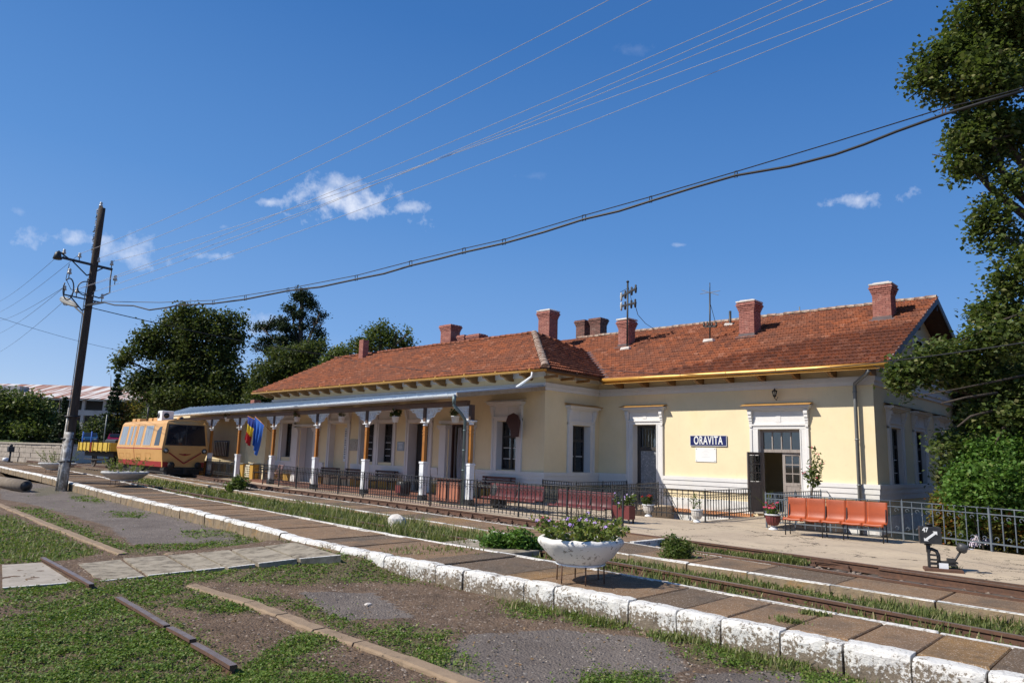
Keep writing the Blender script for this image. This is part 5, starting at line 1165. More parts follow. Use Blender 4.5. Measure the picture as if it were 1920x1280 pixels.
GU='fluted urns with flowers on the apron'
def urn(x,y,R,H,mat,label,fmat=None,nf=0,foot=WPAINT,leafs=260,hh=.3):
    t=thing('urn_planter',label,'planter',(x,y,0),group=GU)
    m=MB(); m.lathe([(R*.62,0),(R*.62,.035),(R*.4,.06),(R*.28,.09),(R*.3,.12)],20,(x,y,0)); m.build('foot',foot,t)
    m=MB(); m.lathe([(R*.3,.12),(R*.62,H*.3),(R*.86,H*.5),(R*.97,H*.75),(R*.96,H*.9)],32,(x,y,0),flute=-.07); m.build('body',mat,t)
    m=MB(); m.lathe([(R*.9,H*.9),(R*1.06,H*.92),(R*1.08,H),(R*.95,H),(R*.9,H*.93),(0,H*.93)],24,(x,y,0)); m.build('rim',foot,t)
    c=plantmass(t,'foliage',(x,y,H*.93),R,hh,leafs,.045,LF_GR,stems=16)
    if fmat: hi=sorted(c,key=lambda p:-p[2])[:80]; flowers(t,[(a+random.uniform(-.03,.03),b-.02,z+.03) for a,b,z in random.sample(hi,nf)],.036,fmat)
    return t
URNW=M('grimy_white_urn',(.58,.55,.50),(.42,.39,.35),.85,6,30,.3,dirt=(.2,.17,.14),dsc=9,dlo=.55,dhi=.7)
URNR=M('maroon_urn',(.16,.03,.028),(.12,.025,.025),.5,5,30,.2)
p=at(1216,968); urn(p.x,p.y,.19,.38,URNW,'white fluted urn with red and white geraniums beside the sunken yard',FLM[2],16,leafs=420)
p=at(1307,979); urn(p.x,p.y,.175,.38,URNW,'white fluted urn with a few thin stems at the fence corner',None,0,leafs=70,hh=.5)
p=at(1450,993); urn(p.x,p.y,.20,.42,URNR,'maroon fluted urn with crimson geraniums left of the orange seats',FLM[1],26,leafs=260)
# spiky plant and oleander
def spiky(x,y,z,h,label,n=34):
    t=thing('spiky_plant',label,'plant',(x,y,z)); m=MB(); m.lathe([(.1,0),(.13,.2),(.13,.22),(0,.21)],12,(x,y,z)); m.build('pot',BLK,t)
    P=np.tile(np.array([[0,0,.2]]),(n,1)); o=blades(P,h,.018,1.1,LF_GR,'leaf',t); o['kind']='stuff'; return t
p=at(1430,972); spiky(p.x-.15,p.y+.7,0,.6,'spiky green potted plant behind the maroon urn')
t=thing('oleander_bush','tall thin potted oleander with sparse leaves before the open door','plant',(-8.45,20.6,0)); x,y=-8.6,20.9
x,y=-8.62,22.3; t.location=(x,y,0)
m=MB(); m.lathe([(.14,0),(.2,.35),(.21,.36),(0,.34)],16,(x,y,0)); m.build('pot',ORL,t)
m=MB(); tips=[(x+.05,y,1.7),(x+.35,y-.1,2.1),(x+.15,y+.1,2.25),(x-.1,y,1.5),(x+.3,y,1.35),(x+.42,y,1.8)]; m.tube([(x,y,.3),(x+.06,y,.8),(x+.1,y,1.1)],.022,6); 
for e in tips: m.tube([(x+.1,y,1.05),Vector((x+.1,y,1.05)).lerp(Vector(e),.5)+V(.02,0,.04),e],.012,5,.004)
m.build('stem',BARK,t)
c=[]; 
for e in tips:
    for k in range(46): f=random.uniform(.25,1.05); q=Vector((x+.1,y,1.05)).lerp(Vector(e),f); c.append((q.x+random.gauss(0,.05),q.y+random.gauss(0,.05),q.z+random.gauss(0,.05)))
v,f,tt=leaves(np.array(c),np.full(len(c),.05),3.2,.2); np_mesh('foliage',v-np.array(t.location),f,LF_GR,t,tt)['kind']='stuff'
flowers(t,[tuple(Vector(e)+V(random.uniform(-.06,.06),-.05,random.uniform(-.05,.05))) for e in tips for _ in range(2)],.03,FLM[1])
# hanging pots of the canopy
for i,(px,lab,n) in enumerate(((426,'white hanging pot nearest the railcar',20),(557,'white hanging pot above the left pilastered doorway',40),(640.5,'white hanging pot before the lettered niche, nearly bare',20),(741.5,'white hanging pot with a dark bushy plant',150),(853.5,'white hanging pot with trailing sprigs above the curtained door',60))):
    x,y,z=solvecol(px,786); t=thing('hanging_pot',lab,'flower pot',(x,y,z-.12),group='white pots hanging under the canopy')
    m=MB(); m.lathe([(.0,0),(.11,0),(.155,.22),(.165,.22),(.165,.24),(.14,.24),(0,.21)],16); m.build('pot',WPAINT,t,local=True)
    m=MB(); 
    for k in range(3): a=k*2.09; m.tube([(.15*math.cos(a),.15*math.sin(a),.24),(0,0,max(.3,3.5-z+.1))],.004,4)
    m.build('hanger',IRON,t,local=True)
    plantmass(t,'foliage',(x,y,z+.1),.2,.34,n*2,.06,LF_DK,stems=10)
# ================================================================ SIGNS AND WALL FITTINGS
def text_mesh(s,size,name,mat,parent,loc,rot,xs=1,depth=.004,bold=.0,sp=1.0):
    cu=bpy.data.curves.new(name,'FONT'); cu.body=s; cu.size=size; cu.extrude=depth; cu.offset=bold; cu.space_character=sp; cu.align_x='CENTER'; cu.align_y='CENTER'
    tmp=bpy.data.objects.new('tmp',cu); C.objects.link(tmp); dg=bpy.context.evaluated_depsgraph_get(); me=bpy.data.meshes.new_from_object(tmp.evaluated_get(dg)); bpy.data.objects.remove(tmp)
    me.materials.clear(); me.materials.append(mat); o=link(name,me,parent); o.location=loc; o.rotation_euler=rot; o.scale=(xs,1,1); return o
ENB=M('navy_enamel',(.012,.018,.11),(.015,.02,.09),.22,3,10,.03); ENW=M('white_enamel',(.82,.82,.80),(.78,.77,.75),.3,3,10,.02)
t=thing('station_sign','navy enamel station sign lettered ORAVITA on the sunlit wall','sign',(-13.88,25.97,2.565))
m=MB(); m.bev(-.78,.78,-.02,.012,-.205,.205,.01); m.build('board',ENB,t,local=True)
m=MB(); 
for a in ((-.78,.78,-.205,-.19),(-.78,.78,.19,.205),(-.78,-.765,-.19,.19),(.765,.78,-.19,.19)): m.box(a[0],a[1],-.024,-.0205,a[2],a[3])
m.build('board_edge',ENW,t,local=True)
text_mesh('ORAVITA',.44,'lettering',ENW,t,(0,-.024,-.0),(math.pi/2,0,0),.60,.003,.009,1.14)
t=thing('wall_plaque','blank white metal plaque screwed up below the station sign','plaque',(-14.0,25.985,2.02)); m=MB(); m.bev(-.44,.44,-.012,.01,-.27,.27,.004); m.build('board',ENW,t,local=True)
for a in (-1,1):
    for b in (-1,1): m=MB(); m.box(a*.39-.012,a*.39+.012,-.018,-.012,b*.23-.012,b*.23+.012); m.build('screw',BLK,t,local=True)
for i in range(5): m=MB(); w=random.uniform(.08,.2); m.box(-w,w,-.0135,-.012,.15-i*.06,.156-i*.06); m.build('engraved_line',M('faint_engraving',(.55,.55,.55)),t,local=True)
# lantern
t=thing('wall_lantern','black wall lantern above the open ticket hall door','lamp',(-11.1,25.78,4.28))
m=MB(); m.lathe([(.0,.2),(.02,.17),(.04,.13),(.10,.1),(.105,.085)],6); m.build('lantern_roof',BLK,t,local=True); m=MB(); m.lathe([(.055,-.09),(.095,.085)],6); m.build('lantern_glass',GLASS,t,local=True)
m=MB(); m.lathe([(.0,-.19),(.025,-.17),(.02,-.14),(.06,-.11),(.06,-.09)],6); 
for k in range(6): a=k*math.pi/3; m.tube([(.056*math.cos(a),.056*math.sin(a),-.09),(.096*math.cos(a),.096*math.sin(a),.085)],.006,4)
m.tube([(0,0,-.17),(.02,.1,-.24),(.02,.2,-.12)],.012,6); m.build('lantern_frame',BLK,t,local=True)
# maroon shaped board by the window, small plaques, lettering in the niche
t=thing('maroon_board','maroon round-topped board hanging beside the canopy end window','sign',(-20.45,21.9,3.05)); m=MB(); pts=[(-.18,-.5),(.24,-.5),(.33,.1),(.2,.38),(-.05,.48),(-.35,.38),(-.45,.15),(-.3,-.08),(-.2,-.2)]; m.plate([(x,0,z) for x,z in pts],.05); m.build('board',M('maroon_board_paint',(.07,.02,.018),(.05,.016,.014),.5),t,local=True); m=MB(); m.tube([(0,.03,.2),(0,.43,.25)],.015,6); m.build('bracket_arm',BLK,t,local=True)
PLQ=M('stone_relief_plaque',(.50,.47,.40),(.36,.33,.27),.8,14,30,.5); PLB=M('blue_grey_plaque',(.33,.40,.46),(.28,.34,.4),.5,5)
t=thing('wall_plaque','ornate stone plaque right of the lettered niche','plaque',(-32.25,22.30,2.13)); m=MB(); m.bev(-.32,.32,-.03,.02,-.3,.3,.02); m.build('board',PLQ,t,local=True); m=MB(); m.tube([(.22*math.cos(a),-.035,.2*math.sin(a)) for a in np.linspace(0,6.283,17)],.015,5); m.build('relief_ring',PLQ,t,local=True)
t=thing('wall_plaque','small blue-grey lettered plaque between window and dark passage','plaque',(-28.33,22.31,2.1)); m=MB(); m.bev(-.26,.26,-.02,.02,-.22,.22,.01); m.build('board',PLB,t,local=True)
for i in range(5): m=MB(); w=random.uniform(.12,.2); m.box(-w,w,-.0215,-.02,.14-i*.065,.165-i*.065); m.build('text_line',WPAINT,t,local=True)
t=thing('poster','tall white notice covered in fine print inside the niche','poster',(-33.25,22.585,2.2)); m=MB(); m.box(-.3,.3,-.01,0,-.95,.85); m.build('sheet',WPAINT,t,local=True)
for i in range(17): m=MB(); w=random.uniform(.15,.27); m.box(-.27,-.27+w*2,-.013,-.01,.75-i*.095,.79-i*.095); m.build('text_line',BLK if i%5 else PLB,t,local=True)
# ================================================================ FLAGS
def flag(name,label,root,tip,drop,mats,wid,seed):
    t=thing(name,label,'flag',root,group='two flags on the canopy post'); r0=Vector(root); r1=Vector(tip); m=MB(); m.tube([r0,r1],.016,6); m.build('staff',WOODO,t)
    m=MB(); m.smooth=True; N=22; K=18; vs=[]; a0=r0.lerp(r1,.42); 
    for i in range(N+1):          # along the hoist, fabric gathers as it hangs
        s=i/N; h=a0.lerp(r1,s)
        for j in range(K+1):
            q=j/K; x=h.x+(r1.x+.02-h.x)*q*(.78 if seed else .86)-.10*q*(1-s); 
            vs.append((x+.05*math.sin(s*13+seed+q*2)*q+wid*q*.1,h.y+.09*math.sin(s*16+seed*2+q*3)*q,h.z-(drop*q)*(1-.10*s)+.02*math.sin(s*9)))
    fs=[];n=len(mats)
    for i in range(N):
        for j in range(K): m.cm=min(n-1,int(n*(j+.0)/K)) if n>1 else 0; m.f.append((i*(K+1)+j,i*(K+1)+j+1,(i+1)*(K+1)+j+1,(i+1)*(K+1)+j)); m.m.append(m.cm); m.sm.append(True)
    m.v=vs; m.build('cloth',mats,t); return t
FB=M('flag_blue',(.02,.12,.50),(.015,.10,.42),.7,2,0,0); FDB=M('flag_dark_blue',(.012,.03,.22),(.01,.025,.2),.7,2,0,0); FY=M('flag_yellow',(.75,.55,.03),(.7,.5,.03),.7,2,0,0); FRD=M('flag_red',(.50,.02,.025),(.45,.02,.02),.7,2,0,0)
xc,yc,_=solvecol(515,798.7); 
fr_=Vector((xc-.1,yc-.14,2.72)); tp=Vector((xc-1.15,yc-.55,3.50))
flag('flag','plain blue flag hanging from the fifth canopy post',fr_,tp,1.62,[FB],.3,0)
flag('flag','blue, yellow and red tricolour flag hanging behind the plain blue one',fr_+V(-.55,-.18,.42),tp+V(-.62,-.1,.03),1.42,[FDB,FY,FRD],.2,2)
# bins, churn-like litter bin, chair
t=thing('litter_bin','dark framed litter bin with terracotta slats behind the long fence','bin',(-19.75,18.05,0))
for i in range(2):
    for k in range(3): m=MB(); m.box(-.62+i*.66+k*.18,-.48+i*.66+k*.18,-.26,-.23,.12,.8); m.build('slat',M('terracotta_slat',(.42,.16,.09),(.34,.12,.07),.7),t,local=True)
m=MB(); m.bev(-.7,.62,-.22,.25,.03,.86,.03); m.build('body',BRN,t,local=True); m=MB(); m.bev(-.74,.66,-.3,.3,.861,.9,.01); m.build('lid',BRN,t,local=True)
t=thing('litter_bin','small round black litter bin with a red panel at the fence','bin',(-24.3,19.4,0)); m=MB(); m.lathe([(.2,0),(.27,.1),(.3,.5),(.27,.62),(.26,.62),(.2,.1)],18); m.build('body',BLK,t,local=True)
m=MB(); m.box(-.16,.16,-.315,-.295,.15,.46); m.build('panel',URNR,t,local=True); m=MB(); m.tube([(.27*math.cos(a),0,.62+.25*math.sin(a)) for a in np.linspace(0,math.pi,11)],.015,6); m.build('hoop',BLK,t,local=True)
t=thing('litter_bin','rounded black bin standing beside the canopy downpipe','bin',(-17.9,18.5,0)); m=MB(); m.lathe([(.22,0),(.27,.1),(.28,.65),(.2,.82),(0,.88)],18); m.build('body',BLK,t,local=True)
t=thing('wicker_chair','small pinkish folding chair behind the left end of the long fence','chair',(-36.3,20.3,0.05)); PK=M('pinkish_wood',(.42,.24,.22),(.3,.16,.15),.7)
for s in (-1,1):
    m=MB(); m.tube([(s*.25,-.25,0),(s*.25,.1,.5),(s*.25,.25,.95)],.02,6); m.build('leg',PK,t,local=True); m=MB(); m.tube([(s*.25,.3,0),(s*.25,-.2,.55)],.02,6); m.build('leg',PK,t,local=True)
for k in range(4): m=MB(); m.box(-.25,.25,-.22+k*.11,-.14+k*.11,.47,.49); m.build('seat_slat',PK,t,local=True)
for k in range(3): m=MB(); m.box(-.25,.25,.18+k*.03,.2+k*.03,.62+k*.11,.69+k*.11); m.build('back_slat',PK,t,local=True)
# wooden trough with flowers at the end of the red seats
t=thing('flower_trough','dark red wooden trough with pale flowers at the fence end','planter',(-11.9,17.35,0)); m=MB(); m.bev(-.28,.28,-.15,.15,.12,.48,.01); m.build('box',URNR,t,local=True)
for a in (-1,1):
    for b in (-1,1): m=MB(); m.box(a*.24-.02,a*.24+.02,b*.11-.02,b*.11+.02,0,.12); m.build('leg',BLK,t,local=True)
c=plantmass(t,'foliage',(-11.9,17.35,.46),.3,.35,260,.05,LF_GR,stems=16); flowers(t,random.sample([(a,b,z+.02) for a,b,z in c],16),.035,FLM[3]); flowers(t,random.sample([(a,b,z+.02) for a,b,z in c],8),.03,FLM[0])
# ================================================================ SWITCH STAND
sw=at(1752,1069,.0); t=thing('switch_stand','black railway switch stand with lantern numbered 47 beside the rail','switch',(sw.x,sw.y,0),.35)
rz=.35
m=MB(); m.bev(-.16,.42,-.16,.16,.0,.05,.01); m.build('base_plate',RUST,t,local=True)
m=MB(); m.beam((-.07,-.03,.05),(-.07,-.03,.36),.035); m.beam((-.07,.07,.05),(-.07,.07,.36),.035); m.tube([(-.08,0,.34),(-.02,0,.36),(.05,0,.33),(.075,0,.26),(.075,0,.05)],.03,8); m.box(-.08,.06,-.04,.08,.17,.19); m.box(-.08,.06,-.04,.08,.25,.27); m.box(-.08,.34,-.05,-.02,.10,.13); m.box(-.08,.34,.06,.09,.10,.13); m.box(.1,.36,-.05,.09,.14,.165); m.build('frame',BLK,t,local=True)
m=MB(); m.box(.07,.21,-.062,-.052,.05,.14); m.build('number_plate',WPAINT,t,local=True)
m=MB(); m.tube([(-.07,.02,.3),(-.07,.02,.46)],.035,8); m.tube([(-.07,.02,.42),(-.07,.02,.44)],.06,8); m.build('spindle',BLK,t,local=True)
lb=MB(); lb.bev(-.2,.13,-.11,.11,.455,.74,.012); lb.lathe([(.05,.74),(.05,.77),(.07,.78),(.0,.80)],8,(-.035,0,0)); lb=lb.build('lantern_box',BLK,t,local=True)
m=MB(); m.box(.131,.134,-.05,.05,.49,.70); m.build('lantern_pane',M('pale_lantern_glass',(.55,.55,.53),(.45,.45,.44),.3),lb,local=True)
m=MB(); c0=V(-.035,-.1125,.575); A=[(-.105,-.075),(-.105,-.02),(-.085,-.035),(.05,.075),(.03,.095),(.1,.095),(.1,.03),(.08,.05),(-.055,-.06),(-.035,-.075)]; m.plate([(c0.x+a,-.1135,c0.z+b) for a,b in A],.002); m.build('arrow',ENW,lb,local=True)
text_mesh('47',.11,'lettering',ENW,lb,(-.115,-.1115,.685),(math.pi/2,0,0),.8,.0012,.003)
m=MB(); m.tube([(.22,.02,.1),(.30,.0,.16),(.40,-.03,.34)],.018,8); m.box(.2,.32,-.05,.06,.14,.22); m.build('lever',BLK,t,local=True)
m=MB(); m.lathe([(.0,-.065),(.06,-.06),(.085,-.03),(.085,.07),(.065,.085),(0,.085)],14); o=m.build('counterweight',M('half_whitened_iron',(.16,.16,.17),(.03,.03,.03),.5,3),t,local=True); o.location=(.43,-.03,.40); o.rotation_euler=(.15,.35,0)
m=MB(); m.tube([(.5,-.03,.40),(.60,-.03,.40)],.012,6); m.build('handle',WPAINT,t,local=True)
# small far switch lantern at the left
p=at(20,850,.1); 
d=atd(20,845,62); t=thing('switch_stand','small far-off black switch stand before the stone loading wall','switch',(d.x,d.y,.1)); 
m=MB(); m.box(-.5,.3,-.2,.2,0,.12); m.tube([(0,0,.1),(0,0,.9)],.08,8); m.build('frame',BLK,t,local=True); m=MB(); m.bev(-.25,.25,-.22,.22,.9,1.35,.05); m.lathe([(.12,1.35),(.14,1.5),(0,1.55)],8); m.build('lantern_box',BLK,t,local=True); m=MB(); m.lathe([(0,0),(.25,.05),(.25,.3),(0,.36)],10,(-1.2,0,.05)); m.build('counterweight',WPAINT,t,local=True)
# loose things lying about
t=thing('log','short weathered log lying before the platform edge at left','log',(-42.3,9.95,ZF)); m=MB(); a,b=at(0,904,-.05),at(48,911,-.05); a=at(-30,899,-.08); m.tube([a,b],.26,14); m.build('trunk',M('weathered_log',(.26,.21,.16),(.16,.125,.09),.95,3,20,.7),t); m=MB(); q=(b-a).normalized(); m.tube([b,b+q*.01],.2,14); m.build('cut_end',BLK,t)
def stone(px,py,z,r,label,mat,fl=.6):
    p=at(px,py,z); m=MB(); bm=bmesh.new(); bmesh.ops.create_icosphere(bm,subdivisions=2,radius=r)
    for v in bm.verts: v.co*=1+random.uniform(-.13,.13); v.co.z*=fl; v.co.x*=1.2
    me=bpy.data.meshes.new('stone'); bm.to_mesh(me); me.materials.append(mat); o=bpy.data.objects.new('stone',me); C.objects.link(o); o.location=(p.x,p.y,z+r*fl*.4); o.rotation_euler=(0,0,random.uniform(0,6)); tagp(o,label,'stone'); return o
stone(744,985,-.08,.25,'large pale boulder in the grass between the platforms',CAPW,.85); 
stone(340,1096-20,ZF,.0001,'x',CAPW) if False else None
LSTN=[(1205,1190,.07,'flat grey stone below the whitewashed kerb'),(610,1008,.09,'flat pale stone in the grass left of the path end'),(318,1040,.1,'pale broken stone at the far edge of the path'),(165,1206,.03,'small pale stone lying in the green weeds'),(690,1133,.05,'round pale stone in the bare earth before the kerb')]
for a,b,r,l in LSTN: stone(a,b,ZF,r,l,CURBM if r>.06 else CAPW,.35)
m=MB(); p,q=at(795,1079,-.27),at(878,1099,-.27); m.beam(p,q,.10,.05); 
tagp(m.build('terracotta_channel',ORL),'broken orange terracotta channel leaning at the kerb foot','debris')
# scattered pebbles and chips
def pebbles(polys,n,s0,z,mat,name):
    V_=[];F_=[]; ico=bmesh.new(); bmesh.ops.create_icosphere(ico,subdivisions=1,radius=1); iv=np.array([v.co[:] for v in ico.verts]); jf=np.array([[v.index for v in f.verts] for f in ico.faces])
    px=rng.uniform(0,1920,n*30); py=rng.uniform(930,1280,n*30); ok=np.zeros(len(px),bool)
    for P in polys: ok|=inpoly(px,py,P)
    px,py=px[ok][:n],py[ok][:n]; k=0
    for a,b in zip(px,py):
        p=at(a,b,z); dist=p.length; s=s0*random.uniform(.3,1.2)*(1+dist*.05); r=Matrix.Rotation(random.uniform(0,6),3,'Z')@Matrix.Diagonal((s*random.uniform(.8,1.6),s,s*.5))
        V_.append(iv@np.array(r).T*(1+rng.uniform(-.15,.15,(len(iv),1)))+np.array([p.x,p.y,p.z+.012])); F_.append(jf+k*len(iv)); k+=1
    o=np_mesh(name,np.concatenate(V_),np.concatenate(F_),mat,loops=3); o['kind']='stuff'; return o
PEB=M('pale_pebble',(.42,.36,.30),(.22,.18,.15),.9,30)
pebbles([[(600,1060),(900,1090),(1300,1190),(1900,1300),(1000,1290),(700,1200),(560,1130)],[(250,1000),(640,1020),(500,1030),(300,1020)]],420,.009,ZF,PEB,'pebble')
pebbles([[(330,1110),(520,1130),(900,1280),(650,1260),(480,1190)],[(0,1145),(300,1150),(330,1200),(0,1230)]],160,.008,ZF,PEB,'pebble')
# ballast between near rail and platform strip
n=2600; xx=rng.uniform(-40,3,n); yy=np.interp(xx,*zip(*FR))-rng.uniform(.06,1.3,n); kk=(xx>-8.5)|((np.interp(xx,*zip(*FR))-yy)<.75); xx,yy=xx[kk],yy[kk]
ico=bmesh.new(); bmesh.ops.create_icosphere(ico,subdivisions=1,radius=1); iv=np.array([v.co[:] for v in ico.verts]); jf=np.array([[v.index for v in f.verts] for f in ico.faces]); VV=[];FF=[]
for k,(a,b) in enumerate(zip(xx,yy)): s=random.uniform(.012,.04); VV.append(iv*np.array([s*1.3,s,s*.7])*(1+rng.uniform(-.2,.2,(len(iv),1)))+np.array([a,b,-.125+gz0(a)])); FF.append(jf+k*len(iv))
o=np_mesh('ballast',np.concatenate(VV),np.concatenate(FF),M('ballast_stone',(.30,.24,.19),(.14,.11,.09),.95,20),loops=3); o['kind']='stuff'; tagp(o,'grey-brown ballast stones along the near rail','ballast')
# ================================================================ THE RAILCAR
CARY=M('railcar_ochre_paint',(.66,.37,.13),(.58,.31,.10),.42,2,20,.03,dirt=(.36,.17,.05),dsc=3,dlo=.62,dhi=.85); CARR=M('railcar_red_paint',(.34,.022,.02),(.28,.02,.018),.45,3,20,.03,dirt=(.12,.03,.02),dsc=4,dlo=.55,dhi=.8)
UND=M('greasy_underframe',(.018,.016,.015),(.04,.032,.026),.8,8,40,.3); WHEEL=M('wheel_steel',(.10,.085,.075),(.17,.14,.12),.6,8,40,.2,.3)
RC=thing('railcar','orange and red self-propelled railcar standing beside the canopy','railcar',(-44.5,18.75,.17),math.radians(180-2.6+180))
LX=-8.6; HWb,HWm,HWt=1.20,1.36,1.16; ZB,ZM,ZT,ZR=.42,1.48,3.0,3.28
def ring(x,dx=(0,0,0,0)): # lower, belt, top, roof crown per side
    L=[(-HWb,ZB,dx[0]),(-HWb-.03,ZB+.32,dx[0]),(-HWm,ZM,dx[1]),(-HWt,ZT,dx[2]),(-HWt+.1,ZT+.14,dx[3]),(-.6,ZR-.03,dx[3]),(0,ZR,dx[3])]
    R=[(-y,z,d) for y,z,d in L[-2::-1]]
    return [(x+d,y,z) for y,z,d in L+R]
m=MB(); A=ring(0,(-.12,0,-.13,-.24)); Bk=ring(LX,(.2,0,.2,.25)); n=len(A); m.add(A+Bk,[(i,i+1,n+i+1,n+i) for i in range(n-1)]+[(n-1,0,n,2*n-1)])
for off,r in ((0,0),(n,1)):
    m.f.append(tuple(off+i for i in (range(n-1,-1,-1) if r==0 else range(n)))) if False else None
for ri,RG in enumerate((A,Bk)):   # end faces in three facets: lower apron, windscreen band, roof front
    q=[RG[0],RG[1],RG[2],RG[10],RG[11],RG[12]]; w=[RG[2],RG[3],RG[9],RG[10]]; t_=[RG[i] for i in range(3,10)]
    for poly in (q,w,t_): m.add(poly if ri else poly[::-1],[tuple(range(len(poly)))])
body=m.build('body',CARY,RC,local=True)
def sidept(u,z,side,off=.0):
    if z>=ZM: k=(z-ZM)/(ZT-ZM); y=HWm+(HWt-HWm)*k
    elif z>ZB+.32: k=(z-ZB-.32)/(ZM-ZB-.32); y=HWb+.03+(HWm-HWb-.03)*k
    else: y=HWb+.03*(z-ZB)/.32
    return (u,side*(y+off),z)
def sidequad(m,u0,u1,z0,z1,side,off,th=.01):
    for (a,b) in ((z0,z1),):
        P=[sidept(u0,a,side,off),sidept(u1,a,side,off),sidept(u1,b,side,off),sidept(u0,b,side,off)]
        m.plate(P if side<0 else P[::-1],th)
for side in (-1,1):
    m=MB(); 
    for (a,b) in ((ZB-.0,ZB+.31),): sidequad(m,LX+.22,-.30,a,b,side,.006,.01)
    m.build('red_skirt',CARR,RC,local=True)
    m=MB(); sidequad(m,LX+.05,-.02,ZM-.03,ZM+.03,side,.008,.012); m.build('red_stripe',CARR,RC,local=True)
    m=MB(); [m.plate([sidept(-5.12+0,z0,side,.008),sidept(-5.06,z0,side,.008),sidept(-5.06,z1,side,.008),sidept(-5.12,z1,side,.008)][::1 if side<0 else -1],.01) for z0,z1 in ((ZB+.33,ZM-.04),(ZM+.04,ZT-.02))]; m.build('door_edge',CARR,RC,local=True)
    for (u0,u1) in ((-8.2,-6.9),(-6.62,-5.98),(-5.82,-5.3),(-4.85,-3.9),(-3.55,-2.1)):
        m=MB(); sidequad(m,u0,u1,ZM+.14,ZT-.07,side,.012,.012); g=m.build('window',CARY,RC,local=True)
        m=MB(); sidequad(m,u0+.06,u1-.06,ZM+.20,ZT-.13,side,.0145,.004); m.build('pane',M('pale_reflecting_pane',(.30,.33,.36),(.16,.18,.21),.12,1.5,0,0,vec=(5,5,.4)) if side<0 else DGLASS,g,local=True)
    # driver's side window in the slanting corner
    m=MB(); P=[sidept(-1.45,ZM+.2,side,.013),sidept(-.62,ZM+.2,side,.013),sidept(-.75,ZT-.2,side,.013),sidept(-1.05,ZT-.2,side,.013),sidept(-1.45,ZT-.45,side,.013)]; m.plate(P if side<0 else P[::-1],.01); m.build('cab_window',DGLASS,RC,local=True)
    m=MB()
    for (u0,u1,z0,z1) in ((-8.1,-7.2,ZB+.42,ZM-.35),(-6.7,-5.9,ZB+.42,ZM-.35),(-4.7,-3.9,ZB+.42,ZM-.35),(-3.0,-2.0,ZB+.42,ZM-.3)):
        for a,b,c_,d in ((u0,u1,z0,z0+.015),(u0,u1,z1-.015,z1),(u0,u0+.015,z0,z1),(u1-.015,u1,z0,z1)): m.mark(); sidequad(m,a,b,c_,d,side,.006,.006)
    m.build('hatch_edge',WOODO,RC,local=True)
# front: windscreen, bumper, lamps, chevron, winged emblem
def fpt(y,z,off=.0):
    if z>=ZM: x=-.13*(z-ZM)/(ZT-ZM)
    else: x=-.12*(ZM-z)/(ZM-ZB)*1.0
    return (x+off,y,z)
m=MB(); m.plate([fpt(-1.2,ZM+.22,.012),fpt(1.2,ZM+.22,.012),fpt(1.04,ZT-.06,.012),fpt(-1.04,ZT-.06,.012)],.02); ws=m.build('windscreen',BLK,RC,local=True)
for s in (-1,1): m=MB(); P=[fpt(s*.03,ZM+.27,.016),fpt(s*1.13,ZM+.27,.016),fpt(s*.99,ZT-.11,.016),fpt(s*.03,ZT-.11,.016)]; m.plate(P if s>0 else P[::-1],.004); m.build('pane',DGLASS,ws,local=True)
for s in (-1,1):
    m=MB(); m.tube([fpt(s*1.13,ZM-.1,-.03),fpt(s*1.13,ZM-.1,.07)],.15,14); o=m.build('headlight',BLK,RC,local=True); m=MB(); m.tube([fpt(s*1.13,ZM-.1,.071),fpt(s*1.13,ZM-.1,.08)],.085,14); m.build('lens',PORC,o,local=True)
    m=MB(); a,b=fpt(s*.95,ZM-.2,.03),fpt(0,ZB+.22,.05); m.beam(a,b,.02,.07); m.build('red_stripe',CARR,RC,local=True)
    m=MB(); m.tube([fpt(s*.78,ZB+.12,-.1),fpt(s*.78,ZB+.12,.22)],.11,10); m.tube([fpt(s*.78,ZB+.12,.2),fpt(s*.78,ZB+.12,.24)],.2,14); m.build('buffer',UND,RC,local=True)
    m=MB(); P=[fpt(s*.7,ZB,.01),fpt(s*HWb,ZB,.01),fpt(s*(HWb+.02),ZB+.3,.01),fpt(s*.95,ZB+.3,.01)]; m.plate(P if s>0 else P[::-1],.01); m.build('red_skirt',CARR,RC,local=True)
m=MB(); m.tube([fpt(0,ZM-.32,.0),fpt(0,ZM-.32,.02)],.07,12)
for s in (-1,1): P=[fpt(s*.06,ZM-.28,.012),fpt(s*.36,ZM-.26,.012),fpt(s*.30,ZM-.31,.012),fpt(s*.2,ZM-.34,.012),fpt(s*.06,ZM-.36,.012)]; m.plate(P if s>0 else P[::-1],.006)
m.build('winged_wheel_emblem',CARR,RC,local=True)
m=MB(); m.tube([(-.75,-.25,ZR+.0),(-.45,-.25,ZR+.0)],.17,14); o=m.build('roof_headlight',CARY,RC,local=True); m=MB(); m.tube([(-.45,-.25,ZR),(-.44,-.25,ZR)],.12,14); m.build('lens',DGLASS,o,local=True); RC
m=MB(); m.bev(-3.1,-2.35,-.75,-.05,ZR-.06,ZR+.55,.03); ac=m.build('air_conditioner',WPAINT,RC,local=True); m=MB(); m.tube([(-2.35,-.48,ZR+.25),(-2.335,-.48,ZR+.25)],.17,14); m.tube([(-2.9,-.75,ZR+.25),(-2.9,-.76,ZR+.25)],.18,14); m.build('fan',BLK,ac,local=True)
for u in (-7.6,-6.7,-4.4,-3.5): m=MB(); m.bev(u-.3,u+.3,-.75,-.2,ZR-.15,ZR+.12,.03); m.build('roof_vent',CARY,RC,local=True)
m=MB(); m.tube([(-5.0,-.75,ZT+.05),(-5.0,-.75,ZR+.85)],.05,8); m.build('exhaust_pipe',BLK,RC,local=True)
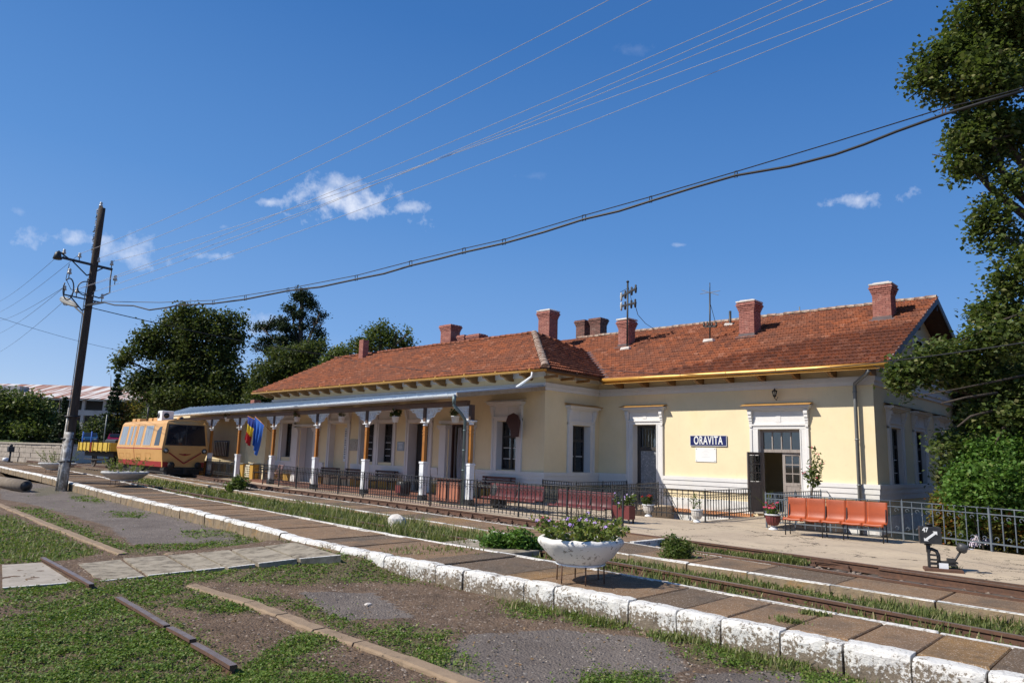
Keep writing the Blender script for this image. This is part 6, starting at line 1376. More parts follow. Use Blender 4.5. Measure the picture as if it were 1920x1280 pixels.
m=MB(); m.box(LX+.4,-.7,-.95,.95,.05,ZB-.02); m.box(-6.5,-4,-1.1,1.1,-.0,ZB-.03); m.bev(-.6,.0,-1.15,1.15,.22,.42,.03); m.build('underframe',UND,RC,local=True)
m=MB(); m.tube([(-.2,0,.35),(.25,0,.33)],.06,8); m.box(-.7,-.05,-.95,.95,-.05,.36); m.box(.12,.3,-.08,.08,.05,.36); m.tube([(-.1,-.3,.35),(.1,-.35,.1),(-.05,-.4,-.05)],.03,6); m.tube([(-.1,.35,.35),(.12,.35,.1),(-.05,.4,-.05)],.03,6); m.build('coupling',UND,RC,local=True)
def wheelset(x,parent,r=.42):
    for s in (-1,1):
        m=MB(); a=s*.72; prof=[(0,-.05),(r*.3,-.06),(r*.35,-.02),(r*.8,-.015),(r*.84,-.06),(r,-.06),(r,.05),(r*.86,.05),(r*.84,.02),(r*.3,.03),(0,.06)]
        vs=[];fs=[];N=22
        for (rr,w) in prof:
            for k in range(N): t=2*math.pi*k/N; vs.append((x+rr*math.cos(t),a+w,r+rr*math.sin(t)))
        for i in range(len(prof)-1):
            for k in range(N): l=(k+1)%N; fs.append((i*N+k,i*N+l,(i+1)*N+l,(i+1)*N+k))
        m.smooth=False; m.add(vs,fs); m.m=[1 if (i//N) in (4,5,6) else 0 for i in range(len(fs))]; m.build('wheel',[UND,WHEEL],parent,local=True)
    m=MB(); m.tube([(x,-.7,r),(x,.7,r)],.07,8); m.build('axle',UND,parent,local=True)
for x in (-1.6,-6.9): wheelset(x,RC)
# flat wagon coupled behind
YW=M('wagon_yellow_paint',(.62,.42,.045),(.5,.33,.04),.6,3,30,.1,dirt=(.2,.1,.04),dsc=3,dlo=.55,dhi=.75)
FW=thing('flat_wagon','yellow sided flat wagon coupled behind the orange railcar','wagon',(-55.0,19.28,.17),math.radians(-2.6))
m=MB(); m.bev(-8.0,0,-1.25,1.25,1.12,1.24,.01); m.build('deck',UND,FW,local=True)
for s in (-1,1):
    for (a,b) in ((-7.95,-4.35),(-4.25,-.05)):
        m=MB(); m.box(a,b,min(s*1.27,s*1.33),max(s*1.27,s*1.33),1.2,1.78); o=m.build('side_board',YW,FW,local=True)
        for k in range(4): x=a+.35+k*(b-a-.7)/3; m=MB(); m.box(x-.07,x+.07,min(s*1.331,s*1.40),max(s*1.331,s*1.40),1.14,1.78); m.build('board_bracket',YW,o,local=True)
m=MB(); m.box(-.04,.02,-1.26,1.26,1.2,1.78); m.build('end_board',YW,FW,local=True); m=MB(); m.box(-4.35,-4.25,-1.4,1.4,1.1,1.8); m.build('stanchion',CARR,FW,local=True)
m=MB(); m.box(-7.6,-.4,-.9,.9,.8,1.1); m.tube([(-7.5,-.9,.55),(-.5,-.9,.55)],.04,6); m.build('underframe',UND,FW,local=True)
for x in (-1.5,-5.6): wheelset(x,FW,.52)
for k,(a,b) in enumerate((((-5,-.8,1.3),(-2,.6,2.3)),((-4.6,-.5,1.3),(-1.8,.8,2.25)),((-3.5,-.9,1.6),(-.5,-.2,1.75)))): m=MB(); m.beam(a,b,.18); m.build('load_beam',BLK,FW,local=True)
m=MB(); m.bev(-3.2,-.6,-.8,.8,1.25,2.05,.1,.05); m.build('load_tarpaulin',BLK,FW,local=True)
for x in (-7.2,-4.9): m=MB(); m.tube([(x,-1.25,1.25),(x,-1.25,2.6)],.045,6); m.build('side_post',FB,FW,local=True)
# ================================================================ UTILITY POLE, WIRES
POLEM=M('tarred_wood_pole',(.042,.030,.022),(.075,.055,.04),.9,4,25,.7,bd=.04,vec=(5,5,.5)); POLEW=M('flaking_limewashed_post',(.42,.40,.37),(.16,.13,.10),.9,5,30,.6,dirt=(.62,.6,.57),dsc=5,dlo=.5,dhi=.6,vec=(3,3,.6)); CHR=M('lamp_housing_alloy',(.42,.40,.34),(.3,.28,.24),.5)
pb=aty(117,918,10.4); pt=aty(190,391,10.4); pb=Vector((pb.x,10.4,-.32)); PT=thing('utility_pole','dark leaning wooden utility pole with whitened foot and crossarms','utility pole',tuple(pb))
def pp_(z): return pb.lerp(pt,(z-pb.z)/(pt.z-pb.z))
m=MB(); n=12; P=[pp_(pb.z+(pt.z-pb.z)*i/n) for i in range(n+1)]; P=[p+V(.10,0,0) for p in P]; m.tube([P[0]+V(0,0,1.1)]+P[2:],[.18-.035*i/n for i in range(n)],14); m.build('post',POLEM,PT)
m=MB(); q0=pp_(-.4)+V(-.17,-.0,0); q1=pp_(3.4)+V(-.12,0,0); m.tube([q0,q1],[.25,.19],12,cap=True); m.build('foot_stub',POLEW,PT)
m=MB(); q0=pp_(-.4)+V(.20,-.08,0); q1=pp_(2.3)+V(.19,-.08,0); m.tube([q0,q1],.17,10); m.build('foot_stub',POLEW,PT)
for z in (1.0,2.0,3.0): m=MB(); c=pp_(z)+V(.03,-.02,0); m.tube([c+V(0,0,-.03),c+V(0,0,.03)],.36-.02*z,16); m.build('binding_wire',IRON,PT)
m=MB(); c=[pp_(z)+V(.14,-.22 if z<9 else -.2,0) for z in np.linspace(.5,9.3,12)]; m.tube(c,.02,5); m.build('ground_cable',GREYP,PT)
def insul(t,p,s=1.):
    m=MB(); m.tube([p+V(0,0,-.16*s),p],.02,5); m.build('pin',IRON,t); m=MB(); m.lathe([(.02,0),(.075*s,.0),(.065*s,.07*s),(.04*s,.09*s),(.06*s,.13*s),(.04*s,.19*s),(0,.2*s)],10,tuple(p)); m.build('insulator',PORC,t)
ad=V(.30,.95,0).normalized()   # crossarms face the lines
ARM=[]
for z,half,w in ((9.98,1.0,.10),(8.35,.78,.055)):
    c=pp_(z)+V(.1,-.25,0); k0=c-ad*half*1.05+V(0,0,.22*half*.6); k1=c+ad*half+V(0,0,-.2*half*.6); m=MB(); m.beam(k0,k1,w,w); m.build('crossarm',IRON,PT); 
    m=MB(); m.beam(k0.lerp(c,.35),c+V(0,0,-.55),.05); m.build('brace',IRON,PT); m=MB(); m.beam(k1.lerp(c,.35),c+V(0,0,-.55),.05); m.build('brace',IRON,PT)
    for f in (.03,.33,.70,.97): p=k0.lerp(k1,f)+V(0,0,.2); insul(PT,p,1.1); ARM.append(p+V(0,0,.17))
c=pp_(10)+V(.1,-.25,0)-ad*1.22+V(0,0,.1); m=MB(); m.lathe([(.07,.26),(.12,.2),(.19,-.08),(.15,-.1),(0,-.1)],14,tuple(c)); m.build('floodlight',BLK,PT); m=MB(); m.beam(c+V(0,0,.3),pp_(10.1)-ad*.95,.05); m.build('floodlight_arm',IRON,PT)
c=pp_(9.45)-ad*.9; insul(PT,c,1.3); c=pp_(9.4)+ad*.95; insul(PT,c,1.3)
# looped slack cables and the clutter climbing the top
m=MB(); c=pp_(8.9)+V(.15,-.3,0); 
m.tube([c+ad*(.15+.35*math.sin(a)*1.0)+V(0,-.05,.35*math.cos(a)-.1*a/6) for a in np.linspace(0,7.5,26)],.028,6); m.tube([pp_(9.9)+ad*.75,pp_(9.4)+ad*.75,pp_(8.8)+ad*.8,pp_(8.5)+ad*.4,pp_(8.6)+V(.1,-.25,0)],.03,6)
m.tube([c-ad*(.55+.2*math.sin(a))+V(0,-.05,.5*math.cos(a)-.2) for a in np.linspace(1,7.0,22)],.028,6); m.tube([pp_(9.9)-ad*.95,pp_(9.2)-ad*1.0,pp_(8.75)-ad*.75,pp_(8.6)],.015,5); m.build('slack_cable',BLK,PT,kind='stuff')
m=MB()
for z in np.linspace(10.6,12.6,22): p=pp_(z)+V(-.12,-.1,0); m.add([(p.x+random.uniform(-.12,.02)+dx,p.y+random.uniform(-.05,.05),p.z+dz) for dx,dz in ((0,0),(-.12,.05),(-.03,.13))],[(0,1,2)]); m.tube([p,p+V(random.uniform(-.18,-.05),0,random.uniform(-.05,.1))],.02,4)
m.build('dead_creeper',BLK,PT,kind='stuff'); insul(PT,pt+V(-.1,0,.1),1.2)
# street lamp head on its arm
t=thing('street_lamp','cobra-head street lamp fixed to the leaning pole','lamp',tuple(pp_(7.7))); a=pp_(7.3)+V(.0,-.1,0); h=aty(140,572,10.3); e=aty(118,561,10.3); m=MB(); m.tube([a,a+V(-.05,0,.35),h+V(.12,0,-.12),h],.035,8); m.build('arm',IRON,t)
d=(e-h); m=MB(); m.tube([h-d*.25,h,h+d*.3,h+d*.75,e,e+d*.12],[.05,.09,.14,.17,.15,.05],12); m.build('lamp_housing',CHR,t); m=MB(); q=h+d*.7+V(0,0,-.12); bm=bmesh.new(); bmesh.ops.create_uvsphere(bm,u_segments=12,v_segments=8,radius=.15); me=bpy.data.meshes.new('lamp_glass'); bm.to_mesh(me); me.materials.append(GLASS); o=link('lamp_glass',me,t); o.location=q-t.location; o.scale=(1.6,.9,.7)
# overhead wires
WIREM=M('bright_aluminium_wire',(.5,.51,.54),(.4,.4,.43),.5,2,0,0,.2); CABM=M('black_cable_sheath',(.012,.012,.013),(.02,.02,.02),.5,2,0,0)
def wire(p,q,sag,r,label,mat=WIREM,n=26,name='overhead_wire',r2=None,group='thin wires running from the leaning pole over the yard'):
    p=Vector(p);q=Vector(q); m=MB(); m.tube([p.lerp(q,i/n)-V(0,0,4*sag*(i/n)*(1-i/n)) for i in range(n+1)],r,5,r2 if r2 else r); o=m.build(name,mat,None,loc=None); o2=tagp(o,label,'wire',group); return o
def rayz(px,py,z): d=ray(px,py); t=(z-CAMH)/d.z; return V(d.x*t,d.y*t,z)
WLs=['uppermost wire from the pole, leaving the photo at the top edge left of all others','second thin wire from the pole, just below the uppermost one','leftmost wire of the middle bundle rising over the station','second wire of the middle bundle, just right of its leftmost wire','third wire of the middle bundle, its lowest one','upper of the two lowest wires rising to the top right','lowest thin wire rising over the station to the top right']
for i,(arm,(px,py),sg) in enumerate(((1,(1150,-4),.35),(2,(1230,-4),.45),(5,(1480,-6),.30),(6,(1520,-6),.36),(5,(1565,-6),.42),(3,(1655,-6),.42),(7,(1690,-6),.46))):
    p=ARM[arm]; q=rayz(px,py,9.6)+V(0,0,.64*sg*1.2); q=p+(q-p)*1.25; wire(p,q,sg*1.2,.0085,WLs[i],r2=.005)
WLs_=0
WLL=['topmost wire falling from the pole to the left edge','second wire from the top falling from the pole to the left edge','third wire falling from the lower crossarm to the left edge','lowest and steepest wire falling from the pole to the left edge','wire between the third and the lowest one at the left edge']
for i,(arm,(px,py)) in enumerate(((0,(-20,572)),(1,(-20,592)),(4,(-20,603)),(5,(-20,668)),(4,(-20,630)))): 
    p=ARM[arm]; d=ray(px,py); q=V(0,0,CAMH)+d*95; wire(p,q,.5,.010,WLL[i],BLK)
wire(pxd(-20,589,60),pxd(224,657,76),.2,.016,'faint wire passing behind the pole below the street lamp',BLK,group=None)
# heavy cable on its messenger wire, crossing to the tree on the right
qe=rayz(1935,160,9.2); p0=pp_(8.0)+V(.25,-.2,0)
hd=Vector((qe.x-p0.x,qe.y-p0.y,0)); nrm=Vector((-hd.y,hd.x,0)).normalized()
def onplane(px,py): d=ray(px,py); t=(p0-V(0,0,CAMH)).dot(nrm)/d.dot(nrm); return V(0,0,CAMH)+d*t
low=[(196,567),(215,572),(250,573),(280,581),(310,577),(335,572),(400,569),(460,561),(540,545),(600,538),(670,523),(720,513),(770,498),(820,486),(870,473),(945,456),(1020,435),(1095,411),(1160,396),(1220,377),(1300,352),(1380,329),(1480,312),(1565,290),(1620,271),(1680,247),(1775,213),(1850,190),(1935,166)]
up=[(196,565),(300,567),(400,563),(540,541),(670,516),(770,490),(870,466),(945,449),(1095,404),(1220,369),(1380,322),(1560,268),(1770,203),(1850,184),(1935,160)]
t=thing('overhead_cable','thick black cable slung from its carrying wire from the pole to the right-hand tree','cable',tuple(p0))
m=MB(); m.tube([p0]+[onplane(*c) for c in low],.030,6); m.build('cable',CABM,t); m=MB(); m.tube([p0+V(0,0,.05)]+[onplane(*c) for c in up],.014,5); m.build('carrying_wire',CABM,t)
for (px,y0,y1) in ((540,540,548),(668,516,525),(770,489,499),(870,465,475),(945,448,458),(1095,403,413),(1220,368,379),(1380,321,332),(1770,203,215),(460,554,562),(400,563,570),(350,565,573)):
    a=onplane(px,y0); b=onplane(px,y1+1); s_=.05 if px<1100 else .03; m=MB(); m.tube([a+hd.normalized()*s_,b+hd.normalized()*s_,b-hd.normalized()*s_,a-hd.normalized()*s_,a+hd.normalized()*s_],.012,5); m.build('clip',RUST if px==1770 else CABM,t)
d=aty(500,690,24.0); e=aty(1150,700,26); pz=p0
wire(p0,aty(660,672,24.0),.2,.02,'thick dark cable dropping from the pole to the station roof',CABM,group=None)
m=MB(); P=[aty(625,670,23.8),aty(700,690,22.6),aty(790,702,22.0),aty(880,698,21.6),aty(1000,688,21.4),aty(1100,686,25.0)]; 
# cable lying over the roofs
def onroof(px,py,zf,k): 
    d=ray(px,py); lo,hi=5,60
    for _ in range(50):
        md=(lo+hi)/2; x,y,z=d.x*md,d.y*md,CAMH+d.z*md
        if z<zf(x,y): hi=md
        else: lo=md
    return V(d.x*lo,d.y*lo,CAMH+d.z*lo+.06)
m=MB(); m.tube([onroof(px,py,lambda x,y:zL(y),0) for px,py in ((628,671),(680,681),(740,690),(800,697),(860,699),(905,696))],.016,5); tagp(m.build('roof_cable',CABM),'dark cable lying across the long left roof slope','cable')
# the long wire in front of the right roof
wire(aty(1120,690,17.0),aty(1935,640,11.5),.3,.009,'single dark wire crossing in front of the right-hand roof and gable',CABM,group=None)
# roof masts
mm=aty(1176,655,29.0); t=thing('roof_mast','tall dark roof mast with two insulator crossarms beside a chimney','mast',tuple(mm)); tp_=aty(1177,529,29.0); m=MB(); m.tube([mm+V(0,0,-.2),tp_],.045,8); m.lathe([(.08,0),(.06,.06),(0,.1)],8,tuple(tp_)); m.build('pole',BLK,t)
for y0,y1,xa,xb in ((556,541,1165,1192),(574,568,1165,1191)):
    a,b=aty(xa,y0,29.0),aty(xb,y1,29.0); m=MB(); m.beam(a,b,.09,.09); m.build('crossarm',IRON,t)
    for f in (0,.28,.72,1): p=a.lerp(b,f); m=MB(); m.lathe([(.0,.22),(.06,.16),(.04,.1),(.07,.04),(.05,-.2),(0,-.24)],8,tuple(p)); m.build('insulator',BLK if f else PORC,t)
m=MB(); m.tube([tp_+V(0,0,-.3),aty(1163,548,29.2)],.012,4); m.tube([tp_+V(0,0,-.1),aty(1184,562,29),aty(1191,572,29)],.012,4); m.tube([aty(1191,572,29),aty(1196,590,29.6),aty(1210,606,30.2),aty(1228,618,31)],.016,4); m.build('lead_wire',CABM,t)
m=MB(); m.bev(mm.x-.28,mm.x+.22,mm.y-.2,mm.y+.15,zR(mm.y)-.02,zR(mm.y)+.1,.04,.03); m.build('mortar_collar',CAPW,t)
mm=aty(1331,642,29.0); t=thing('roof_mast','thin roof aerial mast with crossed rods and a row of four insulators','mast',tuple(mm)); tp_=aty(1331,530,29.0); m=MB(); m.tube([mm+V(0,0,-.2),aty(1331,548,29)],.035,8); m.tube([aty(1331,548,29),tp_],.018,6); m.build('pole',BLK,t)
m=MB()
for a,b in (((1313,551),(1350,545)),((1316,544),(1347,553))): m.mark(); m.tube([aty(*a,29.0),aty(*b,29.0)],.014,5)
m.build('aerial_rod',GREYP,t)
a,b=aty(1320,612,29.0),aty(1343,612,29.0); m=MB(); m.beam(a,b,.07,.07); m.build('crossarm',BLK,t)
for f in (0,.3,.65,1): p=a.lerp(b,f); m=MB(); m.lathe([(.05,0),(.05,.08),(.03,.1),(.05,.16),(0,.24)],8,tuple(p)); m.build('insulator',BLK,t)
m=MB(); m.bev(mm.x-.25,mm.x+.25,mm.y-.2,mm.y+.15,zR(mm.y)-.02,zR(mm.y)+.1,.04,.03); m.build('mortar_collar',CAPW,t); m=MB(); m.tube([aty(1332,570,29),aty(1342,606,29)],.012,4); m.build('stay_wire',CABM,t)
mm=aty(1369,617,31.2); t=thing('vent_pipe','short black vent pipe near the right roof ridge','pipe',tuple(mm)); m=MB(); m.tube([mm+V(0,0,-.3),aty(1369,583,31.2)],.06,8); m.build('pipe',BLK,t); m=MB(); m.bev(mm.x-.2,mm.x+.2,mm.y-.2,mm.y+.15,zR(mm.y)-.02,zR(mm.y)+.1,.04,.03); m.build('mortar_collar',CAPW,t)
mm=aty(1499,592,32.5); m=MB(); m.tube([mm+V(0,0,-.6),aty(1499,575,32.5)],.025,6); tagp(m.build('vent_pipe',GREYP),'thin pale pipe rising behind the right roof ridge','pipe')
# ================================================================ FAR LEFT: wall, raised yard, cars, derelict block
A0=pxd(-160,846,88);A1=pxd(118,850,66);A2=pxd(146,850,72)
RW=thing('loading_wall','low rough stone retaining wall of the far loading ramp','wall',(A1.x,A1.y,0)); STW=M('rubble_wall_stone',(.42,.36,.30),(.26,.22,.18),.95,2,20,.6,dirt=(.55,.5,.45),dsc=3,bd=.05)
u=(A1-A0); u.z=0; L=u.length; u/=L; nr=V(-u.y,u.x,0)
if nr.dot(V(1,-1,0))<0: nr=-nr
ZW=1.86; mb=MB(); x=0; vs=MB()
row=0
for row,(za,zb_) in enumerate(((-.1,.42),(.42,.88),(.88,1.36),(1.36,1.72))):
    x=-random.uniform(0,.8)
    while x<L:
        w=random.uniform(.7,1.7); a=max(x,0); b=min(x+w,L); x+=w
        if b-a<.1: continue
        mb.mark(); o=random.uniform(-.03,.05); p=A0+u*(a+.02)+nr*o; q=A0+u*(b-.02)+nr*o; pts=[(p.x,p.y),(q.x,q.y),(q.x-nr.x*.5,q.y-nr.y*.5),(p.x-nr.x*.5,p.y-nr.y*.5)]; mb.prism(pts,za+.015,zb_-.015)
mb.build('stone',STW,RW)
p,q=A0,A1; mb=MB(); mb.prism([(p.x+nr.x*.1,p.y+nr.y*.1),(q.x+nr.x*.1,q.y+nr.y*.1),(q.x-nr.x*.6,q.y-nr.y*.6),(p.x-nr.x*.6,p.y-nr.y*.6)],1.70,1.84); mb.build('coping',CONC,RW)
mb=MB(); mb.prism([(A1.x,A1.y),(A2.x,A2.y),(A2.x-nr.x*3,A2.y-nr.y*3),(A1.x-nr.x*.6,A1.y-nr.y*.6)],-.1,1.6); mb.build('end_pier',CAPW,RW)
mb=MB(); B0=pxd(-400,830,95); B1=pxd(330,842,76); back=V(-.687,.727,0)*140
mb.prism([(A0.x-nr.x*.4,A0.y-nr.y*.4),(A1.x-nr.x*.4,A1.y-nr.y*.4),(A2.x-1,A2.y+1.5),(pxd(330,842,92).x,pxd(330,842,92).y),((A1+back).x+110,(A1+back).y+60),((A0+back).x-60,(A0+back).y-60),(A0.x-80,A0.y-70)],-.3,1.80)
tagp(mb.build('raised_yard',M('raised_yard_gravel',(.30,.27,.245),(.21,.19,.17),1,.3,5,.3)),kind='structure')
def grassmound(px0,px1,dep,w,h,name='grass_bank'):
    a=pxd(px0,820,dep);b=pxd(px1,820,dep+4); N=24; vs=[];fs=[]
    for i in range(N+1):
        c=a.lerp(b,i/N)
        for j in range(9): t=j/8-.5; vs.append((c.x-.687*w*t,c.y+.727*w*t,1.8+h*math.cos(t*math.pi)*(math.sin(math.pi*min(1,i/N))**.5+.001)+random.uniform(-.05,.05)))
    fs=[(i*9+j,i*9+j+1,(i+1)*9+j+1,(i+1)*9+j) for i in range(N) for j in range(8)]; m=MB(); m.smooth=True; m.add(vs,fs); return tagp(m.build(name,M('bank_grass',(.10,.13,.035),(.06,.085,.025),1,.8,8,.6)),kind='structure')
grassmound(30,150,100,16,.75)
def car(px,py,dep,rz,label,colr):
    p=pxd(px,py,dep); t=thing('parked_car',label,'car',(p.x,p.y,1.8),rz,group='cars parked on the raised yard'); L=3.9
    prof=[(-L/2,.35),(-L/2,.75),(-L/2+.12,.88),(-L/2+.35,.92),(-1.15,1.40),(.35,1.42),(1.0,.95),(L/2-.15,.80),(L/2,.62),(L/2,.35)]
    m=MB(); n=len(prof); vs=[]
    for s,w in ((-1,.80),(1,.80)):
        for x,z in prof: vs.append((x,s*(w-(.16 if z>1.2 else 0)),z))
    m.smooth=False; m.add(vs,[(i,(i+1)%n,n+(i+1)%n,n+i) for i in range(n)]+[tuple(range(n-1,-1,-1)),tuple(range(n,2*n))]); m.build('body',colr,t,local=True)
    for s in (-1,1):
        m=MB(); m.plate([(-1.55,s*.77,.95),(.85,s*.77,.95),(.3,s*.66,1.36),(-1.1,s*.66,1.36)][::s],.01); m.v=[(a,b+s*.02,c) for a,b,c in m.v]; m.build('side_window',DGLASS,t,local=True)
        for x in (-1.2,1.25): m=MB(); m.tube([(x,s*.68,.3),(x,s*.83,.3)],.3,14); o=m.build('wheel',BLK,t,local=True); m=MB(); m.tube([(x,s*.831,.3),(x,s*.835,.3)],.18,10); m.build('rim',WHEEL,o,local=True)
        m=MB(); m.box(L/2-.03,L/2+.02,min(s*.45,s*.72),max(s*.45,s*.72),.6,.74); m.build('headlight',PORC,t,local=True)
    m=MB(); m.plate([(.95,-.66,.99),(.95,.66,.99),(.42,.58,1.38),(.42,-.58,1.38)],.01); m.v=[(a+.025,b,c+.02) for a,b,c in m.v]; m.build('windscreen',DGLASS,t,local=True)
    m=MB(); m.plate([(-1.28,-.58,1.36),(-1.28,.58,1.36),(-1.6,.66,.96),(-1.6,-.66,.96)][::-1],.01); m.v=[(a-.03,b,c+.02) for a,b,c in m.v]; m.build('rear_window',DGLASS,t,local=True)
    m=MB(); m.box(L/2-.02,L/2+.06,-.78,.78,.34,.5); m.build('bumper',BLK,t,local=True); return t
car(168,832,88,math.radians(-20),'blue hatchback parked beyond the yellow flat wagon',M('blue_car_paint',(.02,.07,.16),(.025,.08,.17),.25,3,0,0,.2)); car(216,828,90,math.radians(-200),'magenta small car partly hidden behind the railcar',M('magenta_car_paint',(.34,.02,.08),(.3,.02,.07),.25,3,0,0,.2))
m=MB(); a=pxd(193,834,80); b=pxd(201,777,80); m.tube([a,b],.06,6); tagp(m.build('thin_post',GREYP),'thin grey post standing before the spruce','post')
# derelict two storey block
dep=118; DB=thing('derelict_building','long derelict two-storey block with a rust-streaked sheet roof','building',tuple(pxd(180,830,dep)[:2])+(1.8,)); DW=M('derelict_concrete',(.42,.41,.40),(.30,.29,.28),.95,.5,3,.3,dirt=(.2,.19,.18),dsc=.6)
r3=V(.727,.687,0); f3=V(-.687,.727,0)
def dbp(px,py,off=0.0): q=pxd(px,py,dep+off); return q
PXM=F/dep
s0=dbp(-160,744); s1=dbp(296,752); ZE=dbp(180,748).z; Z1=dbp(180,764).z; Z2=dbp(180,770).z; Z3=dbp(180,796).z; Lb=(s1-s0).dot(r3); s0.z=0
def dbox(m,u0,u1,d0,d1,z0,z1): a=s0+r3*u0; m.prism([tuple((s0+r3*u+f3*d)[:2]) for u,d in ((u0,d0),(u1,d0),(u1,d1),(u0,d1))],z0,z1)
zf=[1.7,dbp(180,797).z,dbp(180,778).z-.0,dbp(180,770).z,ZE-.2]
m=MB(); dbox(m,0,Lb,.0,.4,1.7,dbp(180,806).z); m.mark; dbox(m,0,Lb,.01,.4,dbp(180,779).z,dbp(180,769).z); dbox(m,0,Lb,.02,.4,dbp(180,750).z,ZE); dbox(m,0,Lb,12,12.4,1.7,ZE); dbox(m,0,.4,.4,12,1.7,ZE); dbox(m,Lb-.4,Lb,.4,12,1.7,ZE); m.build('wall',DW,DB); m=MB(); dbox(m,.4,Lb-.4,3.6,3.8,1.7,ZE); m.build('interior_shade_wall',BLK,DB)  # black backing wall puts the interior's shade into the openings
m=MB(); k=0
while k<Lb: m.mark(); dbox(m,k,k+.45,.03,.45,dbp(180,806).z,dbp(180,779).z); m.mark(); dbox(m,k+.0,k+.45,.03,.45,dbp(180,769).z,dbp(180,750).z); k+=3.4
m.build('pier',DW,DB)
def rustroof():
    m,nt,b=newmat('rust_streaked_sheet'); p=nN(nt,'ShaderNodeNewGeometry').outputs['Position']
    u=nN(nt,'ShaderNodeVectorMath',{0:p,1:(.727,.687,-1.1)},operation='DOT_PRODUCT').outputs['Value']; w=nN(nt,'ShaderNodeVectorMath',{0:p,1:(-.687,.727,.5)},operation='DOT_PRODUCT').outputs['Value']
    cv=nN(nt,'ShaderNodeCombineXYZ',{0:nN(nt,'ShaderNodeMath',{0:u,1:.42},operation='MULTIPLY').outputs[0],1:nN(nt,'ShaderNodeMath',{0:w,1:.03},operation='MULTIPLY').outputs[0]}).outputs[0]
    c=mixc(nt,ramp(nt,noise(nt,3.2,3,.6,cv),.46,.52),(.60,.58,.56),(.27,.11,.07)); c=mixc(nt,ramp(nt,noise(nt,.25),.6,.7,0,.6),c,(.5,.3,.2)); col(m,nt,b,c); b.inputs['Roughness'].default_value=.7; return m
m=MB(); zr=dbp(180,732).z; e0=s0+r3*-1; e1=s0+r3*(Lb+1.2); P=[e0+f3*-1,e1+f3*-1,e1+f3*6-r3*6.5,e0+f3*6]; 
m.plate([(P[0].x,P[0].y,ZE),(P[1].x,P[1].y,ZE),(P[2].x,P[2].y,zr+1.2),(P[3].x,P[3].y,zr+1.2)],.15); e2=e1+f3*13; m.plate([(P[1].x,P[1].y,ZE),(e2.x,e2.y,ZE),(P[2].x,P[2].y,zr+1.2)],.15); m.build('roof',rustroof(),DB)
m=MB(); dbox(m,12,16,1.2,3.5,ZE+.5,ZE+1.9); m.build('dormer',DW,DB); m=MB(); dbox(m,12.3,13.2,1.1,1.2,ZE+.9,ZE+1.6); m.build('dormer_hole_shade',BLK,DB)  # black plate takes the place of the shade inside the dormer
# ================================================================ TREES
def pb_(blobs,dep,thick=1.0,dj=.25):
    """crown clumps given by where they stand in the view, at a true distance, as round as they are wide"""
    out=[]
    for (cx,cy,rx,ry) in blobs:
        s=dep/F; d=dep+random.uniform(-dj,dj)*rx*s*2; p=pxd(cx,cy,d); out.append((p.x,p.y,p.z,rx*s*.97,rx*s*.97*thick,ry*s))
    return out
def tree(name,label,base,top,r0,parts,limbs,group=None,r1=.05,cat='tree',bark=BARK):
    t=thing(name,label,cat,tuple(base),group=group); m=MB(); branches(m,base,top,r0,limbs,r1); m.build('trunk',bark,t)
    for (blobs,ncl,mm,sp,sz,mat,sh) in parts: o=foliage('crown',blobs,ncl,mm,sp,sz,mat,t,sh); o['kind']='stuff'
    return t
GT='big trees behind the station and the yard'
# the maple leaning into the picture on the right
D=17.5
RB=[(1870,25,85,60),(1800,95,55,45),(1745,112,34,22),(1725,150,30,22),(1752,175,30,24),(1850,150,80,55),(1910,90,80,80),(1845,235,58,40),(1815,262,42,28),(1800,305,30,38),(1850,300,36,34),(1905,250,60,50),(1900,340,40,24),(1848,385,24,20),(1838,425,22,26),(1868,400,34,22),(1895,445,36,26),(1858,455,22,20),(1915,500,50,30),(1885,540,34,34),(1858,590,42,28),(1905,610,50,40),(1860,640,56,34),(1800,655,40,22),(1755,672,36,22),(1712,690,30,18),(1690,705,24,24),(1700,728,24,16),(1745,705,30,18),(1820,700,50,30),(1890,720,55,40),(1875,790,50,28),(1905,800,30,24),(1840,770,30,14),(1795,828,34,18),(1770,845,14,10)]
blR=pb_(RB,D,1.1,.35)+[(b[0]+1.6,b[1]+1.2,b[2],b[3]*1.4,b[4]*1.4,b[5]*1.4) for b in pb_([(1960,60,90,90),(1980,250,90,90),(1990,420,80,80),(1990,600,90,80),(1980,760,80,70)],D+1)]
tb=pxd(2010,1010,D); tt=pxd(1985,60,D+.5)
lim=[tuple(pxd(x,y,D+random.uniform(-.5,.6))) for x,y in ((1720,135),(1800,290),(1845,420),(1690,700),(1760,680),(1850,620),(1800,840),(1870,780),(1850,240),(1890,560),(1820,60))]
T=thing('maple_tree','large leafy tree hanging over the right edge before the gable','tree',(tb.x,tb.y,-1),group=GT); m=MB(); branches(m,(tb.x,tb.y,-1),tuple(tt),.38,lim,.03)
for P in (((1925,585),(1880,600),(1840,622),(1800,640)),((1935,700),(1880,712),(1800,728),(1720,742)),((1870,736),(1810,745),(1765,756)),((1935,830),(1880,800),(1860,850),(1845,868)),((1860,770),(1820,780),(1795,800))): m.tube([pxd(x,y,D-.6) for x,y in P],[.035,.028,.018,.010][:len(P)],6)
m.build('trunk',BARK,T)
o=foliage('crown',[(a,b_,c,d*.93,e*.93,f*.88) for a,b_,c,d,e,f in blR],4400,26,.15,.092,LF_MAP,T,.45,1.3,.7); o['kind']='stuff'
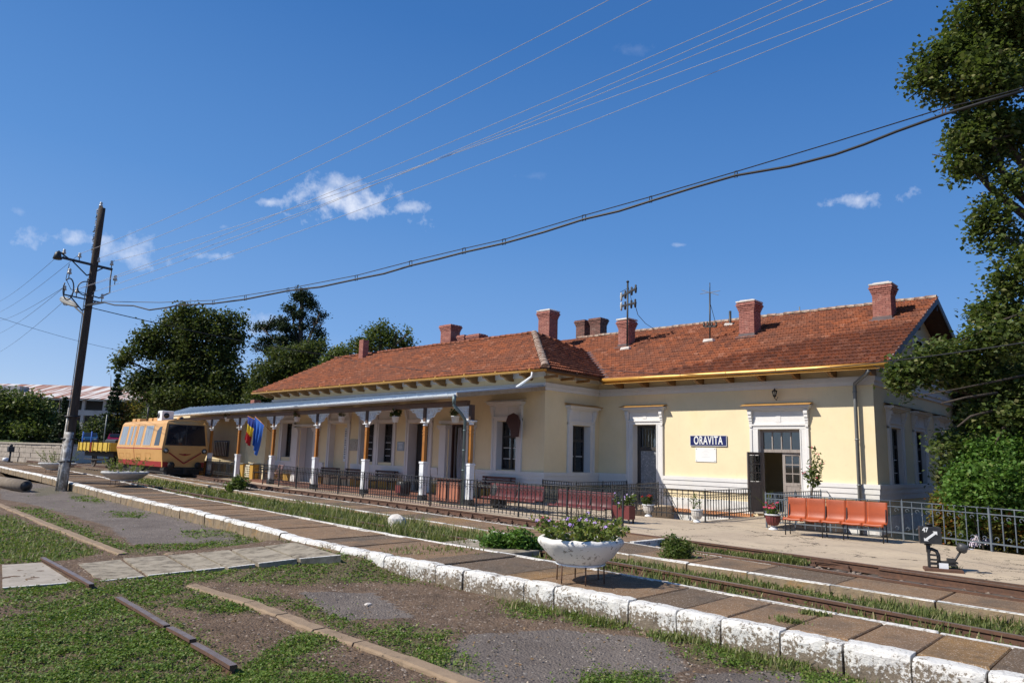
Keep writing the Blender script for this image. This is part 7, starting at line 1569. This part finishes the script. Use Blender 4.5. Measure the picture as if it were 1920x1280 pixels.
# dark trees further behind on the right
def backtree(lab,blobs,dep,n,mat,sz=.2,g=GT,name='broadleaf_tree'):
    bl=pb_(blobs,dep); cx=sum(b[0] for b in blobs)/len(blobs); b=pxd(cx,880,dep); t=thing(name,lab,'tree',(b.x,b.y,-.3),group=g); m=MB(); top=pxd(cx,min(q[1] for q in blobs)+10,dep)
    branches(m,(b.x,b.y,-.3),tuple(top),max(.12,.0055*(top.z)*2.2),[tuple(pxd(q[0],q[1],dep)) for q in blobs[::2]],.04); m.build('trunk',BARK,t); o=foliage('crown',bl,n,12,sz*1.6,sz,mat,t,.4); o['kind']='stuff'; return t
backtree('dark tree standing behind the gable and the leaning maple',[(1840,720,70,50),(1900,700,60,60),(1960,720,80,80),(1820,800,60,50),(1900,820,70,60),(1860,880,80,50),(1960,850,80,80),(1800,870,30,40)],33,2600,LF_DK,.2)
# unseen trees added right of the maple to keep sky light off the gable
for k,(X_,Y_,H_) in enumerate(((5.5,31,12),(9.5,25,13),(6.5,40,13),(0.5,46,12),(13,34,14))):
    t=thing('broadleaf_tree',['broad dark tree right of the gable outside the fence','tall tree in the garden at the far right','shade tree behind the garden at the right','dark tree closing the view behind the gable','outermost garden tree on the right'][k],'tree',(X_,Y_,-1),group=GT); m=MB(); bl=[(X_+random.uniform(-2.4,2.4),Y_+random.uniform(-2.4,2.4),H_*random.uniform(.3,.92),random.uniform(1.6,2.6),random.uniform(1.6,2.6),random.uniform(1.1,1.9)) for _ in range(13)]
    branches(m,(X_,Y_,-1),(X_,Y_,H_*.9),.3,[b[:3] for b in bl[:7]],.05); m.build('trunk',BARK,t); o=foliage('crown',bl,1100,16,.35,.24,LF_DK,t,.4); o['kind']='stuff'
# bright bush and shrubs behind the right-hand fence
def bush(lab,blobs,dep,n,mat,sz,name='bush',m_=12,zb=-1.0,up=.5):
    bl=pb_(blobs,dep); c=pxd(sum(b[0] for b in blobs)/len(blobs),1000,dep); t=thing(name,lab,'bush',(c.x,c.y,zb),group='shrubs behind the right-hand fence'); m=MB()
    for b in bl: m.tube([(c.x+random.uniform(-.2,.2),c.y+random.uniform(-.2,.2),zb),((c.x+b[0])/2,(c.y+b[1])/2,(zb+b[2])/2+.1),b[:3]],.03,6,.01)
    m.build('stem',BARK,t); o=foliage('foliage',bl,n,m_,sz*1.7,sz,mat,t,.45,1.4,up); o['kind']='stuff'; return t
bush('bright green bush rising behind the right-hand fence',[(1850,860,44,30),(1890,850,40,34),(1915,880,45,50),(1860,905,60,36),(1815,895,34,22),(1810,925,34,24),(1870,945,55,30),(1900,930,50,40),(1835,840,18,12)],17.0,2600,LF_BR,.07)
bush('reddish brown turning shrub at the gable corner behind the fence',[(1772,945,18,14),(1785,935,20,14),(1778,985,22,26),(1800,1000,22,24),(1790,965,20,20),(1765,1000,10,18)],18.6,700,LF_AU,.06)
bush('green and yellow shrub with pale flowers low behind the fence',[(1850,985,34,24),(1830,1010,26,18),(1880,1010,34,20),(1910,990,30,30),(1895,965,30,20)],17.6,900,LF_GR,.06,up=.6)
bush('yellowing low shrub at the right edge behind the fence',[(1905,1010,28,20),(1930,990,30,34),(1870,975,20,14)],16.6,500,LF_AU,.06)
bush('very dark undergrowth beyond the right-hand shrubs',[(1790,900,30,40),(1840,930,60,50),(1900,930,60,60),(1960,930,60,80),(1790,960,30,30)],24,1300,LF_DK,.1)
p_=[tuple(pxd(random.uniform(1820,1870),random.uniform(1003,1022),17.0)) for _ in range(26)]
tt_=thing('daisy_clump','clump of white flowers at the foot of the right-hand fence','flowers',(p_[0][0],p_[0][1],-1)); flowers(tt_,p_,.06,FLM[3])
# trees behind the left part of the station
def ltree(name,lab,blobs,dep,n,mat,sz,basepx,limbs,sh=.45,tr=.5,group=GT,mm=12,up=.35):
    b=pxd(basepx[0],840,dep); tp=pxd(basepx[0]+basepx[1],basepx[2],dep); t=thing(name,lab,'tree',(b.x,b.y,-.3),group=group); m=MB(); branches(m,(b.x,b.y,-.3),tuple(tp),tr,[tuple(pxd(x,y,dep+random.uniform(-1,1))) for x,y in limbs],.06); m.build('trunk',BARK,t)
    o=foliage('crown',[(a,b_,c,d*.9,e*.9,f*.82) for a,b_,c,d,e,f in pb_(blobs,dep)],int(n*.42),int(mm*1.5),sz*1.25,sz*.72,mat,t,sh,1.5,up); o['kind']='stuff'; return t
ltree('broadleaf_tree','largest dark round-crowned tree behind the railcar',[(345,590,26,18),(330,610,34,24),(365,620,38,28),(300,630,34,24),(275,640,26,20),(255,660,26,14),(233,672,18,10),(226,682,12,10),(395,600,18,16),(425,600,22,16),(450,603,14,12),(420,630,38,24),(452,640,14,26),(310,660,40,24),(360,660,44,30),(410,670,44,30),(265,705,26,12),(245,725,16,10),(290,715,34,18),(330,700,44,30),(380,710,50,34),(430,715,40,34),(300,745,44,16),(350,745,60,24),(410,755,60,26),(460,745,30,34),(262,728,26,10),(372,585,14,8)],72,5200,LF_DK,.30,(350,10,600),[(240,675),(300,640),(330,600),(420,610),(450,640),(270,715),(300,740),(400,700)],tr=.55)
ltree('broadleaf_tree','dark rounded tree below the pine behind the left roof end',[(540,668,44,20),(575,660,36,20),(600,655,22,16),(520,695,44,26),(565,690,50,28),(608,680,22,20),(500,720,40,30),(550,725,50,30),(590,705,30,24),(500,750,50,24),(480,700,14,24)],66,2600,LF_DK,.24,(545,0,670),[(500,700),(590,670),(540,680)],tr=.4)
ltree('broadleaf_tree','light green tree just behind the left roof slope',[(628,672,20,12),(640,664,18,9),(615,684,18,12),(652,660,10,7)],62,420,LF_MAP,.22,(630,0,668),[(640,660)],tr=.2)
ltree('chestnut_tree','thin chestnut crown showing over the left roof ridge',[(716,612,14,9),(700,622,20,10),(725,628,26,14),(690,640,24,14),(742,640,22,12),(712,648,40,16),(765,645,14,14),(760,655,26,10),(668,642,12,5),(660,652,14,8),(766,622,9,6),(640,655,9,4),(672,655,18,10),(730,612,10,5)],58,900,LF_MAP,.20,(716,0,625),[(700,620),(765,625),(668,642),(742,635),(690,640)],tr=.2,mm=9)
PN=[(568,549,16,9),(556,556,12,7),(574,562,22,10),(545,578,18,8),(583,572,20,9),(560,590,26,8),(600,588,14,8),(607,592,9,6),(590,602,16,6),(530,600,14,9),(520,606,24,8),(498,614,24,7),(483,616,10,5),(540,615,30,9),(570,612,20,8),(592,622,18,8),(604,628,12,6),(500,640,24,7),(525,636,26,9),(480,652,12,6),(555,634,30,10),(590,642,20,8),(606,642,8,5),(545,650,30,10),(510,656,26,8)]
t=ltree('pine_tree','tall black pine with spreading layered boughs',[(a,b_,c*.78,d*.62) for a,b_,c,d in PN],76,1500,LF_PN,.20,(560,6,548),[(490,614),(600,588),(590,605),(520,606),(500,640),(605,628),(545,580),(480,652)],sh=.3,tr=.4,mm=16)
def conifer(lab,px,ytop,ybot,w,dep,n=2600,mat=LF_PN,name='spruce_tree'):
    a=pxd(px,ybot,dep); b=pxd(px,ytop,dep); H=b.z-a.z; R=w*dep/F; t=thing(name,lab,'tree',(a.x,a.y,1.7),group=GT); m=MB(); m.tube([(a.x,a.y,1.5),b],.22,8,.02); m.build('trunk',BARK,t)
    c=[]
    L=16
    for l in range(L):
        f=(l+.3)/L; z=b.z-H*f; rr=R*(f**.85)*random.uniform(.8,1.1); k=int(5+9*f)
        for i in range(k):
            an=random.uniform(0,6.28); q=rr*random.uniform(.75,1.1)
            for s in range(int(n/L/k)+3): e=random.uniform(.1,1)**.7; c.append((a.x+math.cos(an)*q*e+random.gauss(0,.1),a.y+math.sin(an)*q*e+random.gauss(0,.1),z-.28*q*e+.12*q*e*e*2+random.gauss(0,.09)))
    v,f_a,tn=leaves(np.array(c),np.full(len(c),.22),1.9,.1); o=np_mesh('crown',v-np.array(t.location),f_a,mat,t,tn); o['kind']='stuff'; return t
conifer('dark pointed spruce standing right of the leaning pole',208,702,832,34,95,4200)
conifer('small dark spruce at the left of the leaning pole',112,745,832,20,96,1500)
ltree('broadleaf_tree','brownish thin tree between the spruce and the railcar',[(245,765,24,16),(262,775,20,14),(235,790,24,16),(255,795,24,14)],96,500,LF_AU,.3,(250,0,760),[(240,770)],tr=.2)
ltree('broadleaf_tree','rounded green trees at the far left edge beyond the stone wall',[(22,745,34,14),(0,760,40,24),(50,755,34,20),(30,780,60,34),(75,775,30,30),(90,800,24,24),(10,805,50,24),(60,805,44,20),(-40,780,50,50)],98,2600,LF_MAP,.36,(30,0,750),[(60,770),(0,760)],tr=.3)
ltree('hedge_bush','dark low bushes below the derelict block beside the pole',[(100,812,30,14),(130,808,24,18),(172,815,20,10),(190,800,26,16),(150,820,30,8),(186,815,24,12)],97,900,LF_DK,.3,(140,0,800),[(120,805)],tr=.15)
ltree('broadleaf_tree','dark trees filling the gap behind the canopy end',[(300,775,26,14),(330,770,40,18),(280,790,20,12),(385,775,50,14)],84,1000,LF_DK,.3,(320,0,770),[(300,775)],tr=.2)
# a continuous wooded skyline far behind, mostly hidden
mb=[]
# ================================================================ GRASS AND WEEDS
def gh(x,y): return ZF+.022*vnoise(x,y,1.1,2)+.012*vnoise(x,y,4.3,5)+ramp_up(x,y)
def scatter_px(n,y0=930,y1=1290,x0=-10,x1=1930):
    return rng.uniform(x0,x1,n),rng.uniform(y0,y1,n)
def at_np(px,py,z):
    f3_,R3_,U3_=np.array(f_),np.array(R_),np.array(U_)
    d=f3_[None]+R3_[None]*((px-960)/F)[:,None]-U3_[None]*((py-640)/F)[:,None]; t=(z-CAMH)/d[:,2]; return d*t[:,None]
# low clover-like weeds: even cover over the green patches, thinner with distance
px,py=scatter_px(520000); P=at_np(px,py,ZF); x,y=P[:,0],P[:,1]
g=mask(x,y,GW); af=np.interp(x,*zip(*A_F)); nzv=.5+.5*vnoise(x,y,2.3,1)+.35*vnoise(x,y,7.1,4)
soft=np.zeros(len(x))
for dx,dy in ((.3,.05),(-.3,-.05),(.05,.22),(0,-.22),(.14,.1),(-.14,-.1),(.1,-.12),(-.1,.12)): soft+=mask(x+dx+.12*vnoise(x,y,4.5,3),y+dy+.1*vnoise(x,y,5.5,4),GW)*.125
fine=.5+.5*vnoise(x,y,13.,6)+.3*vnoise(x,y,29.,8)
prob=np.where(g>0,np.clip(-.12+1.15*nzv+.8*(fine-.5),.02,1)*np.clip(soft*1.1-.1,.1,1),.30*soft*fine+.05*(nzv>.8)*fine)
# keep weeds off the kerb, the path and the rails
def near_line(x,y,pts,w):
    m=np.zeros(len(x),bool)
    for p,q in zip(pts[:-1],pts[1:]):
        d=q-p; L2=d.x*d.x+d.y*d.y; t=np.clip(((x-p.x)*d.x+(y-p.y)*d.y)/L2,0,1); m|=np.hypot(x-p.x-d.x*t,y-p.y-d.y*t)<w
    return m
bad=near_line(x,y,[at(a,b,-.28) for a,b in K1],.10)|near_line(x,y,[at(a,b,-.28) for a,b in K2],.10)
bad|=inpoly(x,y,[tuple(at(a,b,z_))[:2] for (a,b),z_ in zip(FAR,ZP)]+[tuple(at(a,b,z_))[:2] for (a,b),z_ in list(zip(NEAR,ZP))[::-1]])
for (a,b) in (((80,1044),(172,1094)),((222,1118),(313,1171)),((318,1174),(362,1197)),((364,1204),(438,1246))): bad|=near_line(x,y,[at(*a,ZF),at(*b,ZF)],.045)
ok=(rng.uniform(0,1,len(x))<prob)&~bad&(y<af-.02); x,y=x[ok],y[ok]; dist=np.hypot(x,y)
x=x+rng.normal(size=len(x))*.01; cz=gh(x,y)+rng.uniform(.004,.035,len(x))*(1+.5*vnoise(x,y,3,7))
v,f,t_=leaves(np.stack([x,y,cz],1),.008+.0017*dist,1.25,1.1); w=np_mesh('ground_weeds',v,f,LF_CL,None,t_); tagp(w,'low green clover and weeds spreading over the bare yard earth','weeds',kind='stuff')
print('weeds',len(x))
# short and long grass blades in the same patches and along edges
def blade_field(n,region,hfun,h,wd,lean,mat,name,label,px=True):
    pass
px,py=scatter_px(90000); P=at_np(px,py,ZF); x,y=P[:,0],P[:,1]; left=inpoly(x,y,wpoly([(-200,962),(20,968),(60,985),(110,1002),(190,1038),(130,1050),(0,1057),(-200,1070)],ZF))
af=np.interp(x,*zip(*A_F)); edge=(y>af-.28)&(y<af-.02)&(vnoise(x,y,3,2)>.0)&(rng.uniform(0,1,len(x))<.5); gg=mask(x,y,GW)>0
ok=((left)|(edge)|(gg&(rng.uniform(0,1,len(x))<.10)))&(y<af-.01)&~near_line(x,y,[at(a,b,-.28) for a,b in K1+K2[:0]],.09); x,y=x[ok],y[ok]; lf=left[ok]; d=np.hypot(x,y)
b_=blades(np.stack([x,y,gh(x,y)],1),np.where(lf,.085,.05),.0015+.00045*d,.6,LF_DRY,'grass'); tagp(b_,'short grass blades along the kerb foot and in the left corner','grass',kind='stuff')
# grass between the two platform strips
def bandgrass(n,FA,FB,x0,x1,t0,t1,h,den,seed,name,label,z=-.16,wk=.0008,mat=LF_DRY,lean=.55):
    u=rng.uniform(0,1,n); x=x0+(x1-x0)*(1-u**1.6) ; x=6-10**rng.uniform(np.log10(6-x1),np.log10(6-x0),n); a=np.interp(x,*zip(*FA)); b=np.interp(x,*zip(*FB)); t=rng.uniform(t0,t1,n); y=a+(b-a)*t
    q=den(x,t)+.42*vnoise(x,y,1.7,seed)+.25*vnoise(x,y,5.1,seed+1); ok=rng.uniform(0,1,n)<q; x,y,t=x[ok],y[ok],t[ok]; d=np.hypot(x,y); gz_=np.interp(-x,[30,45,62],[0,.13,.13])
    hh=h*(1+.5*vnoise(x,y,1.1,seed+3)); o=blades(np.stack([x,y,z+gz_],1),np.clip(hh,.04,2),.0014+wk*d,lean,mat,name); return tagp(o,label,'grass',kind='stuff')
nr_t=lambda t:0
bandgrass(60000,A_B,B_F,-42,3,.0,1.0,.11,lambda x,t:np.where(x>-12,.12+.35*(t>.5),np.where(x>-24,.62*(1-.25*(t<.2)),.22+.35*(t>.6)))*np.where(np.abs(t-.0)<.06,.5,1),5,'grass','rough grass growing over the rail between the two platforms')
bandgrass(9000,A_B,B_F,-23,-11,.05,.9,.26,lambda x,t:.45,8,'tall_grass','taller seeding grass in the middle between the platforms',wk=.0006)
px_=np.array([[965,1025],[940,1030],[985,1030],[1000,1038],[920,1018]]);
def weedclump(label,blobs_px,dep,n,sz,mat,h=None,name='weed_clump'):
    bl=pb_(blobs_px,dep); c=bl[0]; t=thing(name,label,'weeds',(c[0],c[1],-.16)); m=MB()
    for b in bl:
        for _ in range(5): m.tube([(b[0]+random.uniform(-.1,.1),b[1]+random.uniform(-.1,.1),-.17),(b[0]+random.uniform(-b[3],b[3])*.6,b[1]+random.uniform(-.1,.1),b[2]+b[5]*random.uniform(0,.8))],.006,4,.002)
    m.build('stem',M_STEM,t); o=foliage('foliage',bl,n,8,sz*1.6,sz,mat,t,.2,1.9,.5); o['kind']='stuff'; return t
q=at(975,1040,-.16); dp=lambda p:p.x*math.sin(YAW)+p.y*math.cos(YAW)
weedclump('leafy bright green weeds just left of the white bowl planter',[(950,1018,30,12),(985,1022,26,14),(925,1014,18,9),(1003,1034,16,10),(970,1008,20,8)],dp(q),620,.045,LF_BR)
q=at(1270,1060,-.14); weedclump('feathery tall weed growing through the rails right of the bowl planter',[(1268,1045,24,26),(1262,1022,16,16),(1285,1030,12,14),(1250,1050,14,12),(1300,1060,20,10),(1275,1066,26,8)],dp(q),620,.030,LF_GR)
bandgrass(5200,[(x_,y_-.35) for x_,y_ in FR],[(x_,y_-.02) for x_,y_ in FR],-9,-5.5,0,1,.11,lambda x,t:.5,12,'grass','grass tuft filling the end of the opening beside the near rail',z=-.12)
q=at(445,918,0.0); weedclump('green weed bush standing at the edge between the platforms further left',[(448,908,14,10),(440,915,12,8)],dp(q),180,.07,LF_GR)
# broad-leaved weeds among the grass
n_=26000; x=6-10**rng.uniform(np.log10(6-3),np.log10(6+30),n_); t=rng.beta(2.2,1.3,n_); a=np.interp(x,*zip(*A_B)); b=np.interp(x,*zip(*B_F)); y=a+.03+(b-a-.05)*t
q=.15+.55*vnoise(x,y,2.1,21)+.35*vnoise(x,y,6.3,22)+.25*(t>.55); ok=rng.uniform(0,1,n_)<q; x,y=x[ok],y[ok]; d=np.hypot(x,y); v,f,t_=leaves(np.stack([x,y,-.15+rng.uniform(0,.10,len(x))*(.6+.5*vnoise(x,y,1.9,23))],1),.010+.0018*d,1.5,.7)
tagp(np_mesh('ground_weeds',v,f,LF_GR,None,t_),'broad-leaved green weeds along the edge of the farther platform strip','weeds',kind='stuff')
# tufts on joints and along the kerb foot
def tufts(L,name,label,h,z):
    P=[]
    for (a,b,n,r) in L:
        p=at(a,b,z); P.append(np.stack([p.x+rng.normal(size=n)*r,p.y+rng.normal(size=n)*r*.6,np.full(n,z)],1))
    P=np.concatenate(P); o=blades(P,h,.003+.0006*np.hypot(P[:,0],P[:,1]),.7,LF_DRY,name); return tagp(o,label,'grass',kind='stuff')
tufts([(1510,1150,60,.05),(1480,1165,160,.09),(1530,1152,140,.07),(560,940,60,.3),(760,1035,80,.25),(860,1030,120,.3),(800,1030,80,.3)],'grass','small grass tufts in the joints of the near platform',.05,0.0)
tufts([(1130,1168,200,.18),(1240,1198,140,.12),(1060,1150,160,.2),(980,1140,160,.2),(1400,1235,200,.25),(1320,1205,120,.15),(700,1075,120,.2),(470,1000,150,.3),(500,1012,150,.3),(1480,1250,160,.2),(1275,1200,120,.1)],'grass','dry tufts at the foot of the whitewashed kerb',.09,ZF)
tufts([(520,900,0,.1),(1790,1068,60,.05),(1300,1040,60,.3)],'grass','tiny tufts beside the switch stand',.08,-.02)
# fallen dry leaves and straw scraps
px,py=scatter_px(9000,1040,1290); P=at_np(px,py,ZF); x,y=P[:,0],P[:,1]; ok=(y<np.interp(x,*zip(*A_F))-.05)&(rng.uniform(0,1,len(x))<.35*np.clip(.5+vnoise(x,y,2.2,9),0,1)); x,y=x[ok],y[ok]
v,f,t_=leaves(np.stack([x,y,gh(x,y)+.012],1),np.full(len(x),.022),1.8,2.0); t_[:,0]=rng.uniform(0,1,len(t_)); o=np_mesh('fallen_leaves',v,f,leafm('dry_fallen_leaf',(.16,.10,.05),(.30,.20,.11),(.4,.33,.25),.1),None,t_); tagp(o,'dry brown leaf scraps strewn over the bare earth','leaves',kind='stuff')
print('tris',sum(len(o.data.polygons) for o in C.objects if o.type=='MESH'),'objs',len(C.objects))
